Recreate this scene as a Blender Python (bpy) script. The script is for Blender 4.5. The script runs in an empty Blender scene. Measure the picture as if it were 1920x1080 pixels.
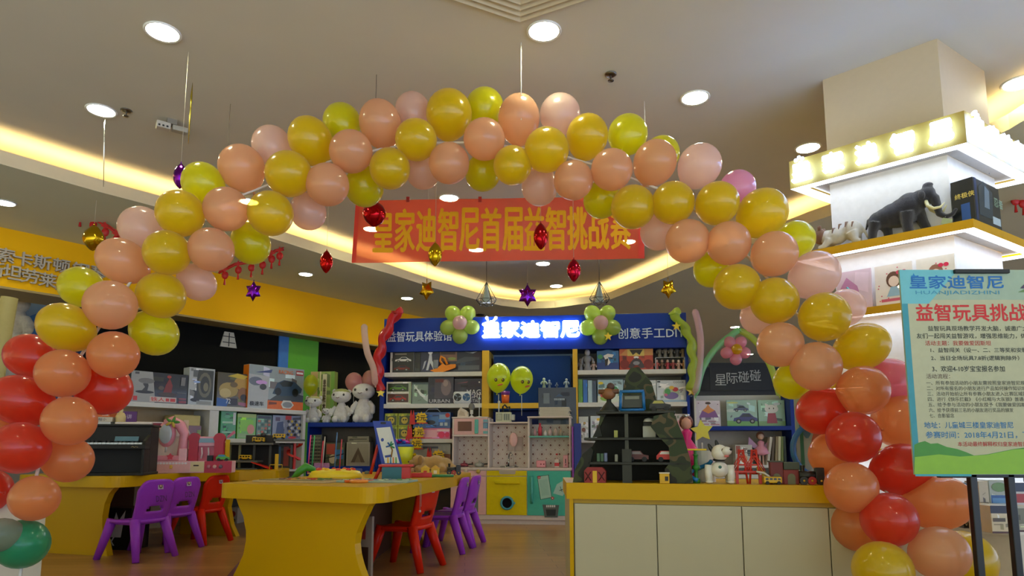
import bpy, bmesh, math, random
from mathutils import Vector, Matrix, Euler
random.seed(7)
SC = bpy.context.scene
COL = SC.collection
V = Vector
PI = math.pi

# ------------------------------------------------------------ camera, world, exposure
F, CX, CY, HC = 1230.0, 960.0, 690.0, 0.75          # focal length and principal point in pixels of a 1920x1080 frame, eye height
PITCH = math.atan(.126)
SP, CP = math.sin(PITCH), math.cos(PITCH)
cam = bpy.data.cameras.new('camera')
cam.sensor_width = 36.0
cam.lens = 36.0 * F / 1920.0
cam.shift_y = (CY - 540.0) / 1920.0
cam.clip_start = .05
cam.clip_end = 200
camo = bpy.data.objects.new('camera', cam)
COL.objects.link(camo)
camo.location = (0, 0, HC)
camo.rotation_euler = (PI / 2 + PITCH, 0, 0)
SC.camera = camo

w = bpy.data.worlds.new('world')
SC.world = w
w.use_nodes = True
_n = w.node_tree.nodes; _l = w.node_tree.links
_tc = _n.new('ShaderNodeTexCoord'); _sp = _n.new('ShaderNodeSeparateXYZ'); _mr = _n.new('ShaderNodeMapRange')      # unseen mall behind the camera; brighter below, cooler rightward, shaped to light the ceiling
_mr.inputs[1].default_value = -.25; _mr.inputs[2].default_value = .25; _mr.inputs[3].default_value = 2.0; _mr.inputs[4].default_value = .5
_l.new(_tc.outputs['Generated'], _sp.inputs[0]); _l.new(_sp.outputs[2], _mr.inputs[0]); _l.new(_mr.outputs[0], _n['Background'].inputs[1])
_mc = _n.new('ShaderNodeMix'); _mc.data_type = 'RGBA'; _mx = _n.new('ShaderNodeMapRange'); _mx.inputs[1].default_value = -.5; _mx.inputs[2].default_value = .6
_mc.inputs[6].default_value = (.95, .92, .48, 1); _mc.inputs[7].default_value = (1.25, 1.6, 2.35, 1)
_l.new(_sp.outputs[0], _mx.inputs[0]); _l.new(_mx.outputs[0], _mc.inputs[0]); _l.new(_mc.outputs[2], _n['Background'].inputs[0])
vs = SC.view_settings
vs.view_transform = 'Standard'
vs.look = 'None'
vs.gamma = 1
vs.use_curve_mapping = False
vs.exposure = 0.15
SC.cycles.use_denoising = True
SC.cycles.max_bounces = 7
SC.cycles.diffuse_bounces = 4
SC.cycles.transparent_max_bounces = 16
SC.cycles.sample_clamp_indirect = 4.0
LAMP = 115.0          # radiance of the round downlights
COVE = 20.0          # radiance of the warm cove strip
LEDW = 5.0           # radiance of the white display-shelf strips

def ray(x, y):
    u = (CY - y) / F
    return V(((x - CX) / F, CP - SP * u, SP + CP * u))
def atY(x, y, Y):
    r = ray(x, y)
    return V((0, 0, HC)) + r * (Y / r.y)
def atZ(x, y, Z):
    r = ray(x, y)
    return V((0, 0, HC)) + r * ((Z - HC) / r.z)
class Fr:
    """an upright facade: local x along it, local y into it, z up"""
    def __init__(s, o, deg):
        s.o = V((o[0], o[1], 0)); s.a = math.radians(deg)
        s.U = V((math.cos(s.a), math.sin(s.a), 0)); s.N = V((-math.sin(s.a), math.cos(s.a), 0))
    def loc(s, x, y, off=0.0):
        r = ray(x, y); c = V((0, 0, HC))
        t = (off - (c - s.o).dot(s.N)) / r.dot(s.N)
        p = c + r * t
        return (p - s.o).dot(s.U), p.z
    def w(s, u, off, z):
        p = s.o + s.U * u + s.N * off
        return V((p.x, p.y, z))
    def M(s, u=0, off=0, z=0):
        return Matrix.Translation(s.w(u, off, z)) @ Matrix.Rotation(s.a, 4, 'Z')

# ------------------------------------------------------------ materials
def lin(h):
    out = []
    for i in (0, 2, 4):
        c = int(h[i:i + 2], 16) / 255.0
        out.append(c / 12.92 if c <= .04045 else ((c + .055) / 1.055) ** 2.4)
    return out
_mats = {}
def mat(h, rough=.5, metal=0.0, coat=0.0, emit=0.0, var=.05, scale=30.0, kind='', alpha=1.0, trans=0.0):
    key = (h, rough, metal, coat, emit, var, scale, kind, alpha, trans)
    if key in _mats:
        return _mats[key]
    m = bpy.data.materials.new((kind or 'surface') + '_' + h)
    m.use_nodes = True
    nt = m.node_tree
    b = nt.nodes['Principled BSDF']
    c = lin(h)
    b.inputs['Roughness'].default_value = rough
    b.inputs['Metallic'].default_value = metal
    b.inputs['Coat Weight'].default_value = coat
    b.inputs['Alpha'].default_value = alpha
    b.inputs['Transmission Weight'].default_value = trans
    b.inputs['Base Color'].default_value = (*c, 1)
    if kind in ('paint', 'laminate', 'plastic'): b.inputs['Specular IOR Level'].default_value = .2
    if emit:
        b.inputs['Emission Color'].default_value = (*c, 1)
        b.inputs['Emission Strength'].default_value = emit
    elif var:
        tc = nt.nodes.new('ShaderNodeTexCoord')
        n = nt.nodes.new('ShaderNodeTexNoise')
        n.inputs['Scale'].default_value = scale
        n.inputs['Detail'].default_value = 2
        r = nt.nodes.new('ShaderNodeMix'); r.data_type = 'RGBA'
        r.inputs[6].default_value = (*[x * (1 - var * 2) for x in c], 1)
        r.inputs[7].default_value = (*[min(1, x * (1 + var)) for x in c], 1)
        nt.links.new(tc.outputs['Object'], n.inputs['Vector'])
        nt.links.new(n.outputs['Fac'], r.inputs[0])
        nt.links.new(r.outputs[2], b.inputs['Base Color'])
    _mats[key] = m
    return m
def mat_fuzzy(h, sc=220.0):
    key = ('fuzzy', h)
    if key in _mats: return _mats[key]
    m = mat(h, .95, var=.12, scale=40, kind='plush').copy(); m.name = 'plush_' + h
    nt = m.node_tree; b = nt.nodes['Principled BSDF']
    n = nt.nodes.new('ShaderNodeTexNoise'); n.inputs['Scale'].default_value = sc
    bp = nt.nodes.new('ShaderNodeBump'); bp.inputs['Strength'].default_value = .6; bp.inputs['Distance'].default_value = .01
    nt.links.new(n.outputs['Fac'], bp.inputs['Height']); nt.links.new(bp.outputs[0], b.inputs['Normal'])
    b.inputs['Sheen Weight'].default_value = .4
    _mats[key] = m
    return m
def mat_balloon(h, see=.12, tl=.55, pearl=.25):
    key = ('balloon', h, see)
    if key in _mats: return _mats[key]
    m = bpy.data.materials.new('latex_' + h); m.use_nodes = True
    nt = m.node_tree; N = nt.nodes; L = nt.links
    N.clear()
    c = (*lin(h), 1)
    out = N.new('ShaderNodeOutputMaterial')
    p = N.new('ShaderNodeBsdfPrincipled')
    p.inputs['Base Color'].default_value = c; p.inputs['Roughness'].default_value = .32
    p.inputs['Coat Weight'].default_value = 1.0; p.inputs['Coat Roughness'].default_value = .10
    p.inputs['Sheen Weight'].default_value = pearl
    t = N.new('ShaderNodeBsdfTranslucent'); t.inputs[0].default_value = c
    tr = N.new('ShaderNodeBsdfTransparent'); tr.inputs[0].default_value = (*[min(1, x * .7 + .3) for x in c[:3]], 1)
    tc = N.new('ShaderNodeTexCoord'); nz = N.new('ShaderNodeTexNoise'); nz.inputs['Scale'].default_value = 60
    rg = N.new('ShaderNodeMapRange'); rg.inputs[3].default_value = tl - .04; rg.inputs[4].default_value = tl + .04
    L.new(tc.outputs['Object'], nz.inputs['Vector']); L.new(nz.outputs['Fac'], rg.inputs[0])
    a = N.new('ShaderNodeMixShader'); bmx = N.new('ShaderNodeMixShader'); bmx.inputs[0].default_value = see
    L.new(rg.outputs[0], a.inputs[0]); L.new(p.outputs[0], a.inputs[1]); L.new(t.outputs[0], a.inputs[2])
    L.new(a.outputs[0], bmx.inputs[1]); L.new(tr.outputs[0], bmx.inputs[2]); L.new(bmx.outputs[0], out.inputs[0])
    _mats[key] = m
    return m
def mat_planks():
    m = bpy.data.materials.new('wood_planks'); m.use_nodes = True
    nt = m.node_tree; N = nt.nodes; L = nt.links; b = N['Principled BSDF']
    tc = N.new('ShaderNodeTexCoord'); mp = N.new('ShaderNodeMapping')
    mp.inputs['Rotation'].default_value = (0, 0, math.radians(-4))
    br = N.new('ShaderNodeTexBrick')
    br.inputs['Scale'].default_value = 1.0; br.inputs['Brick Width'].default_value = 1.2; br.inputs['Row Height'].default_value = .12
    br.inputs['Mortar Size'].default_value = .002
    br.inputs['Color1'].default_value = (*lin('b2864e'), 1); br.inputs['Color2'].default_value = (*lin('9a6e3e'), 1)
    br.inputs['Mortar'].default_value = (*lin('5a3418'), 1)
    mp2 = N.new('ShaderNodeMapping'); mp2.inputs['Scale'].default_value = (1.2, 22, 1)
    nz = N.new('ShaderNodeTexNoise'); nz.inputs['Scale'].default_value = 3.0; nz.inputs['Detail'].default_value = 5
    mx = N.new('ShaderNodeMix'); mx.data_type = 'RGBA'; mx.blend_type = 'MULTIPLY'; mx.inputs[0].default_value = .5
    cr = N.new('ShaderNodeValToRGB'); cr.color_ramp.elements[0].color = (.55, .45, .4, 1); cr.color_ramp.elements[1].color = (1, 1, 1, 1)
    L.new(tc.outputs['Object'], mp.inputs[0]); L.new(mp.outputs[0], br.inputs['Vector'])
    L.new(mp.outputs[0], mp2.inputs[0]); L.new(mp2.outputs[0], nz.inputs['Vector']); L.new(nz.outputs['Fac'], cr.inputs[0])
    L.new(br.outputs['Color'], mx.inputs[6]); L.new(cr.outputs[0], mx.inputs[7]); L.new(mx.outputs[2], b.inputs['Base Color'])
    b.inputs['Roughness'].default_value = .28
    return m

# ------------------------------------------------------------ mesh builder
_txt = {}
def glyphs(s, bold=0.0, ext=0.0):
    k = (s, bold, ext)
    if k not in _txt:
        c = bpy.data.curves.new('t', 'FONT'); c.body = s; c.size = 1; c.resolution_u = 2; c.offset = bold; c.extrude = ext
        o = bpy.data.objects.new('t', c)
        me = o.to_mesh()
        _txt[k] = ([tuple(v.co) for v in me.vertices], [tuple(p.vertices) for p in me.polygons])
        o.to_mesh_clear(); bpy.data.objects.remove(o); bpy.data.curves.remove(c)
    return _txt[k]
def circ(cx, cy, rx, ry, n=20, a0=0.0):
    return [(cx + rx * math.cos(a0 + 2 * PI * i / n), cy + ry * math.sin(a0 + 2 * PI * i / n)) for i in range(n)]
def star2(cx, cy, r0, r1, n, a0=PI / 2):
    return [(cx + (r0 if i % 2 == 0 else r1) * math.cos(a0 + PI * i / n), cy + (r0 if i % 2 == 0 else r1) * math.sin(a0 + PI * i / n)) for i in range(2 * n)]
class MB:
    def __init__(s, M=None):
        s.v = []; s.f = []; s.m = []; s.sm = []; s.mats = []; s.M = M or Matrix.Identity(4)
    def mi(s, m):
        if isinstance(m, str): m = mat(m)
        if m not in s.mats: s.mats.append(m)
        return s.mats.index(m)
    def add(s, vs, fs, m, smooth=False, M=None):
        T = s.M @ M if M is not None else s.M
        k = len(s.v); i = s.mi(m)
        s.v += [T @ V(v) for v in vs]
        for f in fs:
            s.f.append([k + j for j in f]); s.m.append(i); s.sm.append(smooth)
        return s
    def bm(s, b, m, smooth=False, M=None):
        b.verts.index_update()
        s.add([v.co.copy() for v in b.verts], [[v.index for v in f.verts] for f in b.faces], m, smooth, M); b.free()
        return s
    def box(s, x0, y0, z0, x1, y1, z1, m, bev=0.0, M=None, seg=2):
        b = bmesh.new(); bmesh.ops.create_cube(b, size=1)
        for v in b.verts:
            v.co = V(((x0 + x1) / 2 + v.co.x * (x1 - x0), (y0 + y1) / 2 + v.co.y * (y1 - y0), (z0 + z1) / 2 + v.co.z * (z1 - z0)))
        if bev:
            bmesh.ops.bevel(b, geom=list(b.edges), offset=bev, segments=seg, affect='EDGES', profile=.5)
        return s.bm(b, m, False, M)
    def tube(s, pts, r, m, n=10, caps=True, closed=False, smooth=True):
        pts = [V(p) for p in pts]; k = len(pts)
        rs = r if isinstance(r, (list, tuple)) else [r] * k
        vs = []; fs = []; up = None
        for i, p in enumerate(pts):
            a = pts[(i - 1) % k] if (closed or i) else p
            b = pts[(i + 1) % k] if (closed or i < k - 1) else p
            d = (b - a).normalized() if (b - a).length > 1e-9 else V((0, 0, 1))
            if up is None:
                up = V((0, 0, 1)) if abs(d.z) < .9 else V((1, 0, 0))
            side = d.cross(up)
            if side.length < 1e-6: side = d.cross(V((0, 1, .1)))
            side.normalize(); up = side.cross(d).normalized()
            for j in range(n):
                t = 2 * PI * j / n
                vs.append(p + (side * math.cos(t) + up * math.sin(t)) * rs[i])
        for i in range(k if closed else k - 1):
            for j in range(n):
                a, b = i * n + j, i * n + (j + 1) % n
                c, d2 = ((i + 1) % k) * n + (j + 1) % n, ((i + 1) % k) * n + j
                fs.append((a, b, c, d2))
        if caps and not closed:
            fs.append(tuple(range(n))[::-1]); fs.append(tuple((k - 1) * n + j for j in range(n)))
        return s.add(vs, fs, m, smooth)
    def lathe(s, prof, m, n=20, M=None, smooth=True, sx=1.0, sy=1.0):
        vs = []; fs = []
        for r, z in prof:
            for j in range(n):
                t = 2 * PI * j / n; vs.append((r * math.cos(t) * sx, r * math.sin(t) * sy, z))
        for i in range(len(prof) - 1):
            for j in range(n):
                fs.append((i * n + j, i * n + (j + 1) % n, (i + 1) * n + (j + 1) % n, (i + 1) * n + j))
        if prof[0][0] > 1e-5: fs.append(tuple(range(n))[::-1])
        if prof[-1][0] > 1e-5: fs.append(tuple((len(prof) - 1) * n + j for j in range(n)))
        return s.add(vs, fs, m, smooth, M)
    def ball(s, c, r, m, n=16, M=None, rot=None):
        if not isinstance(r, (tuple, list)): r = (r, r, r)
        T = Matrix.Translation(V(c)) @ (rot or Matrix.Identity(4)) @ Matrix.Diagonal((*r, 1))
        if M is not None: T = M @ T
        k = n // 2
        return s.lathe([(max(1e-6, math.sin(PI * i / k)), -math.cos(PI * i / k)) for i in range(k + 1)], m, n, T)
    def cyl(s, p0, p1, r, m, n=16, r2=None):
        return s.tube([p0, p1], [r, r if r2 is None else r2], m, n, True, False, False)
    def prism(s, poly, y0, y1, m, M=None, smooth=False):
        """outline in local x, z; from y0 (front) to y1 (back)"""
        n = len(poly)
        vs = [(x, y0, z) for x, z in poly] + [(x, y1, z) for x, z in poly]
        fs = [tuple(range(n)), tuple(range(2 * n - 1, n - 1, -1))] + [(i, i + n, (i + 1) % n + n, (i + 1) % n) for i in range(n)]
        return s.add(vs, fs, m, smooth, M)
    def slab(s, poly, z0, z1, m, M=None):
        n = len(poly)
        vs = [(x, y, z0) for x, y in poly] + [(x, y, z1) for x, y in poly]
        fs = [tuple(range(n))[::-1], tuple(range(n, 2 * n))] + [(i, (i + 1) % n, (i + 1) % n + n, i + n) for i in range(n)]
        return s.add(vs, fs, m, False, M)
    def flat(s, poly, y, m):
        return s.add([(x, y, z) for x, z in poly], [tuple(range(len(poly)))], m)
    def text(s, t, x, z, h, m, y=0.0, w=None, bold=0.0, anchor='l', ext=0.0, rot=0.0, M=None):
        vs, fs = glyphs(t, min(bold, 0), ext / 2 / h if ext else 0.0)
        if not vs: return s
        xa = min(v[0] for v in vs); xb = max(v[0] for v in vs); ya = min(v[1] for v in vs); yb = max(v[1] for v in vs)
        sz = h / (yb - ya); sx = (w / (xb - xa)) if w else sz
        W = (xb - xa) * sx
        ox = {'l': 0, 'c': -W / 2, 'r': -W}[anchor]
        ca, sa = math.cos(rot), math.sin(rot)
        e = max(bold, 0) * h            # heavier strokes: the same outline laid down again, slightly shifted
        for k, (dx, dz) in enumerate([(0, 0)] if e == 0 else [(0, 0), (-e, 0), (e, 0), (0, -e), (0, e)]):
            out = []
            for a, b, c in vs:
                px, pz = (a - xa) * sx + ox + dx, (b - ya) * sz + dz
                out.append((x + px * ca - pz * sa, y - c * h - k * .00006, z + px * sa + pz * ca))
            s.add(out, fs, m, False, M)
        return s
    def build(s, name, parent=None, label=None, cat=None, group=None, kind=None, loc=None, rot=None, mw=None, smooth_all=False):
        me = bpy.data.meshes.new(name)
        me.from_pydata([tuple(v) for v in s.v], [], s.f)
        for m in s.mats: me.materials.append(m)
        me.polygons.foreach_set('material_index', s.m)
        me.polygons.foreach_set('use_smooth', [bool(q) or smooth_all for q in s.sm])
        me.update()
        o = bpy.data.objects.new(name, me); COL.objects.link(o)
        if parent is not None: o.parent = parent
        if mw is not None: o.matrix_basis = mw
        if loc is not None: o.location = loc
        if rot is not None: o.rotation_euler = rot
        return tag(o, label, cat, group, kind)
def tag(o, label=None, cat=None, group=None, kind=None):
    if label: o['label'] = label
    if cat: o['category'] = cat
    if group: o['group'] = group
    if kind: o['kind'] = kind
    return o
def thing(name, label, cat, mw=None, group=None):
    o = bpy.data.objects.new(name, None); COL.objects.link(o)
    o.empty_display_size = .05
    if mw is not None: o.matrix_basis = mw
    return tag(o, label, cat, group)
def T3(x, y, z, deg=0.0):
    return Matrix.Translation((x, y, z)) @ Matrix.Rotation(math.radians(deg), 4, 'Z')
def dup(root, mw, label=None, group=None):
    r = root.copy(); COL.objects.link(r); r.matrix_basis = mw
    if label: r['label'] = label
    if group: r['group'] = group
    for ch in list(root.children):
        c = ch.copy(); COL.objects.link(c); c.parent = r
        for g in list(ch.children):
            d = g.copy(); COL.objects.link(d); d.parent = c
    return r
ORD = 'first second third fourth fifth sixth seventh eighth ninth tenth eleventh twelfth thirteenth fourteenth fifteenth sixteenth seventeenth eighteenth nineteenth twentieth'.split()
ORD += ['twenty-' + x for x in ORD[:9]] + ['thirtieth'] + ['thirty-' + x for x in ORD[:9]] + ['fortieth'] + ['forty-' + x for x in ORD[:9]]
# ------------------------------------------------------------ the setting
ZC, ZS = 2.95, 2.72
WHITE = mat('d8d2c4', .5, kind='paint')
CEIL = mat('d4d0c0', .8, kind='paint', var=.02, scale=3)
YEL = mat('e8b000', .3, coat=.3, kind='laminate', var=.03, scale=6)
NAVY = mat('0a2c88', .4, coat=.0, kind='laminate', var=.03, scale=6)
BLACK = mat('0a0a0c', .4)
MB().slab([(-16, 1.6), (16, 1.6), (16, 40), (-16, 40)], -.05, 0, mat_planks()).build('floor', kind='structure')
MB().slab([(-16, -2.5), (16, -2.5), (16, 1.6), (-16, 1.6)], -.05, 0, mat('d4cec0', .25, var=.02, scale=2, kind='tile')).build('floor_walkway', kind='structure')
MB().slab([(-16, -2.5), (16, -2.5), (16, 40), (-16, 40)], ZC, ZC + .05, CEIL).build('ceiling', kind='structure')

# lowered outer ceiling with a cove lip; its inner edge is a long arm, a rounded far corner and a second arm
lip_px = [(0, 307), (187, 360), (290, 387), (510, 447), (640, 488), (730, 513), (813, 540), (897, 563), (940, 573), (990, 579), (1040, 577), (1107, 568), (1143, 562), (1207, 537), (1280, 507), (1517, 418), (1558, 404)]
lip = [atZ(x, y, ZS) for x, y in lip_px]
d0 = (lip[0] - lip[3]).normalized(); d1 = (lip[-1] - lip[-3]).normalized()
lip = [lip[0] + d0 * 8] + lip + [lip[-1] + V((.38, -1.5, 0)), lip[-1] + V((.7, -8, 0))]
cen = V((-.3, 3, 0))
def offs(k):
    out = []
    n = len(lip)
    for i, p in enumerate(lip):
        a = lip[max(0, i - 1)]; b = lip[min(n - 1, i + 1)]
        d = (b - a).normalized(); nn = V((-d.y, d.x, 0))
        if nn.dot(p - cen) < 0: nn = -nn
        out.append(p + nn * k)
    return out
def strip(mb, A, za, B, zb, m):
    n = len(A)
    mb.add([(p.x, p.y, za) for p in A] + [(p.x, p.y, zb) for p in B], [(i, i + 1, n + i + 1, n + i) for i in range(n - 1)], m)
sof = MB()
P0, P1, P2, P3 = offs(0), offs(.03), offs(.42), offs(.46)
FARP = [V((p.x, p.y, 0)) + (V((p.x, p.y, 0)) - cen) * 3.0 for p in lip]
SOFM = mat('dce0c8', .8, kind='paint', var=.02, scale=3)
LIPM = mat('d8c8a4', .7, kind='paint', var=.02)
strip(sof, P0, ZS, FARP, ZS, SOFM)
strip(sof, P0, ZS, P0, ZS + .10, LIPM)
strip(sof, P0, ZS + .10, P1, ZS + .10, LIPM)
strip(sof, P1, ZS + .10, P1, ZS + .04, LIPM)
strip(sof, P1, ZS + .04, P2, ZS + .04, LIPM)
strip(sof, P2, ZS + .04, P2, ZC, mat('e8dcb8', .7))
strip(sof, P3, ZC, FARP, ZC, SOFM)
sof.build('ceiling_lowered', kind='structure')
led = MB(); LA, LB = offs(.06), offs(.11)
WARM = mat('ffdf9c', emit=COVE, kind='cove_light')
strip(led, LA, ZS + .052, LB, ZS + .052, WARM); strip(led, LA, ZS + .042, LA, ZS + .052, WARM); strip(led, LB, ZS + .042, LB, ZS + .052, WARM)
tag(led.build('cove_light_strip'), 'warm yellow light strip glowing inside the curved ceiling cove', 'light strip')

# downlights
def downlight(x, y, Z, r=.078, lab=''):
    p = atZ(x, y, Z) if lab is not None and not isinstance(x, V) else x
    t = thing('ceiling_downlight', lab, 'ceiling light', Matrix.Translation((p.x, p.y, Z)), 'round recessed ceiling lights')
    a = MB(); a.lathe([(r, -.003), (r * 1.12, -.010), (r * 1.18, -.004), (r * 1.18, .0), (r, 0), (r, -.003)], mat('f4f2ec', .4), 28); a.build('trim_ring', t)
    b = MB(); b.lathe([(1e-6, -.004), (r, -.004)], mat('fafad2', emit=LAMP, kind='lamp'), 28); b.build('diffuser', t)
    return t
for x, y, Z, lab in [
    (305, 60, ZC, 'round downlight nearest the camera above the tall arm of the arch beside the left wall'),
    (1020, 58, ZC, 'round downlight beside the square ceiling air grille'),
    (190, 207, ZC, 'round downlight with a bright foil thread hanging just below it'),
    (1303, 183, ZC, 'round downlight above the arch between the sprinkler and the square pillar'),
    (1515, 277, ZC, 'round downlight beside the yellow pillar sign'),
    (1910, 155, ZC, 'round downlight behind the square pillar at the picture edge'),
    (842, 371, ZC, 'round downlight peeping over the top edge of the red banner'),
    (697, 429, ZC, 'round downlight shining through the banner near its first character'),
    (893, 468, ZC, 'round downlight shining through the lower middle of the red banner'),
    (1177, 453, ZC, 'round downlight shining through the banner near its last character'),
    (1018, 494, ZC, 'round downlight just under the bottom edge of the red banner'),
    (1043, 536, ZC, 'round downlight low between the purple star and a cage pendant'),
    (467, 378, ZC, 'round downlight glimpsed between arch balloons above the cove'),
    (8, 380, ZS, 'round downlight in the lowered ceiling before the red lantern garland'),
    (573, 514, ZS, 'round downlight in the lowered ceiling near the purple star above the yellow fascia'),
    (763, 559, ZS, 'round downlight in the lowered ceiling below the gold star'),
    (1378, 613, ZS, 'far round downlight above the pink balloon flower'),
    (1405, 664, ZS, 'far round downlight beside the pink balloon flower'),
    (1375, 686, ZS, 'far round downlight under the pink balloon flower')]:
    downlight(x, y, Z, .078 if Z == ZC else .07, lab)
for i, (x, y) in enumerate([(-2.2, -.8), (0, -.9), (2.0, -.8), (-1.1, 1.2), (1.2, 1.3)]):
    downlight(V((x, y, 0)), 0, ZC, .078, 'round downlight overhead, outside the picture, ' + ORD[i] + ' along')

for i, (x, y) in enumerate([(4.4, 6.6), (6.2, 7.6), (5.0, 9.4), (-1.0, 10.8), (.8, 10.8), (2.5, 10.8), (-1.0, 12.8), (.9, 12.8), (2.8, 12.8)]):  # extra lamps added out of sight to brighten the distant lowered ceiling
    downlight(V((x, y, 0)), 0, ZS, .13, 'round mall downlight hidden beyond the ' + ('square pillar, ' if i < 3 else 'blue header, ') + ORD[i if i < 3 else i - 3] + ' going away from it')

# ceiling air grille, sprinklers, smoke detector
g = thing('ceiling_vent', 'square louvred air grille set in the ceiling at the top of the picture', 'air vent')
cn = atZ(975, 36, ZC); e1 = (atZ(870, 1, ZC) - cn).normalized(); e2 = (atZ(1080, 1, ZC) - cn).normalized()
for k in range(6):
    q = MB(); s0 = .048 * k; L = .62 - .085 * k * 1.0
    c0 = cn + (e1 + e2) * s0
    a = [c0, c0 + e1 * L, c0 + e1 * L + e2 * L, c0 + e2 * L]
    ci = c0 + (e1 + e2) * .03
    b = [ci, ci + e1 * (L - .06), ci + (e1 + e2) * (L - .06), ci + e2 * (L - .06)]
    for i in range(4):
        j = (i + 1) % 4
        q.add([(a[i].x, a[i].y, ZC - .016), (a[j].x, a[j].y, ZC - .016), (b[j].x, b[j].y, ZC - .001), (b[i].x, b[i].y, ZC - .001)], [(0, 1, 2, 3)], mat('d0c2a4', .6))
        q.add([(a[i].x, a[i].y, ZC - .016), (a[j].x, a[j].y, ZC - .016), (a[j].x, a[j].y, ZC), (a[i].x, a[i].y, ZC)], [(0, 1, 2, 3)], mat('b8aa8c', .6))
    q.build('louvre', g)
for x, y, lab in [(1145, 139, 'chrome fire sprinkler in the ceiling above the arch top'), (237, 207, 'small fire sprinkler beside the downlight on the brown side of the ceiling'), (1545, 1000, None)]:
    if not lab: continue
    p = atZ(x, y, ZC)
    t = thing('ceiling_sprinkler', lab, 'sprinkler', Matrix.Translation((p.x, p.y, ZC)))
    m = mat('77736c', .3, 1)
    MB().lathe([(.036, 0), (.036, -.004), (.022, -.012), (1e-6, -.012)], m, 16).build('rosette', t)
    q = MB(); q.cyl((0, 0, -.01), (0, 0, -.04), .005, m, 8); q.lathe([(1e-6, -.038), (.018, -.04), (.018, -.043), (1e-6, -.043)], m, 12); q.build('spray_head', t)
p = atZ(322, 226, ZC)
t = thing('ceiling_emergency_light', 'pale emergency light box fixed under the ceiling by the gold thread', 'emergency light', T3(p.x, p.y, ZC, 35))
MB().box(-.03, -.03, -.035, .03, .03, 0, mat('8a8272', .5)).build('bracket', t)
MB().box(-.09, -.03, -.075, -.005, .03, -.03, mat('c8c0ae', .5), .006).build('case', t)
MB().box(.005, -.028, -.07, .1, .028, -.035, mat('b0a894', .5), .006).build('lamp_arm', t)
q = MB()
for k in range(3): q.box(-.08 + .024 * k, -.032, -.068, -.068 + .024 * k, -.0301, -.056, '2a2a28')
q.build('indicator_window', t)

# yellow fascia along the far shop fronts
FA = Fr((0, 0), 51)
pa = atZ(405, 512, ZS); FA.o = V((pa.x, pa.y, 0))
fz = FA.loc(332, 588)[1]
ua = FA.loc(0, 428)[0] - 3; ub = FA.loc(840, 600)[0] + 1.2
q = MB(); YF = mat('ffbc00', .7, kind='paint', var=.02, scale=4)
q.box(ua, 0, fz, ub, .5, ZS, YF); q.box(ua, 0, fz - .02, ub, .5, fz, mat('a89058', .6))
fas = q.build('wall_fascia', kind='structure', mw=FA.M())
sg = thing('fascia_lettering', 'raised pale grey characters in two rows on the yellow fascia', 'shop sign', FA.M())
for s, xs, ys in [('索卡斯顿钢琴', (8, 43, 78, 114, 150, 184), (492, 499, 505, 511, 518, 525)), ('斯坦劳莱里', (-12, 22, 55, 88, 120), (518, 524, 531, 538, 545))]:
    for ch, x_, y_ in zip(s, xs, ys):
        u_, z_ = FA.loc(x_, y_, -.02); q = MB(); q.text(ch, 0, 0, .128, mat('b8ac98', .5), w=.135, bold=.015, ext=.03, anchor='c')
        q.build('letter', sg, mw=Matrix.Translation((u_, -.02, z_)))

# dark shop fronts below the fascia, open shop at its near end
us = FA.loc(150, 560, .3)[0]
q = MB(); DK = mat('060605', .9, kind='paint', var=.02)
q.box(us, .3, 0, ub, .38, fz, DK); q.build('wall_shopfront', kind='structure', mw=FA.M())
def panel(xa, xb, col, name):
    a = FA.loc(xa, 660, .28)[0]; b = FA.loc(xb, 660, .28)[0]
    MB().box(a, .28, .0, b, .3, fz, mat(col, .5)).build(name, kind='structure', mw=FA.M())
panel(523, 541, '3478c8', 'wall_stripe'); panel(541, 597, '58b000', 'wall_stripe')
q = MB(); u, z = FA.loc(429, 637, .29)
q.prism([(u - .10, z - .09), (u + .10, z - .09), (u + .055, z + .09), (u - .055, z + .09)], .285, .3, mat('c8c4b4', .5))
for k in (-.04, .03): q.box(u - .075, .282, z + k, u + .075, .286, z + k + .01, '2a2a28')
q.box(u - .005, .282, z - .08, u + .005, .286, z + .08, '2a2a28')
tag(q.build('lamp_shade_sign', mw=FA.M()), 'pale lamp-shaped sign on the black shop front below the fascia', 'sign')
# open shop room
q = MB(); a = ua
q.box(a, 3.0, 0, us, 3.1, 2.6, mat('3f78a8', .6, var=.02)); q.box(us, .3, 0, us + .06, 3.1, 2.6, mat('2b5a96', .6)); q.box(a, .5, 2.28, us, 3.0, 2.34, mat('c0ccd8', .7))
q.build('wall_open_shop', kind='structure', mw=FA.M())
q = MB(); u = FA.loc(45, 650, 2.95)[0]
q.box(u - .06, 2.9, .9, u + .06, 2.99, 2.2, mat('dcecff', emit=2.2)); 
tag(q.build('wall_light_panel', mw=FA.M()), 'tall bright light panel on the blue wall of the open shop', 'light')
c = FA.w(FA.loc(33, 574, 1.2)[0], 1.2, 2.28)
downlight(V((c.x, c.y, 0)), 0, 2.28, .06, 'small downlight in the pale ceiling of the open blue shop')

# far end of the mall
MB().box(-6, 15.5, 0, 14, 15.6, ZS, mat('14110f', .5)).build('wall_far', kind='structure')
MB().box(3.2, 13.0, 0, 9.5, 13.1, 1.92, mat('0a0a0a', .5)).build('wall_dark_front', kind='structure')
q = MB(); 
a = atY(1342, 722, 12.95); b = atY(1425, 712, 12.95); d = (b - a).x / 4
for i, ch in enumerate('星际碰碰'): q.text(ch, a.x + d * i * 1.05, a.z + .03 * i, .22, mat('c8c8c0', .5), y=12.98, w=.22)
q.box(a.x - .1, 12.985, a.z - .1, a.x + d * 5, 13.0, a.z + .45, mat('0a0a0a', .5))
tag(q.build('shop_sign'), 'white outlined characters on the far black shop front', 'sign')
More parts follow.
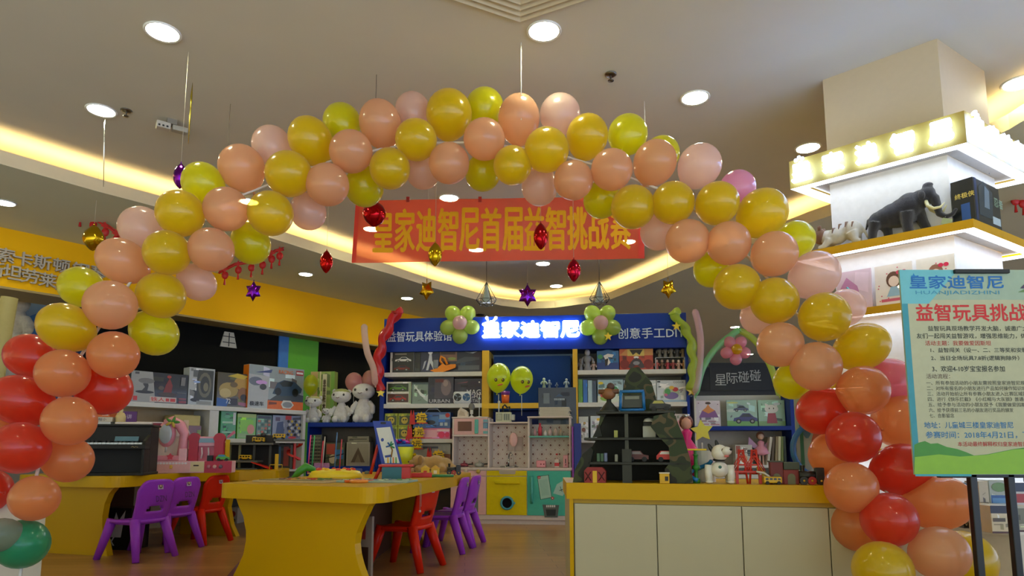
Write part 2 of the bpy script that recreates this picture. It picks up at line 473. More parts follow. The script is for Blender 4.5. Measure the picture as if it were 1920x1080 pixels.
# side of the near counter at the lower corner of the frame
p0 = atY(85, 975, 2.9); 
MB().slab([(p0.x - 2.2, 2.9), (p0.x, 2.9), (p0.x * 3.4 / 2.9 - .01, 3.4), (p0.x - 2.2, 3.4)], 0, p0.z + .09, mat('cfc8bc', .5)).build('wall_partition', kind='structure')
# purple inlay in the floor beside the play table; darker yellow strip paints the shade of the recess below the top
A = [atZ(x, y, 0) for x, y in [(462, 1030), (455, 1048), (440, 1064), (425, 1082), (400, 1110)]]
B = [atZ(x, y, 0) for x, y in [(470, 1020), (480, 1050), (470, 1080), (470, 1100), (470, 1125)]]
q = MB(); n = len(A)
q.add([(p.x, p.y, .004) for p in A + B], [(i, i + 1, n + i + 1, n + i) for i in range(n - 1)], mat('5a2440', .5)); q.build('floor_inlay', kind='structure')
# ------------------------------------------------------------ square pillar with display shelves
CB = V((2.286, 3.28, 0)); E1 = V((-.73, .683, 0)).normalized(); E2 = V((.84, .543, 0)).normalized()
def para(out):            # pillar outline grown outward by «out»
    n = CB - (E1 + E2) * out
    L1, L2 = .585 + 2 * out, .565 + 2 * out
    return [(p.x, p.y) for p in (n, n + E2 * L2, n + E1 * L1 + E2 * L2, n + E1 * L1)]
PILM = mat('ccbca4', .6, kind='paint', var=.02)
MB().slab(para(0), 2.3, ZC, PILM).slab(para(-.001), 0, 2.3, mat('e8e8ec', .5)).build('column', kind='structure')
LEDM = mat('e8f2ff', emit=LEDW, kind='led')
SGN = mat('a88c40', .5, kind='laminate')
SHY = mat('d8a41c', .4, kind='laminate')
def ring_strip(mb, o0, o1, z, m):
    a, b = para(o0), para(o1)
    for i in range(4):
        j = (i + 1) % 4
        mb.add([(*a[i], z), (*a[j], z), (*b[j], z), (*b[i], z)], [(0, 1, 2, 3)], m)
pil = thing('pillar_display', 'square display stand of yellow edged lit shelves wrapped round the pillar', 'display stand')
def tier(z0, z1, out, name, ledw=.05):
    q = MB(); po, pi_ = para(out), para(.002)
    for i in range(4):
        j = (i + 1) % 4
        q.add([(*po[i], z0), (*po[j], z0), (*po[j], z1), (*po[i], z1)], [(0, 1, 2, 3)], SHY if name == 'shelf' else SGN)
    ring_strip(q, out, .002, z1, SHY if name == 'shelf' else SGN)
    ring_strip(q, out - ledw - .012, .002, z0 + .015, mat('c8c8cc', .5))
    o = q.build(name, pil)
    q = MB(); ring_strip(q, out, out - ledw, z0 - .001, LEDM); ring_strip(q, out - ledw, out - ledw - .012, z0 + .003, LEDM)
    q.build('light_strip', o)
    return o
hd = tier(2.277, 2.446, .14, 'sign_box', .055)
tier(1.84, 1.885, .135, 'shelf'); tier(1.475, 1.515, .13, 'shelf'); tier(1.09, 1.13, .13, 'shelf'); tier(.72, .76, .13, 'shelf')
MB().slab(para(.2), 0, .37, mat('d8d0bc', .5)).slab(para(.22), .37, .40, mat('e4dcc8', .45)).build('plinth', pil)
# glowing characters on both visible faces
n0 = CB - (E1 + E2) * .14
GLOW = mat('a8c8ff', emit=14.0, kind='lit_letters')
def face_text(s, dirv, L, u0, st, h, base):
    ang = math.atan2(dirv.y, dirv.x)
    for i, ch in enumerate(s):
        q = MB(); q.text(ch, 0, 0, h, GLOW, w=h * .98, bold=.035, ext=.03, anchor='c'); 
        if i == 0: # little crown on the first character
            for a in (-.35, 0, .35): q.ball((a * h * .5 - .01, 0, h * 1.12 + (.02 if a == 0 else .008)), .011, GLOW, 8)
        pz = base + dirv * (u0 + st * i)
        q.build('lit_letter', hd, mw=Matrix.Translation((pz.x, pz.y, 2.277 + .03)) @ Matrix.Rotation(ang, 4, 'Z') @ Matrix.Translation((0, -.022, 0)))
Lf = .865
face_text('皇家迪智尼', -E1, Lf, .075, .172, .105, n0 + E1 * Lf)
face_text('皇家迪智尼', E2, .845, .075, .165, .105, n0)

# things on the pillar shelves
fa = Fr((n0.x, n0.y), math.degrees(math.atan2(-E1.y, -E1.x)))     # left-hand face: x runs from far end towards the near corner
def PF(x, y, off): return fa.loc(x, y, off)
ZT = 1.885
# mammoth: one skinned body
def skin_body(name, pts, edges, m, parent=None, sub=2, mw=None, root=0):
    me = bpy.data.meshes.new(name); me.from_pydata([p[:3] for p in pts], edges, [])
    o = bpy.data.objects.new(name, me); COL.objects.link(o)
    s = o.modifiers.new('skin', 'SKIN')
    for i, p in enumerate(pts):
        r = p[3]; me.skin_vertices[0].data[i].radius = r if isinstance(r, tuple) else (r, r)
        me.skin_vertices[0].data[i].use_root = (i == root)
    s.branch_smoothing = .4; s.use_smooth_shade = True
    u = o.modifiers.new('sub', 'SUBSURF'); u.levels = sub; u.render_levels = sub
    me.materials.append(m)
    dg = bpy.context.evaluated_depsgraph_get()
    me2 = bpy.data.meshes.new_from_object(o.evaluated_get(dg))
    me2.name = name
    o.modifiers.clear(); o.data = me2; bpy.data.meshes.remove(me)
    for p in me2.polygons: p.use_smooth = True
    if parent: o.parent = parent
    if mw is not None: o.matrix_basis = mw
    return o
def blob(name, q, m, vox, parent, label=None, smooth=6, mw=None):
    """a continuous smooth body grown from overlapping round masses"""
    me = bpy.data.meshes.new(name); me.from_pydata([tuple(v) for v in q.v], [], q.f)
    o = bpy.data.objects.new(name, me); COL.objects.link(o)
    r = o.modifiers.new('r', 'REMESH'); r.mode = 'VOXEL'; r.voxel_size = vox
    k = o.modifiers.new('s', 'SMOOTH'); k.iterations = smooth; k.factor = .5
    dg = bpy.context.evaluated_depsgraph_get()
    me2 = bpy.data.meshes.new_from_object(o.evaluated_get(dg)); me2.name = name
    o.modifiers.clear(); o.data = me2; bpy.data.meshes.remove(me)
    me2.materials.clear(); me2.materials.append(m)
    for p in me2.polygons: p.use_smooth = True; p.material_index = 0
    o.parent = parent
    if mw is not None: o.matrix_basis = mw
    return tag(o, label)
off = .072
ul, _ = PF(1627, 440, off); ur, _ = PF(1770, 400, off)
mm = thing('mammoth_figure', 'large dark woolly mammoth figure with pale tusks on the top pillar shelf', 'toy animal', fa.M(ul, off, ZT))
S = (ur - ul) / 1.0
FUR = mat_fuzzy('26242c', 120)
q = MB(); D_ = 'd0d0d0'
for x, y, z, rx, ry, rz in [(.15, 0, .31, .13, .11, .14), (.36, 0, .35, .20, .135, .18), (.47, 0, .39, .17, .135, .185), (.58, 0, .43, .185, .14, .205), (.25, 0, .33, .16, .125, .155), (.72, 0, .49, .14, .11, .15), (.82, 0, .55, .105, .09, .125), (.825, 0, .655, .07, .06, .06), (.45, 0, .24, .22, .10, .10)]:
    q.ball((x * S, y * S, z * S), (rx * S, ry * S, rz * S), D_, 18)
q.tube([(.82 * S, 0, .56 * S), (.90 * S, 0, .46 * S), (.925 * S, 0, .34 * S), (.945 * S, 0, .22 * S), (1.02 * S, 0, .16 * S), (1.10 * S, 0, .175 * S), (1.155 * S, 0, .25 * S)], [.075 * S, .07 * S, .055 * S, .046 * S, .038 * S, .032 * S, .024 * S], D_, 12)
for pts, rr in [([(.13, -.06, .27), (.09, -.07, .14), (.07, -.075, 0)], (.10, .065, .06)), ([(.22, .06, .27), (.26, .065, .14), (.27, .07, 0)], (.10, .065, .058)), ([(.56, -.07, .32), (.55, -.08, .15), (.56, -.08, 0)], (.105, .075, .068)), ([(.66, .07, .36), (.72, .075, .18), (.78, .08, 0)], (.10, .07, .062))]:
    q.tube([(x * S, y * S, z * S) for x, y, z in pts], [r_ * S for r_ in rr], D_, 12)
q.tube([(.03 * S, 0, .36 * S), (-.02 * S, 0, .20 * S)], [.03 * S, .014 * S], D_, 8)
blob('body', q, FUR, .012 * S, mm)
for sy in (-1, 1):
    q = MB(); IV = mat('e6dfa8', .35)
    q.tube([(.80 * S, sy * .06 * S, .43 * S), (.83 * S, sy * .10 * S, .34 * S), (.90 * S, sy * .12 * S, .28 * S), (.98 * S, sy * .11 * S, .285 * S), (1.03 * S, sy * .07 * S, .35 * S)], [.027 * S, .026 * S, .022 * S, .017 * S, .006 * S], IV, 10)
    q.build('tusk', mm, 'ivory coloured tusk')
    q = MB(); q.ball((.76 * S, sy * .10 * S, .52 * S), (.05 * S, .02 * S, .075 * S), FUR, 10); q.build('ear', mm)
q = MB(); q.ball((.83 * S, 0, .68 * S), (.07 * S, .055 * S, .045 * S), mat_fuzzy('3a3440', 120), 12); q.build('hair_tuft', mm)
q = MB(); q.box(-.022, -.002, 0, .022, .0, .032, mat('a8b890', .5), M=Matrix.Translation((1.02 * S, -.03, .02 * S)) @ Matrix.Rotation(.4, 4, 'Y')); q.tube([(1.02 * S, -.03, .13 * S), (1.02 * S, -.0, .16 * S)], .001, 'd8d8d8', 4); q.build('price_tag', mm, 'green swing tag')
# white striped cat crouching at the far end
ul, _ = PF(1528, 470, off); ur, _ = PF(1622, 455, off)
tg = thing('tiger_plush', 'white and brown striped plush tiger crouching at the far end of the top pillar shelf', 'plush toy', fa.M(ul, off, ZT)); S = ur - ul
WF = mat_fuzzy('e4dccb', 150); BF = mat_fuzzy('8a5a3a', 150)
q = MB()
for x, y, z, rx, ry, rz in [(.45, 0, .27, .24, .17, .18), (.78, 0, .33, .20, .17, .22), (.28, 0, .28, .16, .15, .17)]: q.ball((x * S, y * S, z * S), (rx * S, ry * S, rz * S), D_, 16)
for sy in (-1, 1):
    q.tube([(.80 * S, sy * .1 * S, .26 * S), (.86 * S, sy * .13 * S, .06 * S), (.96 * S, sy * .13 * S, .04 * S)], [.13 * S, .07 * S, .05 * S], D_, 10)
    q.tube([(.34 * S, sy * .1 * S, .2 * S), (.22 * S, sy * .14 * S, .06 * S), (.12 * S, sy * .14 * S, .04 * S)], [.09 * S, .06 * S, .055 * S], D_, 10)
q.tube([(.94 * S, 0, .38 * S), (1.02 * S, 0, .25 * S), (1.06 * S, 0, .1 * S)], [.04 * S, .03 * S, .025 * S], D_, 8)
blob('body', q, WF, .018 * S, tg)
q = MB(); q.ball((.13 * S, 0, .34 * S), (.15 * S, .17 * S, .17 * S), BF, 14); q.ball((.04 * S, -.02 * S, .28 * S), (.08 * S, .09 * S, .07 * S), WF, 12); q.ball((-.03 * S, -.02 * S, .30 * S), .02 * S, '201818', 8); q.build('head', tg, 'brown furred head with pale muzzle')
for sy in (-1, 1):
    q = MB(); q.ball((.16 * S, sy * .13 * S, .50 * S), .05 * S, BF, 10); q.build('ear', tg)
q = MB()
for k in range(4):
    x = (.42 + .13 * k) * S; zt_ = (.455 + .045 * math.sin(k * 1.1) + .02 * k) * S
    q.tube([(x, -.165 * S, zt_ - .14 * S), (x + .01 * S, -.12 * S, zt_ - .035 * S), (x + .02 * S, -.02 * S, zt_)], [.008 * S, .022 * S, .014 * S], BF, 6)
q.build('stripes', tg)
# black boxed figure round the corner
fb = Fr((n0.x, n0.y), math.degrees(math.atan2(E2.y, E2.x)))
q = MB(); T = fb.M(.075, .02, ZT)
q.box(0, 0, 0, .30, .10, .238, mat('141a1e', .3, coat=.5))
q.flat([(.05, .05), (.2, .05), (.22, .2), (.12, .24), (.06, .2)], -.0008, mat('3a4650', .25)); q.flat([(.11, .1), (.17, .1), (.18, .2), (.13, .22)], -.0014, '70808a')
q.text('忍者', .23, .13, .05, '8fa890', y=-.0012, bold=.02); q.box(.20, -.001, .03, .29, 0, .07, 'b8c8d0')
q.flat([(.012, .02), (.04, .02), (.04, .24), (.012, .24)], -.0006, '1e2a50')
fM = Matrix.Translation((-.0006, .09, 0)) @ Matrix.Rotation(-PI / 2, 4, 'Z')
q.flat([(.2, .3), (.21, .3), (.21, .31)], -.0006, '1e2a50')
q.text('终极侠', 0, 0, .028, 'e0c860', M=Matrix.Translation((-.0008, .085, .14)) @ Matrix.Rotation(-PI / 2, 4, 'Z'), bold=.02)
q.box(-.001, .02, .02, 0, .06, .11, '2d58a0')
tag(q.build('figure_box', mw=T), 'black boxed action figure at the corner of the top pillar shelf', 'toy box')
# picture craft packs standing on the second shelf
def pack(name, lab, xa, ya, xb, yb, off, cols, arts, group, zt=1.515, lean=.06):
    u0, z1 = PF(xa, ya, off); u1, z0 = PF(xb, yb, off)
    h = z1 - zt if z1 - zt > .1 else .22
    q = MB(); W = u1 - u0
    q.box(0, 0, 0, W, .012, h, mat(cols, .25, coat=.6)); arts(q, W, h)
    return tag(q.build(name, mw=fa.M(u0, off, zt) @ Matrix.Rotation(-lean, 4, 'X')), lab, 'craft kit', group)
def art_girl(hair, bow):
    def f(q, W, h):
        q.flat(circ(W * .5, h * .62, W * .2, h * .2, 16), -.0008, hair); q.flat(circ(W * .5, h * .58, W * .14, h * .13, 16), -.0014, 'f4d8c8')
        q.flat([(W * .3, h * .22), (W * .7, h * .22), (W * .58, h * .45), (W * .42, h * .45)], -.001, '9cc0d8')
        q.flat(circ(W * .64, h * .78, W * .07, h * .05, 10), -.002, bow); q.flat(circ(W * .78, h * .78, W * .07, h * .05, 10), -.002, bow)
        q.flat([(W * .15, h * .1), (W * .85, h * .1), (W * .85, h * .17), (W * .15, h * .17)], -.0008, 'd0607a')
        for k in range(14): q.flat(circ(W * random.uniform(.05, .95), h * random.uniform(.05, .95), .004, .004, 6), -.0005, 'd86a80')
    return f
def art_dress(q, W, h):
    q.flat([(W * .1, h * .1), (W * .75, h * .1), (W * .6, h * .6), (W * .3, h * .85), (W * .12, h * .6)], -.0008, 'c888b4')
    q.tube([(W * .3, -.001, h * .6), (W * .5, -.001, h * .4), (W * .75, -.001, h * .12)], .006, '58b4c0', 6)
    q.flat([(W * .5, h * .55), (W * .9, h * .4), (W * .94, h * .9), (W * .56, h * .95)], -.0006, 'ecd0e4')
G = 'craft kits on the second pillar shelf'
pack('craft_kit', 'pink and teal craft kit beside the arch on the second pillar shelf', 1566, 512, 1637, 585, .05, 'e4c8dc', art_dress, G)
pack('craft_kit', 'craft kit with a long brown haired girl, partly behind the poster', 1638, 500, 1715, 575, .05, 'f2e6e0', art_girl('6a4638', 'd84060'), G)
pack('craft_kit', 'craft kit with a girl wearing a red bow, above the poster top', 1716, 486, 1795, 556, .05, 'f4ece6', art_girl('9a6a58', 'e02858'), G)

# ------------------------------------------------------------ event poster on its black stand
YP = 2.4
pl = atY(1686, 506, YP); pb = atY(1716, 890, YP)
PX, PZ0, PZ1 = pl.x, pb.z, pl.z; PW = .58; PH = PZ1 - PZ0
st = thing('poster_stand', 'black metal stand holding the event poster', 'poster stand', T3(PX, YP, 0))
BL = mat('0c0c0e', .4, kind='black_metal')
def pxu(x, y, Y=YP): p = atY(x, y, Y); return p.x - PX, p.z
for xa, xb in [(1827, 1850), (1904, 1916)]:
    u0, z0 = pxu(xa, 895); u1, z1 = pxu(xb, 1080)
    MB().box((u0 + u1) / 2 - .013, .012, 0, (u0 + u1) / 2 + .013, .036, PZ0 + .02, BL, .003).build('leg', st)
MB().box(.10, .012, PZ0 - .012, PW + .05, .036, PZ0 + .012, BL, .003).build('crossbar', st)
MB().box(PW / 2, .012, PZ0, PW / 2 + .02, .03, PZ1, BL).build('back_post', st)
u0, z0 = pxu(1787, 511); u1, _ = pxu(1890, 511)
MB().box(u0, -.012, z0 - .005, u1, .03, z0 + .011, BL, .003).build('clip', st)
MB().box(.15, -.15, 0, .6, .2, .015, BL, .004).build('foot', st)
q = MB()
q.box(0, 0, PZ0, PW, .008, PZ1, mat('a4b8a8', .5, kind='paint'))
def PF2(x, y): return pxu(x, y)
TEAL = mat('4a98ac', .5, kind='paint'); CREAM = mat('bcbca0', .5, kind='paint')
q.flat([(0, PZ0), (.022, PZ0), (.022, PZ1), (0, PZ1)], -.0004, TEAL)
q.flat([(0, PZ1 - .13), (.10, PZ1 - .13), (.22, PZ1), (0, PZ1)], -.0007, mat('6ab8c8', .4))
q.flat([(.022, PZ0 + .02), (PW, PZ0 + .02), (PW, PZ1 - .115), (.03, PZ1 - .115), (.022, PZ1 - .125)], -.0006, CREAM)
def ln(s, x0, y0, x1, y1, col, bold=0.0, w=True):
    """text whose box runs from pixel (x0, y0) top to (x1, y1) bottom on the poster"""
    a, zt = PF2(x0, y0); b, zb = PF2(x1, y1)
    q.text(s, a, zb, zt - zb, mat(col, .5), y=-.0012, w=(b - a) if w else None, bold=bold)
ln('皇家迪智尼', 1704, 517, 1882, 541, '0f68b4', .025)
q.flat(star2(*PF2(1713, 518), .012, .005, 4), -.0013, '1a7cc0')
ln('HUANJIADIZHINI', 1716, 545, 1874, 554, '3a8ab0')
ln('益智玩具挑战赛', 1716, 570, 1960, 602, 'c81a1a', .022)
DKT = '1e241c'
ln('益智玩具现场教学开发大脑，诚邀广大朋', 1739, 611, 1938, 621, DKT, .008)
ln('友们一起闯关益智游戏，增强思维能力，体验', 1718, 625, 1935, 635, DKT, .008)
ln('活动主题：我要做爱因斯坦', 1734, 639, 1858, 648, 'b03028', .008)
ln('1、益智闯关（设一、二、三等奖和安慰奖）', 1744, 652, 1940, 661, DKT, .008)
ln('2、当日全场玩具7.8折(逻辑狗除外），', 1745, 667, 1922, 677, DKT, .012)
ln('3、欢迎4-10岁宝宝报名参加', 1747, 686, 1884, 697, DKT, .012)
ln('活动流程：', 1736, 701, 1781, 710, '6a5648', .006)
for k, (s, xe) in enumerate([('一、所有参加活动的小朋友需按照皇家迪智尼规则', 1930), ('二、对所有报名的小朋友进行产品如何操作知识培训', 1932), ('三、活动开始前让所有参赛小朋友进入比赛区域就坐', 1934), ('四、进行《快乐拦截》《小红帽与大灰狼》普通关卡', 1936), ('五、给予参与活动的小朋友授予《我要做爱因斯坦》', 1936), ('六、给予获得前三名的小朋友进行奖品的颁发', 1900), ('七、合影留念', 1789)]):
    ln(s, 1736 + k, 714 + 10.2 * k, xe, 722 + 10.2 * k, '4a4a3c', .004)
ln('地址：儿童城三楼皇家迪智尼', 1732, 791, 1900, 803, '1a70a8', .012)
ln('参赛时间：2018年4月21日，下午', 1735, 809, 1945, 822, '1a70a8', .012)
ln('本活动最终解释权归皇家迪智尼所有', 1795, 828, 1945, 837, 'b02a20', .01)
def gp(pts, col, k):
    q.flat([(min(PW, PF2(x if x < 1955 else 2040, y)[0]), PF2(x, y)[1]) for x, y in pts], -.0008 - .0003 * k, mat(col, .45))
gp([(1714, 889), (1714, 834), (1722, 830), (1734, 827), (1745, 832), (1758, 831), (1775, 838), (1795, 842), (1812, 848), (1826, 854), (1850, 852), (1900, 842), (1930, 838), (1960, 834), (1960, 889)], '3f8a1e', 0)
gp([(1714, 889), (1715, 857), (1760, 852), (1800, 856), (1850, 853), (1900, 843), (1960, 835), (1960, 889)], '86b81c', 1)
gp([(1716, 889), (1820, 889), (1822, 893), (1716, 893)], '3aa0b0', 2)
gp([(1912, 541), (1920, 533), (1935, 528), (1960, 526), (1960, 541)], '4a3a58', 2); gp([(1908, 548), (1925, 540), (1960, 538), (1960, 548)], '6a8a50', 3)
tag(q.build('event_poster', mw=T3(PX, YP, 0)), 'pale green event poster with a red headline clipped to the black stand', 'poster')

# ------------------------------------------------------------ red banner
YB = 4.7
c = [atY(x, y, YB) for x, y in [(660, 493), (1208, 485), (1208, 368), (668, 376)]]
m = bpy.data.materials.new('banner_cloth')
def cloth(m, hexc, see):
    m.use_nodes = True; nt = m.node_tree; N = nt.nodes; L = nt.links; N.clear(); cc = (*lin(hexc), 1)
    o = N.new('ShaderNodeOutputMaterial'); d = N.new('ShaderNodeBsdfPrincipled'); d.inputs['Base Color'].default_value = cc; d.inputs['Roughness'].default_value = .45
    t = N.new('ShaderNodeBsdfTranslucent'); t.inputs[0].default_value = cc; x = N.new('ShaderNodeBsdfTransparent'); x.inputs[0].default_value = (1, .62, .5, 1)
    a = N.new('ShaderNodeMixShader'); a.inputs[0].default_value = .55; b = N.new('ShaderNodeMixShader'); b.inputs[0].default_value = see
    wv = N.new('ShaderNodeTexNoise'); wv.inputs['Scale'].default_value = 400; mr = N.new('ShaderNodeMapRange'); mr.inputs[3].default_value = see - .03; mr.inputs[4].default_value = see + .03
    L.new(wv.outputs['Fac'], mr.inputs[0]); L.new(mr.outputs[0], b.inputs[0])
    L.new(d.outputs[0], a.inputs[1]); L.new(t.outputs[0], a.inputs[2]); L.new(a.outputs[0], b.inputs[1]); L.new(x.outputs[0], b.inputs[2]); L.new(b.outputs[0], o.inputs[0])
    return m
cloth(m, 'f25434', .2)
bt = thing('hanging_banner', 'long red cloth banner with tall orange characters strung above the shop', 'banner', T3(c[0].x, YB, c[0].z))
W = c[1].x - c[0].x; H0 = c[3].z - c[0].z; H1 = c[2].z - c[1].z; dz = c[1].z - c[0].z; dxt = c[3].x - c[0].x
q = MB(); nx = 24; nz = 4; vs = []; fs = []
for j in range(nz + 1):
    for i in range(nx + 1):
        s = i / nx; t = j / nz
        vs.append((s * W + dxt * t * (1 - s), .006 * math.sin(s * 17) * (1 - t * .5), dz * s + t * (H0 * (1 - s) + H1 * s)))
for j in range(nz):
    for i in range(nx): fs.append((j * (nx + 1) + i, j * (nx + 1) + i + 1, (j + 1) * (nx + 1) + i + 1, (j + 1) * (nx + 1) + i))
q.add(vs, fs, m, True); q.build('cloth', bt)
HEM = mat('d82a14', .5)
for (xa, xb) in [(.0, .03), (W - .045, W)]:
    q = MB(); ss = xa / W; q.add([(xa + dxt * 0 * (1 - ss), -.012, dz * ss), (xb, -.012, dz * ss), (xb + dxt * (1 - ss), -.012, dz * ss + H0 * (1 - ss) + H1 * ss), (xa + dxt * (1 - ss), -.012, dz * ss + H0 * (1 - ss) + H1 * ss)], [(0, 1, 2, 3)], HEM); q.build('hem', bt)
q = MB(); BY = mat('f2b01c', .6, kind='paint')
s = '皇家迪智尼首届益智挑战赛'
for i, ch in enumerate(s):
    xx = (698 + (1184 - 698) * (i + .5) / len(s)); p = atY(xx, 470 - (xx - 698) * .012, YB)
    q.text(ch, p.x - c[0].x, p.z - c[0].z - .012, .325, BY, y=-.009, w=.142, bold=.018, anchor='c')
q.build('lettering', bt, 'orange characters')
for xx in (765, 900, 1105):
    q = MB(); p = atY(xx, 374, YB); q.box(p.x - c[0].x - .012, -.006, p.z - c[0].z - .02, p.x - c[0].x + .012, .006, p.z - c[0].z + .02, mat('a81810', .5)); q.build('clip', bt)
for xx in (668, 1208):
    q = MB(); p = atY(xx, 374, YB); q.tube([(p.x - c[0].x, 0, p.z - c[0].z), (p.x - c[0].x, 0, ZC - c[0].z)], .0015, 'c8c8c0', 5); q.build('thread', bt)
# ------------------------------------------------------------ balloons
def bal_profile(n=14, neck=True):
    pr = []
    if neck:
        pr += [(.045, -1.26), (.075, -1.235), (.03, -1.19), (.028, -1.17), (.07, -1.13)]
    k = 13
    for i in range(1, k + 1):
        t = PI * (1 - i / k)             # from tail to crown
        z = math.cos(t); r = math.sin(t)
        if z < 0: r *= 1 - .12 * (-z) ** 2; z *= 1.12
        pr.append((max(r, 1e-6), z))
    return pr
BPROF = bal_profile()
_bm = {}
def balloon_mesh(m):
    if m.name not in _bm:
        q = MB(); q.lathe(BPROF, m, 28); o = q.build('balloon'); _bm[m.name] = o.data; bpy.data.objects.remove(o)
    return _bm[m.name]
def balloon(c, r, d, m, label, group=None, name='balloon'):
    """c centre, r radius (or (across, along)), d direction of the crown"""
    o = bpy.data.objects.new(name, balloon_mesh(m)); COL.objects.link(o)
    if not isinstance(r, tuple): r = (r, r)
    o.matrix_basis = Matrix.Translation(c) @ V(d).normalized().to_track_quat('Z', 'Y').to_matrix().to_4x4() @ Matrix.Diagonal((r[0], r[0], r[1], 1))
    return tag(o, label, 'balloon', group)
BM = {'y': mat_balloon('ecd200', .16), 'g': mat_balloon('e8e400', .18), 'k': mat_balloon('f3c298', .2), 'l': mat_balloon('f6d8cc', .25), 'o': mat_balloon('f3aa6a', .2),
      'r': mat_balloon('ec4c28', .15), 'p': mat_balloon('ec8c9c', .16), 'q': mat_balloon('eeb0cc', .2), 'w': mat_balloon('b8c0b4', .4), 't': mat_balloon('38b888', .14)}
BN = {'y': 'yellow', 'g': 'lemon yellow', 'k': 'peach', 'l': 'pale pink', 'o': 'orange', 'r': 'red', 'p': 'coral pink', 'q': 'mauve pink', 'w': 'clear grey', 't': 'green'}
# x, y, rx, ry, colour, layer (-1 in front, 0 middle, 1 tucked behind)
ARCH = [
 (5, 1003, 31, 43, 'w', -1), (42, 1020, 50, 45, 't', 0), (-25, 920, 42, 45, 'r', 1), (65, 934, 53, 42, 'o', -1), (128, 862, 42, 42, 'o', 1), (38, 840, 53, 48, 'r', -1), (130, 789, 52, 46, 'o', -1),
 (-8, 810, 48, 44, 'o', 1), (40, 751, 55, 46, 'r', 0), (195, 730, 49, 48, 'r', 1), (118, 700, 53, 45, 'o', -1), (56, 667, 47, 41, 'r', 1), (213, 665, 49, 44, 'o', -1), (124, 614, 53, 44, 'y', -1), (290, 625, 41, 43, 'g', 1),
 (207, 572, 49, 46, 'k', -1), (152, 538, 41, 38, 'g', 1), (302, 554, 45, 43, 'y', 0), (370, 530, 36, 32, 'l', 1), (229, 489, 46, 41, 'k', 0), (313, 474, 45, 42, 'y', -1), (396, 468, 41, 41, 'k', -1), (265, 427, 40, 41, 'l', 1),
 (338, 400, 45, 43, 'y', -1), (470, 458, 38, 36, 'g', 1), (424, 392, 42, 41, 'k', -1), (381, 345, 41, 38, 'g', 0), (507, 400, 42, 43, 'y', -1), (578, 398, 33, 33, 'l', 1), (453, 314, 42, 42, 'k', 0), (541, 326, 43, 43, 'y', -1),
 (509, 272, 37, 36, 'l', 1), (614, 346, 40, 42, 'k', -1), (582, 263, 40, 45, 'y', 0), (683, 351, 36, 37, 'g', 1), (658, 284, 41, 40, 'k', -1), (641, 229, 35, 37, 'g', 1), (731, 316, 38, 42, 'y', -1), (713, 231, 39, 44, 'k', 0),
 (793, 322, 33, 32, 'l', 1), (780, 262, 40, 39, 'y', -1), (774, 207, 33, 36, 'l', 1), (842, 306, 38, 42, 'k', -1), (842, 213, 43, 45, 'y', 0), (905, 325, 33, 33, 'g', 1), (908, 261, 39, 39, 'k', -1), (909, 201, 36, 36, 'g', 1),
 (961, 310, 36, 42, 'y', -1), (973, 222, 39, 45, 'k', 0), (1012, 351, 34, 35, 'l', 1), (1025, 281, 42, 43, 'y', -1), (1050, 214, 38, 39, 'l', 1), (1075, 338, 37, 41, 'k', -1), (1101, 255, 39, 41, 'y', 0), (1128, 375, 35, 34, 'g', 1),
 (1147, 318, 39, 40, 'k', -1), (1177, 252, 37, 39, 'g', 1), (1187, 388, 41, 44, 'y', -1), (1228, 304, 42, 40, 'k', 0), (1241, 288, 33, 33, 'g', 1), (1236, 434, 35, 36, 'l', 1), (1262, 380, 41, 40, 'y', -1), (1312, 310, 41, 40, 'l', 0),
 (1289, 452, 41, 41, 'k', -1), (1345, 381, 42, 40, 'y', -1), (1383, 352, 33, 33, 'q', 1), (1335, 505, 34, 34, 'g', 1), (1366, 456, 42, 41, 'k', -1), (1430, 399, 45, 47, 'y', 0), (1382, 538, 46, 43, 'y', -1), (1452, 476, 44, 42, 'k', -1),
 (1492, 449, 36, 35, 'g', 1), (1424, 592, 36, 34, 'l', 1), (1452, 564, 44, 44, 'y', -1), (1528, 515, 46, 44, 'l', 0), (1463, 646, 44, 42, 'k', -1), (1546, 594, 46, 46, 'y', -1), (1585, 577, 35, 38, 'l', 1), (1487, 714, 35, 36, 'g', 1),
 (1530, 687, 50, 46, 'k', -1), (1617, 650, 50, 43, 'y', 0), (1618, 732, 50, 46, 'o', -1), (1668, 716, 44, 44, 'p', 1), (1540, 770, 53, 43, 'r', 0), (1688, 790, 50, 50, 'o', 1), (1600, 820, 51, 48, 'r', -1), (1562, 853, 43, 43, 'o', 1),
 (1690, 880, 52, 48, 'r', 0), (1596, 914, 52, 47, 'o', -1), (1760, 943, 59, 50, 'o', 0), (1610, 985, 48, 48, 'o', 1), (1667, 974, 55, 50, 'r', -1), (1762, 1038, 52, 50, 'k', -1), (1655, 1069, 61, 53, 'y', -1), (1806, 1052, 56, 56, 'y', 1)]
SPN = [(20, 1160), (40, 1060), (62, 920), (90, 800), (130, 700), (195, 600), (272, 490), (380, 395), (490, 352), (610, 305), (720, 278), (800, 268), (900, 268), (1030, 285), (1150, 320), (1260, 365), (1365, 440), (1450, 535), (1540, 645), (1605, 760), (1650, 880), (1685, 1000), (1700, 1100), (1705, 1160)]
acc = [0]
for a, b in zip(SPN, SPN[1:]): acc.append(acc[-1] + math.hypot(b[0] - a[0], b[1] - a[1]))
def on_spine(x, y):
    best = None
    for i, (a, b) in enumerate(zip(SPN, SPN[1:])):
        dx, dy = b[0] - a[0], b[1] - a[1]; L2 = dx * dx + dy * dy
        t = max(0, min(1, ((x - a[0]) * dx + (y - a[1]) * dy) / L2))
        px, py = a[0] + dx * t, a[1] + dy * t; d = math.hypot(x - px, y - py)
        if best is None or d < best[0]: best = (d, acc[i] + t * math.sqrt(L2), px, py)
    return best
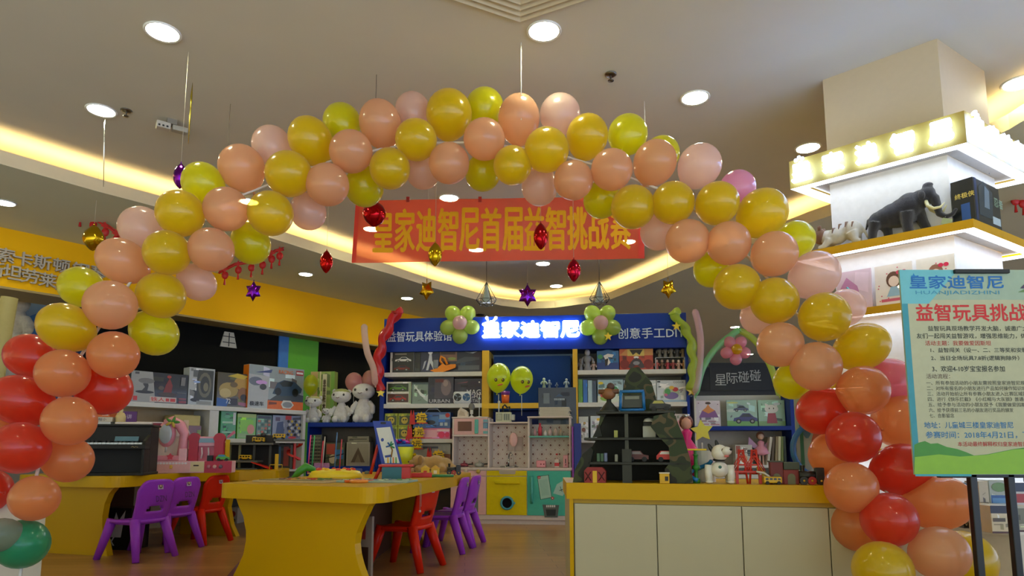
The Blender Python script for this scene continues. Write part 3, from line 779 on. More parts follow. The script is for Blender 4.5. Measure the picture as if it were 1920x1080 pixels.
def depth(s):
    t = 2 * s / acc[-1] - 1
    return 3.45 - .85 * abs(t) ** 1.4
spine = []
for i, (x, y) in enumerate(SPN): spine.append(atY(x, y, depth(acc[i]) + .02))
spine[0] = V((spine[1].x - .01, spine[1].y, 0)); spine[-1] = V((spine[-2].x + .01, spine[-2].y, 0))
fr = thing('arch_frame', 'thin white wire frame the balloon arch is tied to', 'arch frame')
MB().tube(spine, .007, mat('d8d4cc', .4), 8).build('hoop', fr)
for x, y0, y1, col in [(977, 80, 225, 'e8e4d8'), (1208, 190, 300, 'e8e4d8'), (706, 140, 230, '5a5048'), (432, 195, 330, '8a7c60')]:
    a = atZ(x, y0, ZC); MB().tube([a, (a.x, a.y, atY(x, y1, a.y).z)], .0025 if col[0] == 'e' else .0018, mat(col, .4), 5).build('suspension_thread', fr)
lst = []
for i, (x, y, rx, ry, cc, ly) in enumerate(ARCH):
    d, s, px, py = on_spine(x, y)
    Y = depth(s) + (-.11, -.01, .10)[ly + 1]
    c = atY(x, y, Y); sp = atY(px, py, depth(s) + .02)
    out = (c - sp)
    if out.length < .03: out = V((0, -1, 0))
    out = (out.normalized() + V((0, -.35 if ly < 1 else .1, 0)) + V((random.uniform(-.12, .12), 0, random.uniform(-.12, .12)))).normalized()
    k = (V((c.x, c.y, c.z - HC))).length / F * 1.0
    kd = Y / (CP - SP * (CY - y) / F) / F      # metres per pixel at this depth
    axial = abs(out.x) ; vert = abs(out.z)
    r0 = min(rx, ry) * kd; r1 = max(rx, ry) * kd
    lst.append([s, cc, c, (r0, max(r1, r0 * 1.02)), out, ly, y, x])
order = {}
for it in sorted(lst, key=lambda q: q[0]):
    s, cc, c, r, out, ly, y, x = it
    n = order.get(cc, 0); order[cc] = n + 1
    where = {1: 'tucked behind its neighbours', 0: 'among its neighbours', -1: 'bulging in front'}[ly]
    lab = '%s %s balloon of the arch counted up from its foot by the piano, %s' % (ORD[n], BN[cc], where)
    lab = lab.replace(' counted up from its foot by the piano', ' counting from the piano end')
    if cc in 'wtpq': lab = {'w': 'clear grey balloon at the foot of the arch beside the green one', 't': 'only green balloon of the arch, at its foot by the white panel', 'p': 'coral pink balloon of the arch beside the poster edge', 'q': 'mauve pink balloon peeping out behind the arch near the pillar sign'}[cc]
    balloon(c, r, out, BM[cc], lab, 'arch balloons')

# ------------------------------------------------------------ hanging foil balloons
def foil(h): return mat(h, .16, metal=.92, var=.06, scale=25, kind='foil')
def crumple(b, amp, seed):
    rnd = random.Random(seed)
    for v in b.verts:
        v.co += V((rnd.uniform(-1, 1), rnd.uniform(-1, 1), rnd.uniform(-1, 1))) * amp
def foil_lemon(m, seed):
    b = bmesh.new(); bmesh.ops.create_uvsphere(b, u_segments=20, v_segments=14, radius=1)
    for v in b.verts:
        z = v.co.z; r = math.hypot(v.co.x, v.co.y)
        a = math.atan2(v.co.y, v.co.x); ridge = 1 + .10 * abs(math.cos(a * 2)) ** .5
        f = max(0, math.cos(z * PI / 2)) ** .75
        k = (f / r if r > 1e-6 else 0) * ridge
        v.co.x *= k * .62; v.co.y *= k * .5
    crumple(b, .018, seed)
    q = MB(); q.bm(b, m, True); q.tube([(0, 0, .98), (0, 0, 1.12)], .05, m, 6); return q
def foil_star(m, n, seed):
    q = MB(); pts = star2(0, 0, 1.0, .62, n, -PI / 2)
    k = len(pts); rings = 5; vs = []; fs = []
    for sd in (-1, 1):
        base = len(vs)
        for i in range(rings):
            t = i / (rings - 1)
            rr = random.Random(seed + i)
            for j, (x, z) in enumerate(pts):
                d = .40 * math.sqrt(max(0, 1 - t ** 2)) * (1 if j % 2 == 0 else .9) + rr.uniform(-.03, .03) * (1 - t)
                e = max(t, .02); vs.append((x * e, sd * d, z * e))
        for i in range(rings - 1):
            for j in range(k):
                fq = (base + i * k + j, base + i * k + (j + 1) % k, base + (i + 1) * k + (j + 1) % k, base + (i + 1) * k + j)
                fs.append(fq if sd < 0 else fq[::-1])
        fs.append(tuple(base + j for j in range(k)))
    q.add(vs, fs, m, True); q.tube([(0, 0, .6), (0, 0, 1.08)], .05, m, 6); return q
FO = [(175, 446, 17, 25, 'l', 'c8a018', 5.0, ZC, 'gold foil balloon hanging before the yellow fascia letters'),
      (702, 401, 20, 26, 'l', 'b01018', 3.9, ZC, 'red foil balloon hanging at the near corner of the banner'),
      (816, 477, 12, 23, 'l', 'c8a818', 4.3, ZC, 'gold foil balloon hanging in front of the banner letters'),
      (1014, 443, 13, 26, 'l', 'b0141c', 4.3, ZC, 'slim red foil balloon hanging in front of the banner middle'),
      (1076, 507, 12, 22, 'l', 'b81838', 4.5, ZC, 'crimson foil balloon hanging just below the banner edge'),
      (612, 491, 11, 22, 'l', 'b01410', 5.0, ZC, 'red foil balloon hanging beside the banner end against the cove'),
      (475, 546, 16, 20, 's6', '7018a0', 5.2, ZC, 'purple foil star hanging in front of the yellow fascia'),
      (800, 544, 16, 20, 's5', 'b89018', 5.2, ZC, 'gold foil star hanging below the banner by a cage pendant'),
      (989, 554, 19, 22, 's6', '7020a8', 5.0, ZC, 'purple foil star hanging above the glowing shop name'),
      (1253, 541, 15, 20, 's5', 'b89418', 5.0, ZC, 'gold foil star hanging near the far end of the cove'),
      (338, 330, 13, 25, 'l', '6a1488', 3.4, ZC, 'purple foil balloon half hidden behind the arch shoulder')]
for i, (x, y, rx, ry, kd, col, Y, zt, lab) in enumerate(FO):
    c = atY(x, y, Y); k = Y / (CP - SP * (CY - y) / F) / F
    t = thing('hanging_foil_balloon', lab, 'foil balloon', T3(c.x, c.y, c.z), 'foil balloons on threads')
    q = foil_lemon(foil(col), i) if kd == 'l' else foil_star(foil(col), int(kd[1]), i)
    q.build('foil_body', t, mw=Matrix.Rotation(random.uniform(-.3, .3), 4, 'Z') @ Matrix.Diagonal(((rx / .62 if kd == 'l' else rx) * k, (rx / .62 if kd == 'l' else rx) * k, ry * k, 1)))
    z1 = (zt if Y < 5.05 or kd[0] == 's' else zt) - c.z
    MB().tube([(0, 0, ry * k), (0, 0, z1 - .001)], .0012, mat('c8c0a8', .4), 4).build('thread', t)
# loose glittering ribbons hanging from the ceiling
for x, y0, y1, ym, col, lab in [(361, 155, 270, 180, 'c8b040', 'thin gold ribbon hanging from the ceiling beside the emergency light'), (198, 220, 350, 232, 'd8d8d0', 'silver ribbon hanging under a downlight before the cove'), ]:
    a = atZ(x, y0, ZC); b = atY(x - (8 if x == 361 else 4), y1, a.y); mmid = atY(x - 2, ym, a.y)
    q = MB(); q.tube([(a.x, a.y, ZC), (mmid.x, a.y, mmid.z), (b.x, a.y, b.z)], [.001, .006, .0015], mat(col, .2, metal=.9), 6)
    tag(q.build('hanging_ribbon'), lab, 'ribbon')

# ------------------------------------------------------------ cage pendants
PM = mat('121212', .5)
def pendant(x, y, Y, k, lab):
    c = atY(x, y, Y); t = thing('pendant_lamp', lab, 'pendant lamp', T3(c.x, c.y, c.z), 'wire cage pendant lamps')
    n = 6; top = (0, 0, .13 * k); mid = [(.105 * k * math.cos(2 * PI * i / n), .105 * k * math.sin(2 * PI * i / n), -.06 * k) for i in range(n)]
    bot = [(.07 * k * math.cos(2 * PI * i / n + .5), .07 * k * math.sin(2 * PI * i / n + .5), -.11 * k) for i in range(n)]
    q = MB()
    for i in range(n):
        q.tube([top, mid[i]], .0032, PM, 5); q.tube([mid[i], bot[i]], .0032, PM, 5); q.tube([mid[i], bot[i - 1]], .0032, PM, 5); q.tube([mid[i], mid[(i + 1) % n]], .0032, PM, 5); q.tube([bot[i], bot[(i + 1) % n]], .0032, PM, 5)
    q.build('wire_cage', t)
    q = MB(); q.lathe([(.045 * k, -.09 * k), (.018 * k, .06 * k), (.01 * k, .10 * k)], mat('9cb0b0', .4), 6, smooth=False); q.build('glass_shade', t)
    MB().tube([(0, 0, .1 * k), (0, 0, ZS - c.z if Y > 8 else ZC - c.z)], .003, PM, 6).build('cord', t)
    q = MB(); zz = (ZS if Y > 8 else ZC) - c.z; q.lathe([(.05, zz), (.05, zz - .02), (1e-6, zz - .02)], PM, 14); q.build('ceiling_rose', t)
pendant(912, 552, 6.6, 1.0, 'black cage pendant lamp above the start of the glowing shop name')
pendant(1124, 550, 6.6, 1.0, 'black cage pendant lamp above the end of the glowing shop name')
pendant(900, 580, 9.4, .85, 'small far cage pendant lamp half behind the green balloon flower and shop name')
pendant(1154, 577, 9.4, .85, 'small far cage pendant lamp half behind the second balloon flower')

# red paper lantern garlands
def garland(pts, Y, lab, n):
    P = [atY(x, y, Y) for x, y in pts]; o = P[0]
    t = thing('hanging_garland', lab, 'garland', T3(o.x, o.y, o.z)); RG = mat('c01818', .5)
    MB().tube([p - o for p in P], .010, RG, 6).tube([p - o + V((0, .004, .02)) for p in P], .006, RG, 6).build('ribbon', t)
    L = len(P) - 1
    for i in range(n):
        f = (i + .5) / n * L; k = int(f); p = P[k].lerp(P[min(L, k + 1)], f - k) - o
        q = MB(); q.ball((p.x, 0, p.z - .055), (.035, .018, .04), RG, 10); q.tube([(p.x, 0, p.z - .02), (p.x, 0, p.z)], .002, RG, 4); q.cyl((p.x, 0, p.z - .095), (p.x, 0, p.z - .15), .006, RG, 6, .012); q.flat(star2(p.x, p.z + .0, .04, .018, 4), -.012, RG)
        q.build('paper_lantern', t)
    for e in (P[0], P[-1]):
        MB().tube([e - o, (e.x - o.x, 0, ZS - o.z if Y > 4.9 else ZC - o.z)], .0012, 'b8b0a0', 4).build('thread', t)
garland([(100, 343), (125, 362), (150, 392), (178, 412), (205, 428), (228, 445)], 5.5, 'red paper lantern garland drooping above the yellow fascia letters', 6)
garland([(410, 512), (440, 497), (470, 492), (495, 486), (515, 472), (532, 468)], 6.2, 'red paper lantern garland at the far side of the arch shoulder', 6)
garland([(1896, 362), (1908, 366), (1925, 372)], 5.0, 'red garland end hanging beyond the pillar', 2)
# ------------------------------------------------------------ shelving
def arts(q, W, H, A, y=0.0):
    for k, a in enumerate(A):
        o = y - .0008 - .0004 * k; c = a[-1] if a[0] not in 'tc' else None
        if a[0] == 'r': q.flat([(a[1] * W, a[2] * H), (a[3] * W, a[2] * H), (a[3] * W, a[4] * H), (a[1] * W, a[4] * H)], o, mat(c, .3))
        elif a[0] == 'e': q.flat(circ(a[1] * W, a[2] * H, a[3] * W, a[4] * H, 14), o, mat(c, .3))
        elif a[0] == 'p': q.flat([(x * W, z * H) for x, z in a[1]], o, mat(c, .3))
        elif a[0] == 't': q.text(a[4], a[1] * W, a[2] * H, a[3] * H, mat(a[5], .4), y=o, w=(a[6] * W if len(a) > 6 else None), bold=.02)
        elif a[0] == 's': q.flat([(x * W, z * H) for x, z in star2(a[1], a[2], a[3], a[3] * .6, a[4])], o, mat(c, .3))
        elif a[0] == 'c':     # a car seen from the side: x, z, width, height, colour
            _, x, z, w, h, col = a
            q.flat([((x + w * i) * W, (z + h * j) * H) for i, j in [(0, .2), (.04, .5), (.25, .6), (.4, .95), (.68, .95), (.85, .6), (.98, .5), (1, .2)]], o, mat(col, .25))
            q.flat([((x + w * i) * W, (z + h * j) * H) for i, j in [(.3, .6), (.42, .88), (.66, .88), (.79, .6)]], o - .0003, mat('1c2430', .2))
            for cx in (.22, .78):
                q.flat(circ((x + w * cx) * W, (z + h * .2) * H, w * .11 * W, h * .22 * H, 12), o - .0004, mat('141414', .4)); q.flat(circ((x + w * cx) * W, (z + h * .2) * H, w * .06 * W, h * .12 * H, 10), o - .0007, mat('9a9a9a', .3))
def carton(fr, zb, x0, y0, x1, off, dep, col, A, lab, cat='toy box', group=None, name='toy_box', ybot=None, lean=0.0, turn=0.0, side=None):
    u0, z1 = fr.loc(x0, y0, off); u1, _ = fr.loc(x1, y0, off)
    W = u1 - u0; H = z1 - zb
    q = MB(); q.box(0, 0, 0, W, dep, H, mat(col, .35, coat=.4), .002, seg=1)
    rb_ = random.Random(int(x0 * 7 + y0)); bc = [int(col[i:i + 2], 16) for i in (0, 2, 4)]
    for k in range(12 if W * H > .02 else 5):                  # busy printed background in the box's own colours
        f_ = rb_.choice((.55, .7, 1.25, 1.5)); cc_ = ''.join('%02x' % min(255, int(v * f_ + rb_.choice((0, 0, 14)))) for v in bc)
        ax, az = rb_.uniform(.04, .8), rb_.uniform(.04, .85); aw, ah = rb_.uniform(.05, .3), rb_.uniform(.03, .2)
        az1, ax1 = min(.97, az + ah), min(.97, ax + aw); sk = rb_.uniform(-.06, .06)
        q.flat([(ax * W, az * H), (ax1 * W, max(.02, min(.98, az + sk)) * H), (ax1 * W, az1 * H), (ax * W, max(.02, min(.98, az1 - sk)) * H)], -.0003 - .00003 * k, mat(cc_, .35))
    if side: q.box(-.0012, .004, .004, 0, dep - .004, H - .004, mat(side, .35))
    arts(q, W, H, A)
    return tag(q.build(name, mw=fr.M(u0, off, zb) @ Matrix.Rotation(math.radians(turn), 4, 'Z') @ Matrix.Rotation(-lean, 4, 'X')), lab, cat, group)

# --- big blue shelf at the back, facing us
BS = Fr((0, 0), -6)
BS.o = V((ray(718, 700).x / ray(718, 700).y * 7.4, 7.4, 0))
def bz(x, y, off=0): return BS.loc(x, y, off)[1]
bl = thing('toy_shelf_unit', 'wide blue toy shelf with a tall lettered header across the back of the shop', 'shelf unit', BS.M())
u = lambda x: BS.loc(x, 700)[0]
UL, UR = u(718), u(1290)
ZH0, ZH1 = bz(1000, 656), bz(1000, 592)
M1a, M1b, M2a, M2b = u(904), u(917), u(1074), u(1083)
WSH = mat('d4d4d0', .45, kind='laminate')
MB().box(UL, 0, ZH0, UR, .38, ZH1, NAVY, .004).build('header', bl)
MB().box(UL - .03, .0, 0, UL + .02, .38, ZH0, NAVY).build('side_panel', bl)
MB().box(UR - .02, .0, 0, UR + .01, .38, ZH0, NAVY).build('side_panel', bl)
MB().box(UL + .02, .36, 0, M1a, .38, ZH0, mat('4a4640', .6)).build('back_panel', bl); MB().box(M2b, .36, 0, UR - .02, .38, ZH0, mat('8a8a84', .6)).build('back_panel', bl)
MB().box(M1a, .36, 1.2, M2b, .38, ZH0, mat('8ca8cc', .6)).box(M1a, .345, 0, M2b, .38, 1.2, NAVY).build('middle_back_panel', bl)  # pale blue upper panel carries the shop name's glow in its colour
ZT1, ZB1 = bz(800, 698), bz(800, 706)
ZT2, ZB2 = bz(800, 757), bz(800, 765)
ZT3 = bz(790, 823); ZB3 = ZT3 - .045
ZT4 = .44
for zt, zb_ in ((ZT1, ZB1), (ZT2, ZB2), (ZT3, ZB3), (ZT4, ZT4 - .04)):
    MB().box(UL + .02, -.01, zb_, M1a, .36, zt, WSH, .002).build('shelf', bl)
    MB().box(M2b, -.01, zb_, UR - .02, .36, zt, WSH, .002).build('shelf', bl)
PY = mat('d8ac38', .4, kind='laminate')
for a, b in ((M1a, M1b), (M2a, M2b)): MB().box(a, -.012, 0, b, .36, ZH0, PY, .002).build('post', bl)
zr0, zr1 = bz(950, 766), bz(950, 756)
MB().box(M1a, -.02, zr0, u(1010), .02, zr1, mat('e8b808', .4), .003).build('front_rail', bl)
q = MB(); q.text('益智玩具体验馆', u(725), bz(725, 641, -.01), .118, mat('d0dce8', .5), y=-.001, w=u(846) - u(725), bold=.006, ext=.008); q.build('lettering', bl)
q = MB(); q.text('创意手工DIY', u(1159), bz(1159, 635, -.01), .118, mat('d0dce8', .5), y=-.001, w=u(1292) - u(1159) - .03, bold=.006, ext=.008); q.build('lettering', bl)
nm = thing('shop_name_sign', 'glowing white five character shop name with a little crown on the blue header', 'lit sign', BS.M())
NEON = mat('eaf2ff', emit=12.0, kind='lit_letters')
for i, (ch, xa, xb) in enumerate([('皇', 906, 937), ('家', 942, 974), ('迪', 978, 1012), ('智', 1015, 1049), ('尼', 1053, 1087)]):
    q = MB(); z0 = bz(xa, 632, -.03)
    q.text(ch, u(xa), z0, (bz(xa, 603, -.03) - z0), NEON, y=-.03, w=u(xb) - u(xa), bold=.05, ext=.03)
    if i == 0:
        for dx, dz in ((907, 612), (913, 600), (930, 600)):
            q.ball((u(dx), -.03, bz(dx, dz - 3)), .018, NEON, 8); q.tube([(u(dx), -.03, bz(dx, dz - 3)), (u(918), -.03, bz(918, 612))], .012, NEON, 6)
    q.build('lit_letter', nm)
# central dark blue screen panel
q = MB(); q.box(u(924), .12, 1.2, u(1070), .34, bz(1000, 668, .12), mat('123c84', .6, kind='paint')); tag(q.build('blue_display_panel', mw=BS.M()), 'dark blue display panel in the middle bay under the shop name', 'display panel')

def shelf_row(items, zt):
    for it in items: carton(BS, zt, *it)
G1 = 'toy boxes on the top shelf beside the price lettering'
DARK = '16161a'
shelf_row([
 (732, 660, 776, .03, .2, 'c8c8c0', [('r', .1, .02, 1, .98, DARK), ('c', .2, .5, .7, .26, 'd8d8d4'), ('c', .15, .1, .7, .26, '6a2018'), ('r', .2, .86, .7, .92, '8a8070')], 'dark box with a white car above a red car, top shelf under the blue header'),
 (777, 657, 789, .05, .2, '101114', [('r', .1, .1, .8, .2, '303438')], 'narrow black box beside the navy robot box on the top shelf'),
 (789, 653, 824, .04, .2, '1a1c3c', [('p', [(.3, .1), (.42, .5), (.5, .9), (.58, .9), (.62, .5), (.85, .1), (.7, .1), (.52, .4), (.42, .1)], 'd4d8e0'), ('e', .52, .82, .12, .08, 'f0f0f0'), ('p', [(.1, .1), (.2, .45), (.32, .5), (.2, .2)], 'b0b4c0')], 'navy box with a white robot picture on the top shelf'),
 (824, 652, 903, .06, .2, '20283a', [('r', .0, .45, .42, 1, '8a6a58'), ('r', .03, .72, .38, .92, '5a4438'), ('p', [(.4, .35), (.95, .5), (.95, .6), (.6, .62), (.42, .48)], '46505c'), ('p', [(.55, .85), (.8, .75), (.9, .82), (.7, .78)], 'c8d0d4'), ('r', .45, .1, .95, .28, '58606a'), ('e', .3, .55, .1, .06, '8a9a50')], 'wide navy boxed toy blaster on the top shelf beside the yellow post')], ZT1)
# orange toy blaster lying in front
t = thing('toy_blaster', 'orange and grey toy blaster lying on the top shelf before the dark boxes', 'toy', BS.M(u(806), .0, ZT1)); S = u(854) - u(806)
OR = mat('e88a10', .4)
q = MB(); q.prism([(0, .02), (.3 * S, .05), (.5 * S, .10), (.62 * S, .26 * S), (.8 * S, .3 * S), (1.0 * S, .3 * S), (1.0 * S, .05), (.7 * S, .02), (.5 * S, .0), (.2 * S, .0)], .0, .035, OR); q.build('body', t)
q = MB(); q.tube([(.5 * S, .018, .09), (.38 * S, .018, .13), (.42 * S, .018, .18), (.55 * S, .018, .16), (.66 * S, .018, .09)], .013, OR, 8); q.build('handle', t)
q = MB(); q.box(.12 * S, -.006, .04, .32 * S, .03, .14, mat('788088', .4), .01); q.build('barrel', t, 'grey barrel')
shelf_row([
 (725, 716, 771, .03, .2, 'd8d8cc', [('r', .05, .56, .9, .92, '2a3a20'), ('c', .12, .6, .7, .26, '5a8a30'), ('r', .05, .08, .9, .46, '4a2420'), ('c', .12, .12, .7, .28, '9a1c18'), ('r', .92, .05, 1, .95, '9ab088')], 'white framed box with a green car above a red car, middle shelf'),
 (773, 717, 803, .05, .2, '74887e', [('p', [(.1, .9), (.6, .5), (.95, .3), (.9, .2), (.5, .4)], 'dfe6e4'), ('p', [(.7, .25), (1, .45), (.98, .1)], 'c0ccc8'), ('r', 0, .9, 1, 1, '4a5c60')], 'grey green box with a white jet picture on the middle shelf'),
 (803, 706, 851, .06, .22, '1c1c34', [('r', .25, .2, .98, .92, '4a4654'), ('e', .7, .6, .2, .3, '7a6c74'), ('e', .68, .75, .1, .12, 'a08c88'), ('t', .05, .05, .12, 'URBAN', 'c0c0c8', .8), ('r', .28, .78, .6, .9, '703030')], 'tall navy box with a grey creature picture on the middle shelf'),
 (852, 710, 904, .06, .22, '24243c', [('t', .45, .36, .2, 'MAG', 'd0d0d8', .5), ('t', .42, .22, .16, 'LIGHT', 'd0d0d8', .55), ('t', .4, .06, .12, 'DIGITAL', 'b8b8c4', .5), ('p', [(.05, .8), (.5, .88), (.45, .84)], 'a05060'), ('e', .9, .85, .03, .03, 'e0e0e0')], 'dark box lettered MAG LIGHT behind the twin white fans')], ZT2)
t = thing('twin_fan_toy', 'pair of small white round fans standing before the dark box, middle shelf', 'toy', BS.M(u(850), .0, ZT2)); S = u(883) - u(850)
q = MB(); q.box(0, .0, 0, S, .05, .135, mat('d8dce0', .4), .02); q.build('case', t)
for cx in (.26, .76):
    q = MB(); q.lathe([(.052, 0), (.052, .006), (.045, .008), (.044, 0)], mat('e8ecee', .4), 20, Matrix.Translation((cx * S, .0, .07)) @ Matrix.Rotation(PI / 2, 4, 'X'))
    q.flat(circ(cx * S, .07, .046, .046, 18), -.001, mat('20262c' if cx < .5 else '2a5a88', .4))
    for k in range(3): a = k * 2.1; q.flat([(cx * S, .07), (cx * S + .04 * math.cos(a), .07 + .04 * math.sin(a)), (cx * S + .04 * math.cos(a + .5), .07 + .04 * math.sin(a + .5))], -.003, mat('8a98a4', .4))
    q.build('fan_grille', t)
# third row: yellow green character boxes stacked two by two, blue play set, pink boxes
for i, (xa, lab) in enumerate([(722, 'first'), (747, 'second')]):
    for j in range(2):
        u0 = u(xa); W = u(xa + 24) - u0; z0 = ZT3 + .145 * j
        q = MB(); q.box(0, 0, 0, W, .16, .143, mat('a8b43c', .4), .003, seg=1)
        arts(q, W, .143, [('r', .08, .08, .92, .8, '3a4420'), ('e', .5, .45, .26, .28, 'c8b030'), ('e', .42, .5, .06, .07, '201810'), ('e', .6, .5, .06, .07, '201810'), ('p', [(.2, .75), (.35, .98), (.5, .8)], 'd0c840'), ('p', [(.6, .78), (.75, 1), (.85, .78)], '607830')])
        tag(q.build('toy_box', mw=BS.M(u0, .03, z0)), 'small yellow green toy box in the %s column from the blue upright, %s' % (lab, ('bottom', 'top')[j]), 'toy box', 'small yellow green boxes stacked two by two')
carton(BS, ZT3, 790, 803, 844, .04, .15, 'd86a90', [('r', .05, .15, .55, .85, 'f0b0c0'), ('e', .7, .4, .12, .3, 'e82868'), ('e', .9, .4, .08, .25, 'e82868'), ('r', .55, .7, .98, .9, 'f4d0d8')], 'pink boxed toy set under the blue play set by the kitchen')
zz = bz(800, 803, .04)
q = carton(BS, zz, 775, 773, 845, .04, .15, '2a58a0', [('r', .3, .2, .68, .7, '4a7ab8'), ('e', .48, .36, .12, .14, '202838'), ('r', .72, .15, .8, .35, 'c0d0e0'), ('r', .84, .15, .92, .35, 'c0d0e0'), ('r', .7, .55, .98, .85, '88a8d0'), ('e', .92, .8, .06, .14, 'c02020')], 'blue play set box with a carry handle by the toy kitchen')
h = MB(); h.tube([(.12, .07, bz(800, 773, .04) - zz), (.16, .07, bz(800, 773, .04) - zz + .04), (.26, .07, bz(800, 773, .04) - zz + .04), (.30, .07, bz(800, 773, .04) - zz)], .005, 'd0d8e0', 6); h.build('handle', q)
carton(BS, ZT4, 730, 832, 845, .1, .2, 'c0c0b0', [('r', .0, .0, 1, .06, '888878'), ('p', [(.6, .55), (.65, .9), (.7, .9), (.68, .5), (.78, .2), (.74, .2), (.66, .5), (.56, .2), (.52, .2)], '4a5468'), ('r', .55, .86, .8, .92, '58606a'), ('r', .05, .1, .3, .6, 'a8b098'), ('e', .4, .3, .08, .2, '7a5838'), ('r', .88, .1, 1, .7, 'a87050')], 'large pale box with an ironing board picture, lower shelf by the toy kitchen')
# yellow and red price bursts clipped to the shelf edges
for i, (x, y, s, lab) in enumerate([(790, 784, '2元', 'red and yellow burst price tag on the blue play set box'), (785, 811, '1元', 'red and yellow burst price tag on the pink box'), (781, 832, '2元', 'red and yellow burst price tag hanging under the shelf board'), (772, 859, '千元', 'red and yellow burst price tag on the yellow bucket'), (822, 855, '2元', 'red and yellow burst price tag behind the tan plush')]):
    uu, zc = BS.loc(x, y, -.03); q = MB()
    q.flat(star2(0, 0, .075, .052, 11), 0, mat('e8c000', .4)); q.flat([(-.135, -.07), (-.07, -.07), (-.075, .02), (-.09, .1), (-.1, .03), (-.12, .1), (-.13, .02)], -.001, mat('c81414', .4))
    q.flat([(-.075, -.06), (.075, -.06), (.07, -.05), (-.07, -.05)], -.001, mat('c81414', .4)); q.box(-.05, .0005, -.06, .05, .004, .05, mat('d8b000', .4))
    q.text(s, 0, -.03, .06, mat('20180c', .5), y=-.002, w=.1, bold=.02, anchor='c')
    tag(q.build('shelf_price_tag', mw=BS.M(uu, -.03, zc)), lab, 'price tag', 'burst price tags on the blue shelf')
# right-hand bay, top row
def fig_small(fr, x, y0, off, zb, cols, lab, group, name='toy_figure', cat='toy figure'):
    uu, z1 = fr.loc(x, y0, off); h = z1 - zb
    t = thing(name, lab, cat, fr.M(uu, off, zb), group)
    q = MB(); q.lathe([(.16 * h, 0), (.17 * h, .1 * h), (.11 * h, .4 * h), (.2 * h, .5 * h), (.17 * h, .68 * h), (.06 * h, .72 * h)], mat(cols[0], .5), 12, sy=.7); q.tube([(-.16 * h, 0, .64 * h), (-.26 * h, -.02, .5 * h), (-.24 * h, -.04, .34 * h)], .05 * h, cols[0], 6); q.tube([(.16 * h, 0, .64 * h), (.26 * h, -.02, .5 * h), (.24 * h, -.04, .34 * h)], .05 * h, cols[0], 6); q.build('body', t)
    q = MB(); q.ball((0, 0, .84 * h), (.13 * h, .12 * h, .15 * h), mat(cols[1], .5), 12); q.build('head', t)
    return t
GR = 'small grey robot figures beside the eagle box'
for x, y, d in ((1089, 672, 'plain'), (1101, 655, 'tallest'), (1113, 676, 'pinkish')):
    fig_small(BS, x, y, .08, ZT1, (('8a8c94', 'a0a0a8') if d != 'pinkish' else ('c0a8a4', 'd8c8c0')), d + ' small robot figure between the yellow post and the eagle box', GR)
shelf_row([(1119, 658, 1160, .05, .18, '2468a0', [('r', 0, 0, 1, .4, '1c3c80'), ('r', 0, 0, 1, .06, 'd0d8e0'), ('p', [(.3, .75), (.5, .85), (.78, .8), (.7, .66), (.5, .68), (.62, .4), (.5, .25), (.4, .5)], 'e4e4e0'), ('p', [(.35, .55), (.52, .62), (.48, .3), (.38, .2)], '282420'), ('e', .15, .7, .12, .12, '3a9060'), ('p', [(.2, 1), (.5, 1.06), (.8, 1)], '2468a0')], 'blue box with a white headed eagle on the top shelf'),
 (1161, 650, 1224, .06, .18, 'b83c18', [('r', 0, .62, 1, 1, 'd0904c'), ('p', [(0, .62), (.3, 1), (0, 1)], 'c86438'), ('r', .24, .6, .74, .88, 'd8c060'), ('p', [(.3, .86), (.7, .86), (.6, .64), (.5, .74), (.4, .64)], '282018'), ('e', .5, .54, .08, .05, 'e8e8e8'), ('p', [(.22, .12), (.4, .45), (.5, .52), (.62, .45), (.78, .12), (.64, .08), (.5, .25), (.36, .08)], '3a3038'), ('e', .5, .3, .1, .08, '8a8a90'), ('e', .15, .25, .14, .2, '7a1a10'), ('e', .85, .25, .14, .2, '7a1a10')], 'large red and orange transforming robot box on the top shelf')], ZT1)
zb2 = bz(1250, 671, .1)
q = MB(); q.box(0, 0, 0, u(1286) - u(1230), .14, .006, mat('c0c8cc', .1, alpha=.5)); tag(q.build('clear_display_shelf', mw=BS.M(u(1230), .03, zb2 - .008)), 'thin clear shelf carrying the upper row of small figures', 'shelf')
q2 = MB(); 
for a in (0, u(1286) - u(1230) - .006): q2.box(a, .0, ZT1 - zb2 + .008, a + .006, .14, 0, mat('c0c8cc', .2)); 
q2.build('support', bpy.data.objects['clear_display_shelf'])
for k in range(5):
    fig_small(BS, 1236 + 11 * k, 648, .1, zb2, random.choice([('7a7468', '9a8c78'), ('585860', '8a8890'), ('8a7a58', 'b0a080')]), ORD[k] + ' small grey brown figure along the upper row from the red robot box', 'upper row of small figures')
for k in range(6):
    fig_small(BS, 1231 + 10.3 * k, 674, .07, ZT1, [('c0605c', 'e0b0a0'), ('705040', 'c0a090'), ('a83848', 'd8b8a8'), ('90484c', 'e0c0b0'), ('c8a090', 'f0dcd0'), ('a8743c', 'd8b080')][k], ORD[k] + ' small pinkish figure along the lower row from the red robot box', 'lower row of small figures')
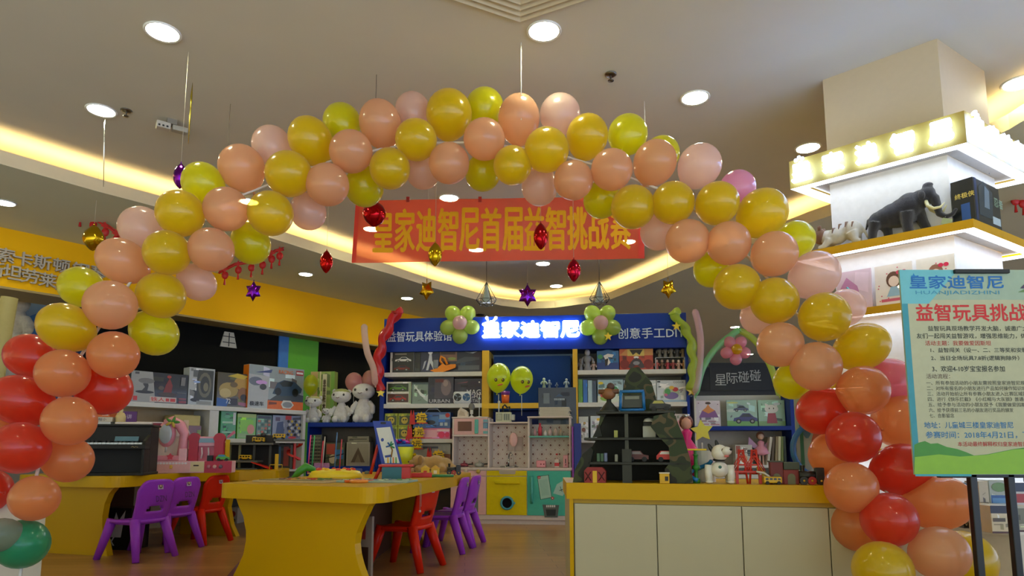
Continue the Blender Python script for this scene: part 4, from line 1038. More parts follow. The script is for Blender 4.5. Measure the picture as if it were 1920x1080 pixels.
# right-hand bay, second row
for i, (xa, xb, c, lab) in enumerate([(1084, 1092, '5c9a30', 'green'), (1093, 1101, '1e6ac0', 'bright blue'), (1102, 1110, 'a8c4d0', 'pale blue'), (1110, 1118, '30445c', 'slate blue')]):
    carton(BS, ZT2, xa, 711 + i, xb, .05, .2, c, [('r', .2, .1, .8, .85, c)], lab + ' slim box standing upright on the middle shelf by the yellow post')
WB = 'a8ccd8'
shelf_row([(1120, 712, 1168, .07, .16, WB, [('r', 0, 0, 1, .3, 'dce4d4'), ('e', .55, .45, .3, .3, '3a8a58'), ('e', .55, .38, .26, .24, 'dce8dc'), ('e', .13, .85, .1, .06, 'e8d020'), ('e', .3, .2, .2, .12, '8ab848'), ('t', .6, .86, .08, 'COOOK', '6a8a9a', .3), ('e', .2, .35, .1, .12, 'c04030')], 'pale blue box with a green rainbow arch on the middle shelf'),
 (1169, 713, 1194, .09, .14, 'c4d4dc', [('e', .5, .4, .3, .2, '8ab0a0')], 'pale box mostly hidden behind the camouflage toy peak'),
 (1195, 713, 1230, .07, .16, 'd4dcdc', [('e', .7, .45, .2, .1, 'd89090'), ('e', .4, .7, .2, .08, 'd0a8b0'), ('r', 0, 0, 1, .12, '90b060'), ('e', .8, .1, .2, .12, '78a838')], 'white box with faint pink birds behind the camouflage toy'),
 (1231, 713, 1287, .07, .16, 'ccd6de', [('t', .56, .86, .09, 'COOOK', '5a6a78', .36), ('e', .48, .42, .27, .3, 'b0c4a8'), ('e', .48, .3, .24, .16, '7a6aa8'), ('e', .62, .58, .1, .1, 'c83838'), ('e', .36, .48, .1, .14, '4a9a58'), ('e', .5, .66, .08, .08, 'e0b840'), ('e', .3, .34, .06, .06, 'd06a98'), ('r', .02, .9, .12, .96, '303438'), ('r', 0, 0, 1, .1, '98b8d8'), ('e', .1, .7, .05, .03, '6a7880')], 'wide white box with a round flower picture at the end of the middle shelf')], ZT2)
# right-hand bay, third row
shelf_row([(1085, 781, 1103, .06, .16, 'd0d4cc', [('e', .5, .4, .2, .1, '8a5848'), ('e', .6, .7, .14, .06, 'c0a060')], 'narrow white box with brown drawings, lower shelf beside the blue book'),
 (1107, 780, 1140, .06, .16, 'd4dce0', [('e', .45, .85, .1, .06, 'e8c020'), ('p', [(.3, .1), (.35, .6), (.42, .6), (.44, .1)], '6a4838'), ('e', .6, .4, .12, .08, '4a78b0')], 'white box with a small sun behind the camouflage toy on the lower shelf'),
 (1262, 776, 1284, .06, .16, 'd0c8cc', [('e', .5, .5, .3, .25, 'e8a8b8')], 'pale box behind the pink doll on the lower shelf')], ZT3)
# small white figures on the navy box in the middle bay
nb = carton(BS, 1.0, 1009, 727, 1080, -.02, .1, '0e2038', [('r', .14, .60, .30, .86, '6a747c'), ('t', .42, .68, .05, '智能创意套装', 'b0bcc8', .28), ('p', [(.44, .76), (.56, .84), (.66, .78)], '28486a')], 'tall navy carton standing behind the stacked papers and toy kitchen')
ztop = bz(1040, 727, -.02)
for k, (x, y, lab) in enumerate([(1020, 708, 'tallest white figure on the navy carton'), (1030, 712, 'slim grey figure on the navy carton beside the tallest one'), (1044, 717, 'small crouching grey figure on the navy carton'), (1062, 709, 'slim white figure at the far end of the navy carton')]):
    fig_small(BS, x, y, .03, ztop, [('a8b898', 'c0ccb0'), ('788898', '98a8b0'), ('586878', '788898'), ('98a8b0', 'b8c8d0')][k], lab, 'white figures on the navy carton')

# duck-faced balloons on sticks in front of the middle bay
for x, y, rx, ry, lab, fx in [(935, 707, 22.5, 27, 'larger yellow duck-faced balloon under the shop name', 2), (978, 711, 21.5, 25, 'smaller yellow duck-faced balloon touching the larger one', 8)]:
    Y = 7.0; c = atY(x, y, Y); k = Y / F
    t = thing('duck_balloon', lab, 'balloon', T3(c.x, c.y, c.z), 'duck-faced balloons'); DB = mat_balloon('dce820', .1)
    q = MB(); q.lathe(BPROF, DB, 24, Matrix.Rotation(.1, 4, 'Y') @ Matrix.Diagonal((rx * k, rx * k, ry * k, 1))); q.build('balloon_body', t)
    def on(px, py): return (px * rx * k, -rx * k * math.sqrt(max(0, 1 - px * px - py * py)) - .001, py * ry * k)
    for ex in (-.30 + fx * .045, .30 + fx * .035):
        if ex > .95: continue
        p = on(ex, -.28); q = MB(); q.ball(p, (.017, .006, .02), mat('181818', .3), 10); q.ball((p[0] - .003, p[1] - .005, p[2]), (.009, .003, .011), mat('a88a18', .3), 8); q.build('eye', t)
    p = on(.03 + fx * .055, -.60); q = MB(); q.ball(p, (.033, .012, .011), mat('c86a38', .4), 10, rot=Matrix.Rotation(-.2, 4, 'Y')); q.build('beak', t)
    MB().tube([(0, 0, -ry * k * 1.2), (.0, .0, 1.12 - c.z)], .004, 'd8d8d0', 6).build('stick', t)
# balloon flowers on the header
def flower_balloon(x, y, R, Y, pc, cc, lab, n=5, a0=0.0, tail=None):
    c = atY(x, y, Y); k = Y / F; t = thing('balloon_flower', lab, 'balloon flower', T3(c.x, c.y, c.z), None)
    for i in range(n):
        a = a0 + PI / 2 + (i + .5) * 2 * PI / n
        d = V((math.cos(a), 0, math.sin(a)))
        o = bpy.data.objects.new('petal', balloon_mesh(pc)); COL.objects.link(o); o.parent = t
        o.matrix_basis = Matrix.Translation(d * (R * .60 * k)) @ d.to_track_quat('Z', 'Y').to_matrix().to_4x4() @ Matrix.Diagonal((R * .385 * k, R * .385 * k, R * .42 * k, 1))
    o = bpy.data.objects.new('flower_centre', balloon_mesh(cc)); COL.objects.link(o); o.parent = t
    o.matrix_basis = Matrix.Translation((0, -R * .24 * k, 0)) @ V((0, -1, 0)).to_track_quat('Z', 'Y').to_matrix().to_4x4() @ Matrix.Diagonal((R * .36 * k, R * .36 * k, R * .30 * k, 1))
    q = MB(); q.tube([(0, .0, 0), (0, .16, 0)] if R > 32 else [(0, .02, 0), (0, .02, R * 1.25 * k)], .004, 'd0d0c8', 6); q.build('tie', t)
    return t
GB = mat_balloon('d2ec70', .18); PB = mat_balloon('f6c8d6', .14)
flower_balloon(863, 607, 39, 7.32, GB, PB, 'green balloon flower with pink centre at the start of the glowing shop name')
flower_balloon(1125, 607, 40, 7.12, GB, PB, 'green balloon flower with pink centre at the end of the glowing shop name')
flower_balloon(1379, 656, 29, 6.98, mat_balloon('f8b0c4', .18), mat_balloon('ecc81c', .1), 'pink balloon flower with yellow centre inside the thin balloon arch', a0=.0)
# long modelling balloons
def longb(pts, Y, r, m, lab, twist=False):
    P = [atY(x, y, Y) for x, y in pts]
    # resample
    Q = []; n = len(P)
    for i in range(n - 1):
        ns = 18 if twist else 8
        for s in range(ns):
            t = s / ns; p0 = P[max(0, i - 1)]; p1 = P[i]; p2 = P[i + 1]; p3 = P[min(n - 1, i + 2)]
            Q.append(.5 * ((2 * p1) + (p2 - p0) * t + (2 * p0 - 5 * p1 + 4 * p2 - p3) * t * t + (3 * p1 - p0 - 3 * p2 + p3) * t ** 3))
    Q.append(P[-1]); o = Q[-1].copy(); N = len(Q)
    t0 = thing('modelling_balloon', lab, 'balloon', T3(o.x, o.y, o.z))
    q = MB()
    if twist:
        L = 0; A = []; rs = []
        for i, p in enumerate(Q):
            if i: L += (p - Q[i - 1]).length
            ph = L * 2 * PI / (r * 3.6)
            A.append(p + V((math.cos(ph), math.sin(ph), 0)) * r * .22 * min(1, i / 6) - o); rs.append(r * (.8 + .16 * math.sin(ph)) * (1.25 if i < 9 else 1) * min(1, .5 + .2 * min(i, N - 1 - i)))
        q.tube(A, rs, m, 14); q.build('balloon_body', t0)
    else:
        rs = [r * min(1, .45 + .3 * min(i, N - 1 - i)) for i in range(N)]
        q.tube([p - o for p in Q], rs, m, 14); q.build('balloon_body', t0); q = MB(); q.tube([(0, 0, 0), (0, 0, -.03)], [.012, .004], m, 6); q.build('knot', t0)
    return t0
longb([(743, 582), (741, 592), (727, 617), (716, 645), (709, 680), (710, 710), (712, 732)], 7.25, .064, mat_balloon('e01828', .08), 'red twisted long balloon tied to the end of the blue shelf by the plush toys', True)
longb([(683, 608), (684, 630), (689, 662), (700, 690), (704, 722)], 7.2, .036, mat_balloon('f6e0d6', .3), 'pale peach long balloon standing beside the red twisted one')
longb([(1262, 581), (1272, 600), (1290, 625), (1298, 655), (1300, 690), (1297, 715), (1297, 732)], 7.0, .058, mat_balloon('d4ea60', .3), 'lime green twisted long balloon tied to the far end of the blue shelf', True)
longb([(1302, 580), (1310, 610), (1314, 650), (1310, 700), (1302, 737)], 6.98, .036, mat_balloon('f4d4d6', .3), 'pale pink long balloon beside the lime green twisted one')
longb([(1384, 620), (1380, 622), (1345, 650), (1318, 690), (1304, 742)], 7.0, .034, mat_balloon('b4f0ba', .35), 'mint green long balloon curving up to the pink balloon flower')
longb([(1384, 620), (1400, 626), (1425, 650), (1446, 690), (1458, 728), (1462, 742)], 7.02, .034, mat_balloon('dcea78', .35), 'lime long balloon curving down behind the arch from the pink balloon flower')
for i, (x, y, Y, lab) in enumerate([(714, 737, 7.22, 'small yellow foil star at the foot of the red twisted balloon'), (1140, 631, 7.05, 'small yellow foil star on the second balloon flower'), (1268, 612, 6.98, 'small yellow foil star near the top of the lime twisted balloon'), (1296, 734, 7.02, 'small yellow foil star at the foot of the lime twisted balloon')]):
    c = atY(x, y, Y); q = MB(); q.prism(star2(0, 0, .05, .022, 5), -.015, .015, mat('e8cc18', .3, coat=.5)); tag(q.build('mounted_foil_star', mw=T3(c.x, c.y, c.z)), lab, 'star', 'small yellow stars')

# --- toy kitchen
KT = Fr((0, 0), -8); pk = atZ(850, 981, 0); KT.o = V((pk.x, pk.y - .02, 0))
kt = thing('toy_kitchen', 'pastel wooden toy kitchen with pink, yellow and turquoise fronts', 'toy kitchen', KT.M())
ku = lambda x, y=900: KT.loc(x, y)[0]
kz = lambda x, y: KT.loc(x, y)[1]
KW = mat('d8ccc4', .4, kind='paint'); KP = mat('e4b8b4', .4, kind='paint'); KY = mat('e0cc08', .4, kind='paint'); KTQ = mat('4cb8a4', .4, kind='paint')
x0, x3 = ku(845), ku(1071); xa, xb = ku(912), ku(988); D = .30
zw = kz(950, 877); ztop = kz(870, 784)
def patt():
    if 'patt' in _mats: return _mats['patt']
    m = mat('e0ccbc', .5, var=.01, kind='tile_print').copy(); nt = m.node_tree; N = nt.nodes; L = nt.links; b = N['Principled BSDF']
    tc = N.new('ShaderNodeTexCoord'); sp = N.new('ShaderNodeSeparateXYZ'); L.new(tc.outputs['Object'], sp.inputs[0])
    def tri(sock, ph):
        a = N.new('ShaderNodeMath'); a.operation = 'MULTIPLY_ADD'; a.inputs[1].default_value = 1 / .095; a.inputs[2].default_value = 10 + ph; L.new(sock, a.inputs[0])
        f = N.new('ShaderNodeMath'); f.operation = 'FRACT'; L.new(a.outputs[0], f.inputs[0])
        s = N.new('ShaderNodeMath'); s.operation = 'SUBTRACT'; s.inputs[1].default_value = .5; L.new(f.outputs[0], s.inputs[0])
        q = N.new('ShaderNodeMath'); q.operation = 'ABSOLUTE'; L.new(s.outputs[0], q.inputs[0]); return q.outputs[0]
    def dia(ph, lo, hi):
        s = N.new('ShaderNodeMath'); s.operation = 'ADD'; L.new(tri(sp.outputs[0], ph), s.inputs[0])
        zq = N.new('ShaderNodeMath'); zq.operation = 'MULTIPLY'; zq.inputs[1].default_value = .8; L.new(tri(sp.outputs[2], ph), zq.inputs[0]); L.new(zq.outputs[0], s.inputs[1])
        a = N.new('ShaderNodeMath'); a.operation = 'LESS_THAN'; a.inputs[1].default_value = hi; L.new(s.outputs[0], a.inputs[0])
        g = N.new('ShaderNodeMath'); g.operation = 'GREATER_THAN'; g.inputs[1].default_value = lo; L.new(s.outputs[0], g.inputs[0])
        mlt = N.new('ShaderNodeMath'); mlt.operation = 'MULTIPLY'; L.new(a.outputs[0], mlt.inputs[0]); L.new(g.outputs[0], mlt.inputs[1]); return mlt.outputs[0]
    cur = (*lin('e8dccf'), 1); prev = None
    for ph, lo, hi, col in ((0, -1, .13, '8a5a4c'), (0, .28, .31, 'c0a090'), (.5, -1, .08, 'a87460')):
        mx = N.new('ShaderNodeMix'); mx.data_type = 'RGBA'; L.new(dia(ph, lo, hi), mx.inputs[0]); mx.inputs[7].default_value = (*lin(col), 1)
        if prev: L.new(prev, mx.inputs[6])
        else: mx.inputs[6].default_value = cur
        prev = mx.outputs[2]
    L.new(prev, b.inputs['Base Color']); _mats['patt'] = m; return m
MB().box(x0, .02, 0, x3, D, .09, KW).box(x0, .0, .045, x3, .02, .09, KW, .003).build('plinth', kt)
MB().box(x0, .004, .09, x3, D, zw - .02, KW).build('base_cabinet', kt)
MB().box(x0 - .01, -.012, zw - .025, x3 + .01, D, zw, KW, .004).build('worktop', kt)
MB().box(x0 + .01, D - .02, zw, x3 - .01, D - .01, ztop - .06, patt()).build('splashback', kt)
for a in (x0, ku(914) - .008, ku(989) - .002, x3 - .02):
    MB().box(a, .05, zw, a + .018, D, ztop - (.0 if a in (x0,) else .0), KW, .002).build('upright', kt)
MB().box(x0 - .006, .04, ztop, ku(912), D, ztop + .016, KW, .003).build('top_board', kt)
MB().box(ku(912), .06, ztop - .055, ku(990), D, ztop - .04, KW, .003).build('top_board', kt)
MB().box(ku(988), .04, ztop, x3 + .006, D, ztop + .016, KW, .003).build('top_board', kt)
MB().box(x0, .04, kz(870, 818), ku(914), D, kz(870, 815), KW, .002).build('microwave_shelf', kt)
# microwave
mwv = MB().box(x0 + .018, .045, kz(870, 815), ku(913) - .004, D - .03, ztop, KP, .004).build('microwave', kt)
q = MB(); q.box(ku(856), .038, kz(856, 808), ku(882), .05, kz(856, 790), mat('6a4436', .2), .002); q.build('microwave_window', mwv)
q = MB(); q.box(ku(888), .025, kz(888, 813), ku(895), .05, kz(888, 786), mat('58b4a8', .4), .006); q.build('microwave_handle', mwv)
q = MB(); q.box(ku(904), .04, kz(904, 803), ku(916) - .02, .05, kz(904, 792), mat('2a6a90', .4)); q.box(ku(904), .04, kz(904, 791), ku(916) - .02, .05, kz(904, 786), mat('70a8b8', .4)); q.box(ku(904), .04, kz(904, 813), ku(916) - .02, .05, kz(904, 808), mat('70b0b0', .4))
for i in range(3):
    for j in range(4): q.box(ku(905) + .012 * i, .037, kz(904, 803) + .014 * j, ku(905) + .012 * i + .008, .041, kz(904, 803) + .014 * j + .009, mat('9cc4d0', .4))
q.build('keypad', mwv)
MB().box(ku(989), .05, kz(1000, 820), x3 - .02, D - .02, kz(1000, 817), mat('58b0a4', .4), .002).build('mug_shelf', kt, 'turquoise mug shelf')
# fronts
def front(name, a, b, z0, z1, m, off=-.006):
    return MB().box(a + .003, off, z0 + .003, b - .003, .006, z1 - .003, m, .004).build(name, kt)
f = front('oven_panel', x0, xa, kz(870, 893), zw - .028, KP)
for xx, c in ((874, 'c8b8a0'), (897, 'c8b048')):
    q = MB(); q.lathe([(.022, 0), (.02, .018), (1e-6, .018)], mat(c, .4), 16, Matrix.Translation((ku(xx), -.006, kz(xx, 884))) @ Matrix.Rotation(PI / 2, 4, 'X')); q.build('knob', f)
f = front('oven_door', x0, xa, .09, kz(870, 893), KP)
MB().box(ku(868), -.012, kz(868, 960), ku(897), -.003, kz(868, 912), mat('6a7470', .2), .004).build('oven_window', f); MB().box(ku(865), -.03, kz(868, 908), ku(900), -.006, kz(868, 904), mat('d87890', .4), .005).build('oven_handle', f)
f = front('washer_panel', xa, xb, kz(950, 893), zw - .028, KY)
q = MB(); q.prism([(ku(937), kz(937, 889)), (ku(966), kz(937, 889)), (ku(968), kz(937, 880)), (ku(935), kz(937, 880))], -.010, -.004, mat('b8ac98', .5)); q.build('detergent_tray', f)
f = front('washer_door', xa, xb, .09, kz(950, 893), KY)
MB().box(ku(928), -.035, kz(928, 907), ku(976), -.006, kz(928, 901), KY, .008).build('washer_handle', f)
pc = V((ku(951), -.006, kz(951, 943)))
R90 = Matrix.Rotation(PI / 2, 4, 'X')
q = MB(); q.lathe([(.072, 0), (.070, .016), (.052, .02), (.05, .008), (.05, 0)], mat('489cac', .35), 28, Matrix.Translation(pc) @ R90); q.box(pc.x + .062, pc.y - .018, pc.z - .012, pc.x + .086, pc.y - .002, pc.z + .012, mat('489cac', .35), .005); q.build('porthole_ring', f)
q = MB(); q.flat(circ(pc.x, pc.z, .051, .051, 24), pc.y - .004, mat('101418', .15)); q.build('porthole_glass', f)
f = front('fridge_door', xb, x3, .09, zw - .028, KTQ)
q = MB(); q.tube([(ku(997), -.006, kz(997, 893)), (ku(997), -.03, kz(997, 898)), (ku(997), -.03, kz(997, 938)), (ku(997), -.006, kz(997, 943))], .014, mat('48a89a', .4), 8); q.build('fridge_handle', f)
q = MB()
def kp(pts, col, k): q.flat([(ku(x), kz(x, y)) for x, y in pts], -.0068 - .0006 * k, mat(col, .5))
kp([(1007, 893), (1029, 890), (1035, 933), (1013, 937)], '2a4a40', 0); kp([(1008, 894), (1028, 891), (1034, 932), (1014, 936)], 'a8d0c0', 1); kp([(1011, 900), (1026, 898), (1030, 928), (1016, 930)], '9cc8b8', 2)
kp([(1037, 925), (1044, 908), (1058, 900), (1062, 918), (1055, 930)], 'a8d0c4', 1)
for xx, yy in ((1011, 895), (1036, 934)):
    q.flat(star2(ku(xx), kz(xx, yy), .024, .010, 6), -.0095, mat('c81c28', .5)); q.flat(circ(ku(xx), kz(xx, yy), .006, .006, 8), -.0105, mat('f0e8e0', .5))
kp([(1017, 946), (1048, 947), (1045, 970), (1021, 970)], '5c6460', 1); kp([(1023, 955), (1042, 955), (1041, 967), (1025, 967)], '26302e', 2)
for k in range(5): kp([(1024 + 3.6 * k, 947), (1026.4 + 3.6 * k, 947), (1026.4 + 3.6 * k, 951), (1024 + 3.6 * k, 951)], 'e0e4e0', 2)
kp([(1050, 912), (1051, 912), (1054, 922), (1053, 922)], '2a4a40', 3); kp([(1049, 919), (1057, 916), (1057, 917.5), (1049, 920.5)], '2a4a40', 3)
q.build('door_stickers', f)
# hob, sink, tap, window frame
q = MB()
for cx in (865, 896):
    q.lathe([(.055, 0), (.055, .006), (1e-6, .006)], mat('9a9a94', .3, metal=.6), 20, Matrix.Translation((ku(cx), .14, zw)))
q.build('hob', kt)
q = MB(); q.lathe([(.10, .002), (.10, .012), (.09, .012), (.085, .002)], mat('a8a8a4', .25, metal=.8), 24, Matrix.Translation((ku(951), .15, zw))); q.build('sink', kt)
q = MB(); CH = mat('c8c8c8', .15, metal=1)
q.tube([(ku(948), .22, zw), (ku(948), .22, zw + .10)], .008, CH, 10); q.tube([(ku(948), .22, zw + .10), (ku(949), .215, zw + .14), (ku(952), .19, zw + .155), (ku(956), .15, zw + .13)], .007, CH, 10)
q.ball((ku(945), .2, zw + .02), .013, CH, 8); q.ball((ku(962), .2, zw + .02), .013, CH, 8); q.tube([(ku(945), .2, zw), (ku(945), .2, zw + .03)], .006, CH, 8); q.build('tap', kt)
q = MB(); wz0, wz1 = kz(960, 845), kz(960, 818); wx0, wx1 = ku(944), ku(974)
for b in ((wx0, wz0, wx1, wz0 + .01), (wx0, wz1 - .01, wx1, wz1), (wx0, wz0, wx0 + .01, wz1), (wx1 - .01, wz0, wx1, wz1), ((wx0 + wx1) / 2 - .004, wz0, (wx0 + wx1) / 2 + .004, wz1)): q.box(b[0], D - .035, b[1], b[2], D - .02, b[3], mat('d0bcb0', .5))
q.flat([(wx0 + .01, wz0 + .01), (wx1 - .01, wz0 + .01), (wx1 - .01, wz1 - .01), (wx0 + .01, wz1 - .01)], D - .0215, mat('d4c4bc', .3)); q.build('printed_window', kt)
# utensils and crockery in the kitchen
KG = 'toy crockery in the kitchen'
def kitem(name, lab, x, off, z, fn, cat='toy crockery', group=KG):
    t = thing(name, lab, cat, KT.M(ku(x), off, z), group); fn(t); return t
def pot(col, r, h, hl):
    def f(t):
        MB().lathe([(r * .8, 0), (r, .008), (r, h), (r * .93, h), (r * .9, .01), (1e-6, .01)], mat(col, .3, metal=.3), 20).build('pan', t)
        MB().tube([(r, 0, h * .8), (r + hl, 0, h * .9)], .007, mat('302828', .5), 8).build('handle', t)
        MB().lathe([(r * .9, h + .001), (r * .3, h + .012), (.008, h + .014), (.01, h + .03), (1e-6, h + .032)], mat(col, .3, metal=.3), 18).build('lid', t)
    return f
kitem('toy_saucepan', 'small maroon toy pan on the first hob ring', 865, .14, zw + .0065, pot('8a3848', .045, .03, .05))
kitem('toy_saucepan', 'silver toy pan with lid on the second hob ring', 894, .14, zw + .0065, pot('b0b0aa', .052, .035, .07))
def brush(t):
    q = MB(); q.lathe([(.004, 0), (.004, .20)], mat('c8b8b0', .4), 8); q.build('stick', t); q = MB(); q.ball((0, -.01, .28), (.045, .012, .075), mat('e0b4b0', .4), 14); q.build('paddle', t)
kitem('toy_brush', 'pale pink toy spatula standing behind the tap', 960, .12, zw + .012, brush)
zm = kz(1000, 817) + .001
for k, (x, r, h, c, lab) in enumerate([(1001, .014, .075, 'd8a0a4', 'pink bottle first on the mug shelf'), (1011, .02, .135, 'd84858', 'tall red bottle on the mug shelf'), (1021, .018, .06, 'e8dcd4', 'white cup on the mug shelf'), (1030, .02, .075, 'd8bcb8', 'pale pink jug on the mug shelf'), (1041, .022, .085, 'c8b4ac', 'beige can on the mug shelf'), (1051, .018, .075, 'b8a490', 'brown bottle last on the mug shelf')]):
    def fb_(t, r=r, h=h, c=c):
        MB().lathe([(r, 0), (r, h * .6), (r * .55, h * .78), (r * .5, h * .9), (1e-6, h * .9)], mat(c, .4), 14).build('bottle_body', t); MB().lathe([(r * .55, h * .9), (r * .55, h), (1e-6, h)], mat(c, .5), 12).build('cap', t)
    kitem('toy_bottle', lab, x, .12, zm, fb_)
def toaster(t):
    MB().box(-.05, -.03, 0, .05, .03, .075, mat('e498a0', .35), .012, seg=3).build('case', t); MB().box(-.035, -.008, .0745, .035, .008, .077, '302828').build('slot', t)
    q = MB(); q.ball((.0, -.031, .035), (.008, .004, .008), mat('a04050', .4), 8); q.ball((.03, -.031, .035), (.008, .004, .008), mat('a04050', .4), 8); q.build('knob', t)
kitem('toy_toaster', 'pink toy toaster on the kitchen worktop', 1013, .11, zw + .001, toaster)
def salt(t):
    MB().box(-.024, -.02, 0, .024, .02, .085, mat('d8ccc4', .4), .003).build('packet', t); MB().box(-.0245, -.0205, .015, .0245, .0, .05, mat('c02830', .4)).build('label_band', t); MB().lathe([(.014, .085), (.008, .12), (.008, .13), (1e-6, .13)], mat('d8c8c0', .3), 10).build('neck', t); MB().lathe([(.012, .13), (.012, .145), (1e-6, .145)], mat('d03030', .4), 10).build('cap', t)
kitem('toy_sauce_packet', 'red and white toy food packet on the kitchen worktop', 1043, .11, zw + .001, salt)
def blender_(t):
    MB().box(-.026, -.03, 0, .026, .03, .13, mat('e4a4ac', .35), .006).build('case', t); MB().box(-.004, -.032, .045, .004, -.029, .09, '3a1c20').build('lever_slot', t); MB().ball((0, -.036, .03), .008, mat('c86070', .4), 8).build('lever', t)
kitem('toy_coffee_machine', 'pale pink toy appliance at the end of the kitchen worktop', 1060, .11, zw + .001, blender_)
# things standing on top of the kitchen
zk = ztop + .017
q = MB(); c = ku(853)
t = thing('white_toy_camera', 'off white crumpled hat shaped toy on the kitchen top above the microwave', 'toy', KT.M(ku(863), .1, zk)); MB().prism([(-.055, 0), (-.05, .06), (-.02, .10), (.03, .075), (.055, .05), (.06, 0)], -.03, .04, mat('d8ccb8', .6)).build('cloth_body', t); MB().prism([(-.04, .02), (-.02, .07), (.02, .05), (.03, .01)], -.034, -.03, mat('c0b098', .6)).build('flap', t); t.name = 'folded_cloth_toy'
t = thing('table_fan', 'tiny grey headed fan standing on the kitchen top', 'fan', KT.M(ku(879), .12, zk)); MB().lathe([(.025, 0), (.02, .01), (.006, .02), (.006, .06)], mat('d8d8d4', .4), 12).build('base', t); MB().ball((0, 0, .11), (.035, .015, .04), mat('6a6a68', .4), 14).build('fan_head', t); MB().box(-.012, -.03, .03, .02, -.012, .075, mat('d0d0cc', .4), .004).build('tag_card', t)
MB_ = MB(); MB_.lathe([(.03, 0), (.03, .006), (.004, .01), (.004, .19), (1e-6, .19)], mat('c8d0d0', .3), 12); MB_.ball((0, 0, .2), .014, mat('b8c8c8', .3), 10); tag(MB_.build('slim_wand', mw=KT.M(ku(893), .14, zk)), 'slim pale stick on a round foot on the kitchen top', 'stand')
zk2 = ztop - .039
t = thing('sticker_crate', 'pale crate of tools with two square stickers on the kitchen middle', 'crate', KT.M(ku(926), .1, zk2)); W = ku(955) - ku(926)
MB().box(0, 0, 0, W, .1, .105, mat('c8ccb0', .5), .003).box(W, .01, .02, W + .035, .09, .08, mat('b8c0b8', .4)).build('box', t)
q = MB(); arts(q, W, .105, [('r', .05, .15, .45, .85, '8a9078'), ('r', .1, .22, .4, .78, 'b0b49c'), ('r', .52, .15, .95, .85, '98a090'), ('r', .56, .2, .62, .8, '687068'), ('r', .7, .2, .76, .8, '687068'), ('r', .84, .2, .9, .8, '687068')]); q.build('stickers', t)
t = thing('pen_stick', 'pale stick with a round top standing in the sticker crate', 'stick', KT.M(ku(931), .15, zk2 + .1055)); MB().cyl((0, 0, 0), (0, 0, .1), .006, mat('c8c8b8', .4), 8).build('shaft', t); MB().ball((0, 0, .11), .016, mat('d8d8c8', .4), 10).build('round_top', t)
q = MB(); q.tube([(-.02, 0, .0), (-.02, 0, .06), (0, 0, .08), (.03, 0, .05), (.05, 0, .06), (.06, .0, .0)], .01, mat('181818', .4), 8); tag(q.build('black_clip', mw=KT.M(ku(942), .15, zk2 + .106)), 'black gadget lying on the sticker crate', 'gadget')
u0, z1 = BS.loc(939, 738, -.015)
t = thing('gem_cup', 'purple and orange cup standing on the yellow rail', 'cup', BS.M(u0 + .05, -.0, zr1)); MB().lathe([(.04, 0), (.045, .09)], mat('d86018', .35), 14).build('cup', t); MB().lathe([(.046, .09), (.05, .13), (.03, .13), (1e-6, .12)], mat('7a2890', .35), 10).build('cap', t)
nsh = 7
for k in range(nsh):
    q = MB(); a = ku(1011) + random.uniform(-.006, .006); q.box(a, random.uniform(.04, .05), 0, a + .315 + random.uniform(-.01, .01), .25, .0125, mat('c8c4b4', .6), .001)
    tag(q.build('flat_white_pack', mw=KT.M(0, 0, zk + .0135 * k)), 'flat white pack lying on the kitchen top, %s from the bottom of the stack' % ORD[k], 'flat pack', 'stack of flat white packs')
# blue and purple upright boards beside the kitchen
q = MB(); q.box(0, 0, 0, .07, .2, kz(1085, 794), mat('0c2a8a', .4), .004); tag(q.build('blue_board', mw=KT.M(ku(1077), -.02, 0)), 'tall dark blue folder standing against the side of the toy kitchen', 'folder')
q = MB(); q.box(0, 0, 0, .018, .2, kz(1076, 800), mat('8a30a0', .4), .003); tag(q.build('purple_board', mw=KT.M(ku(1073), -.02, 0)), 'slim purple folder between the toy kitchen and the blue folder', 'folder')
q = MB(); q.lathe([(.085, 0), (.12, .22), (.125, .22), (.09, .008), (1e-6, .008)], mat('c8cc18', .4), 22)
t = thing('yellow_bucket', 'yellow bucket with a pink and blue bow on a stool behind the play table', 'bucket', BS.M(u(773), -.35, 0)); q.build('pail', t, mw=Matrix.Translation((0, 0, .57)))
q = MB()
for k in range(7): a = k * .9; q.ball((.045 * math.cos(a), .045 * math.sin(a) - .02, .84 + .01 * (k % 3)), (.04, .02, .016), mat('d828a0' if k < 5 else '3058c0', .3), 10, rot=Matrix.Rotation(a, 4, 'Z'))
q.ball((0, 0, .80), (.12, .12, .03), mat('2c5aa8', .4), 14); q.build('bow', t)
q = MB(); q.slab(circ(0, 0, .13, .13, 16), .53, .568, mat('c8a070', .5)); 
for k in range(3): a = k * 2.1; q.cyl((.09 * math.cos(a), .09 * math.sin(a), .54), (.12 * math.cos(a), .12 * math.sin(a), 0), .014, mat('c8a070', .5), 8)
q.build('stool', t)
# ------------------------------------------------------------ white shelf unit along the dark shop front
LW = Fr((0, 0), 51); pr = ray(400, 761); LW.o = V((pr.x / pr.y * 6.6, 6.6, 0))
lu = lambda x, y=765, o=0: LW.loc(x, y, o)[0]
lz = lambda x, y, o=0: LW.loc(x, y, o)[1]
ls = thing('white_shelf_unit', 'low white shelf unit full of toy boxes in front of the black shop front', 'shelf unit', LW.M())
LA_, LB_, LM0, LM1 = lu(150), lu(574), lu(394), lu(411)
ZL = lz(400, 761); ZLm = lz(490, 823)
MB().box(LA_, -.01, ZL - .045, LB_, .36, ZL, WSH, .003).build('top_board', ls)
for a, b in ((LA_, LA_ + .03), (LM0, LM1), (LB_ - .035, LB_)): MB().box(a, 0, 0, b, .35, ZL - .045, WSH).build('upright', ls)
MB().box(LM1, 0, ZLm - .04, LB_ - .035, .35, ZLm, WSH).build('shelf', ls)
MB().box(LA_ + .03, .02, lz(330, 880) - .03, LM0, .35, lz(330, 880), WSH).build('shelf', ls)
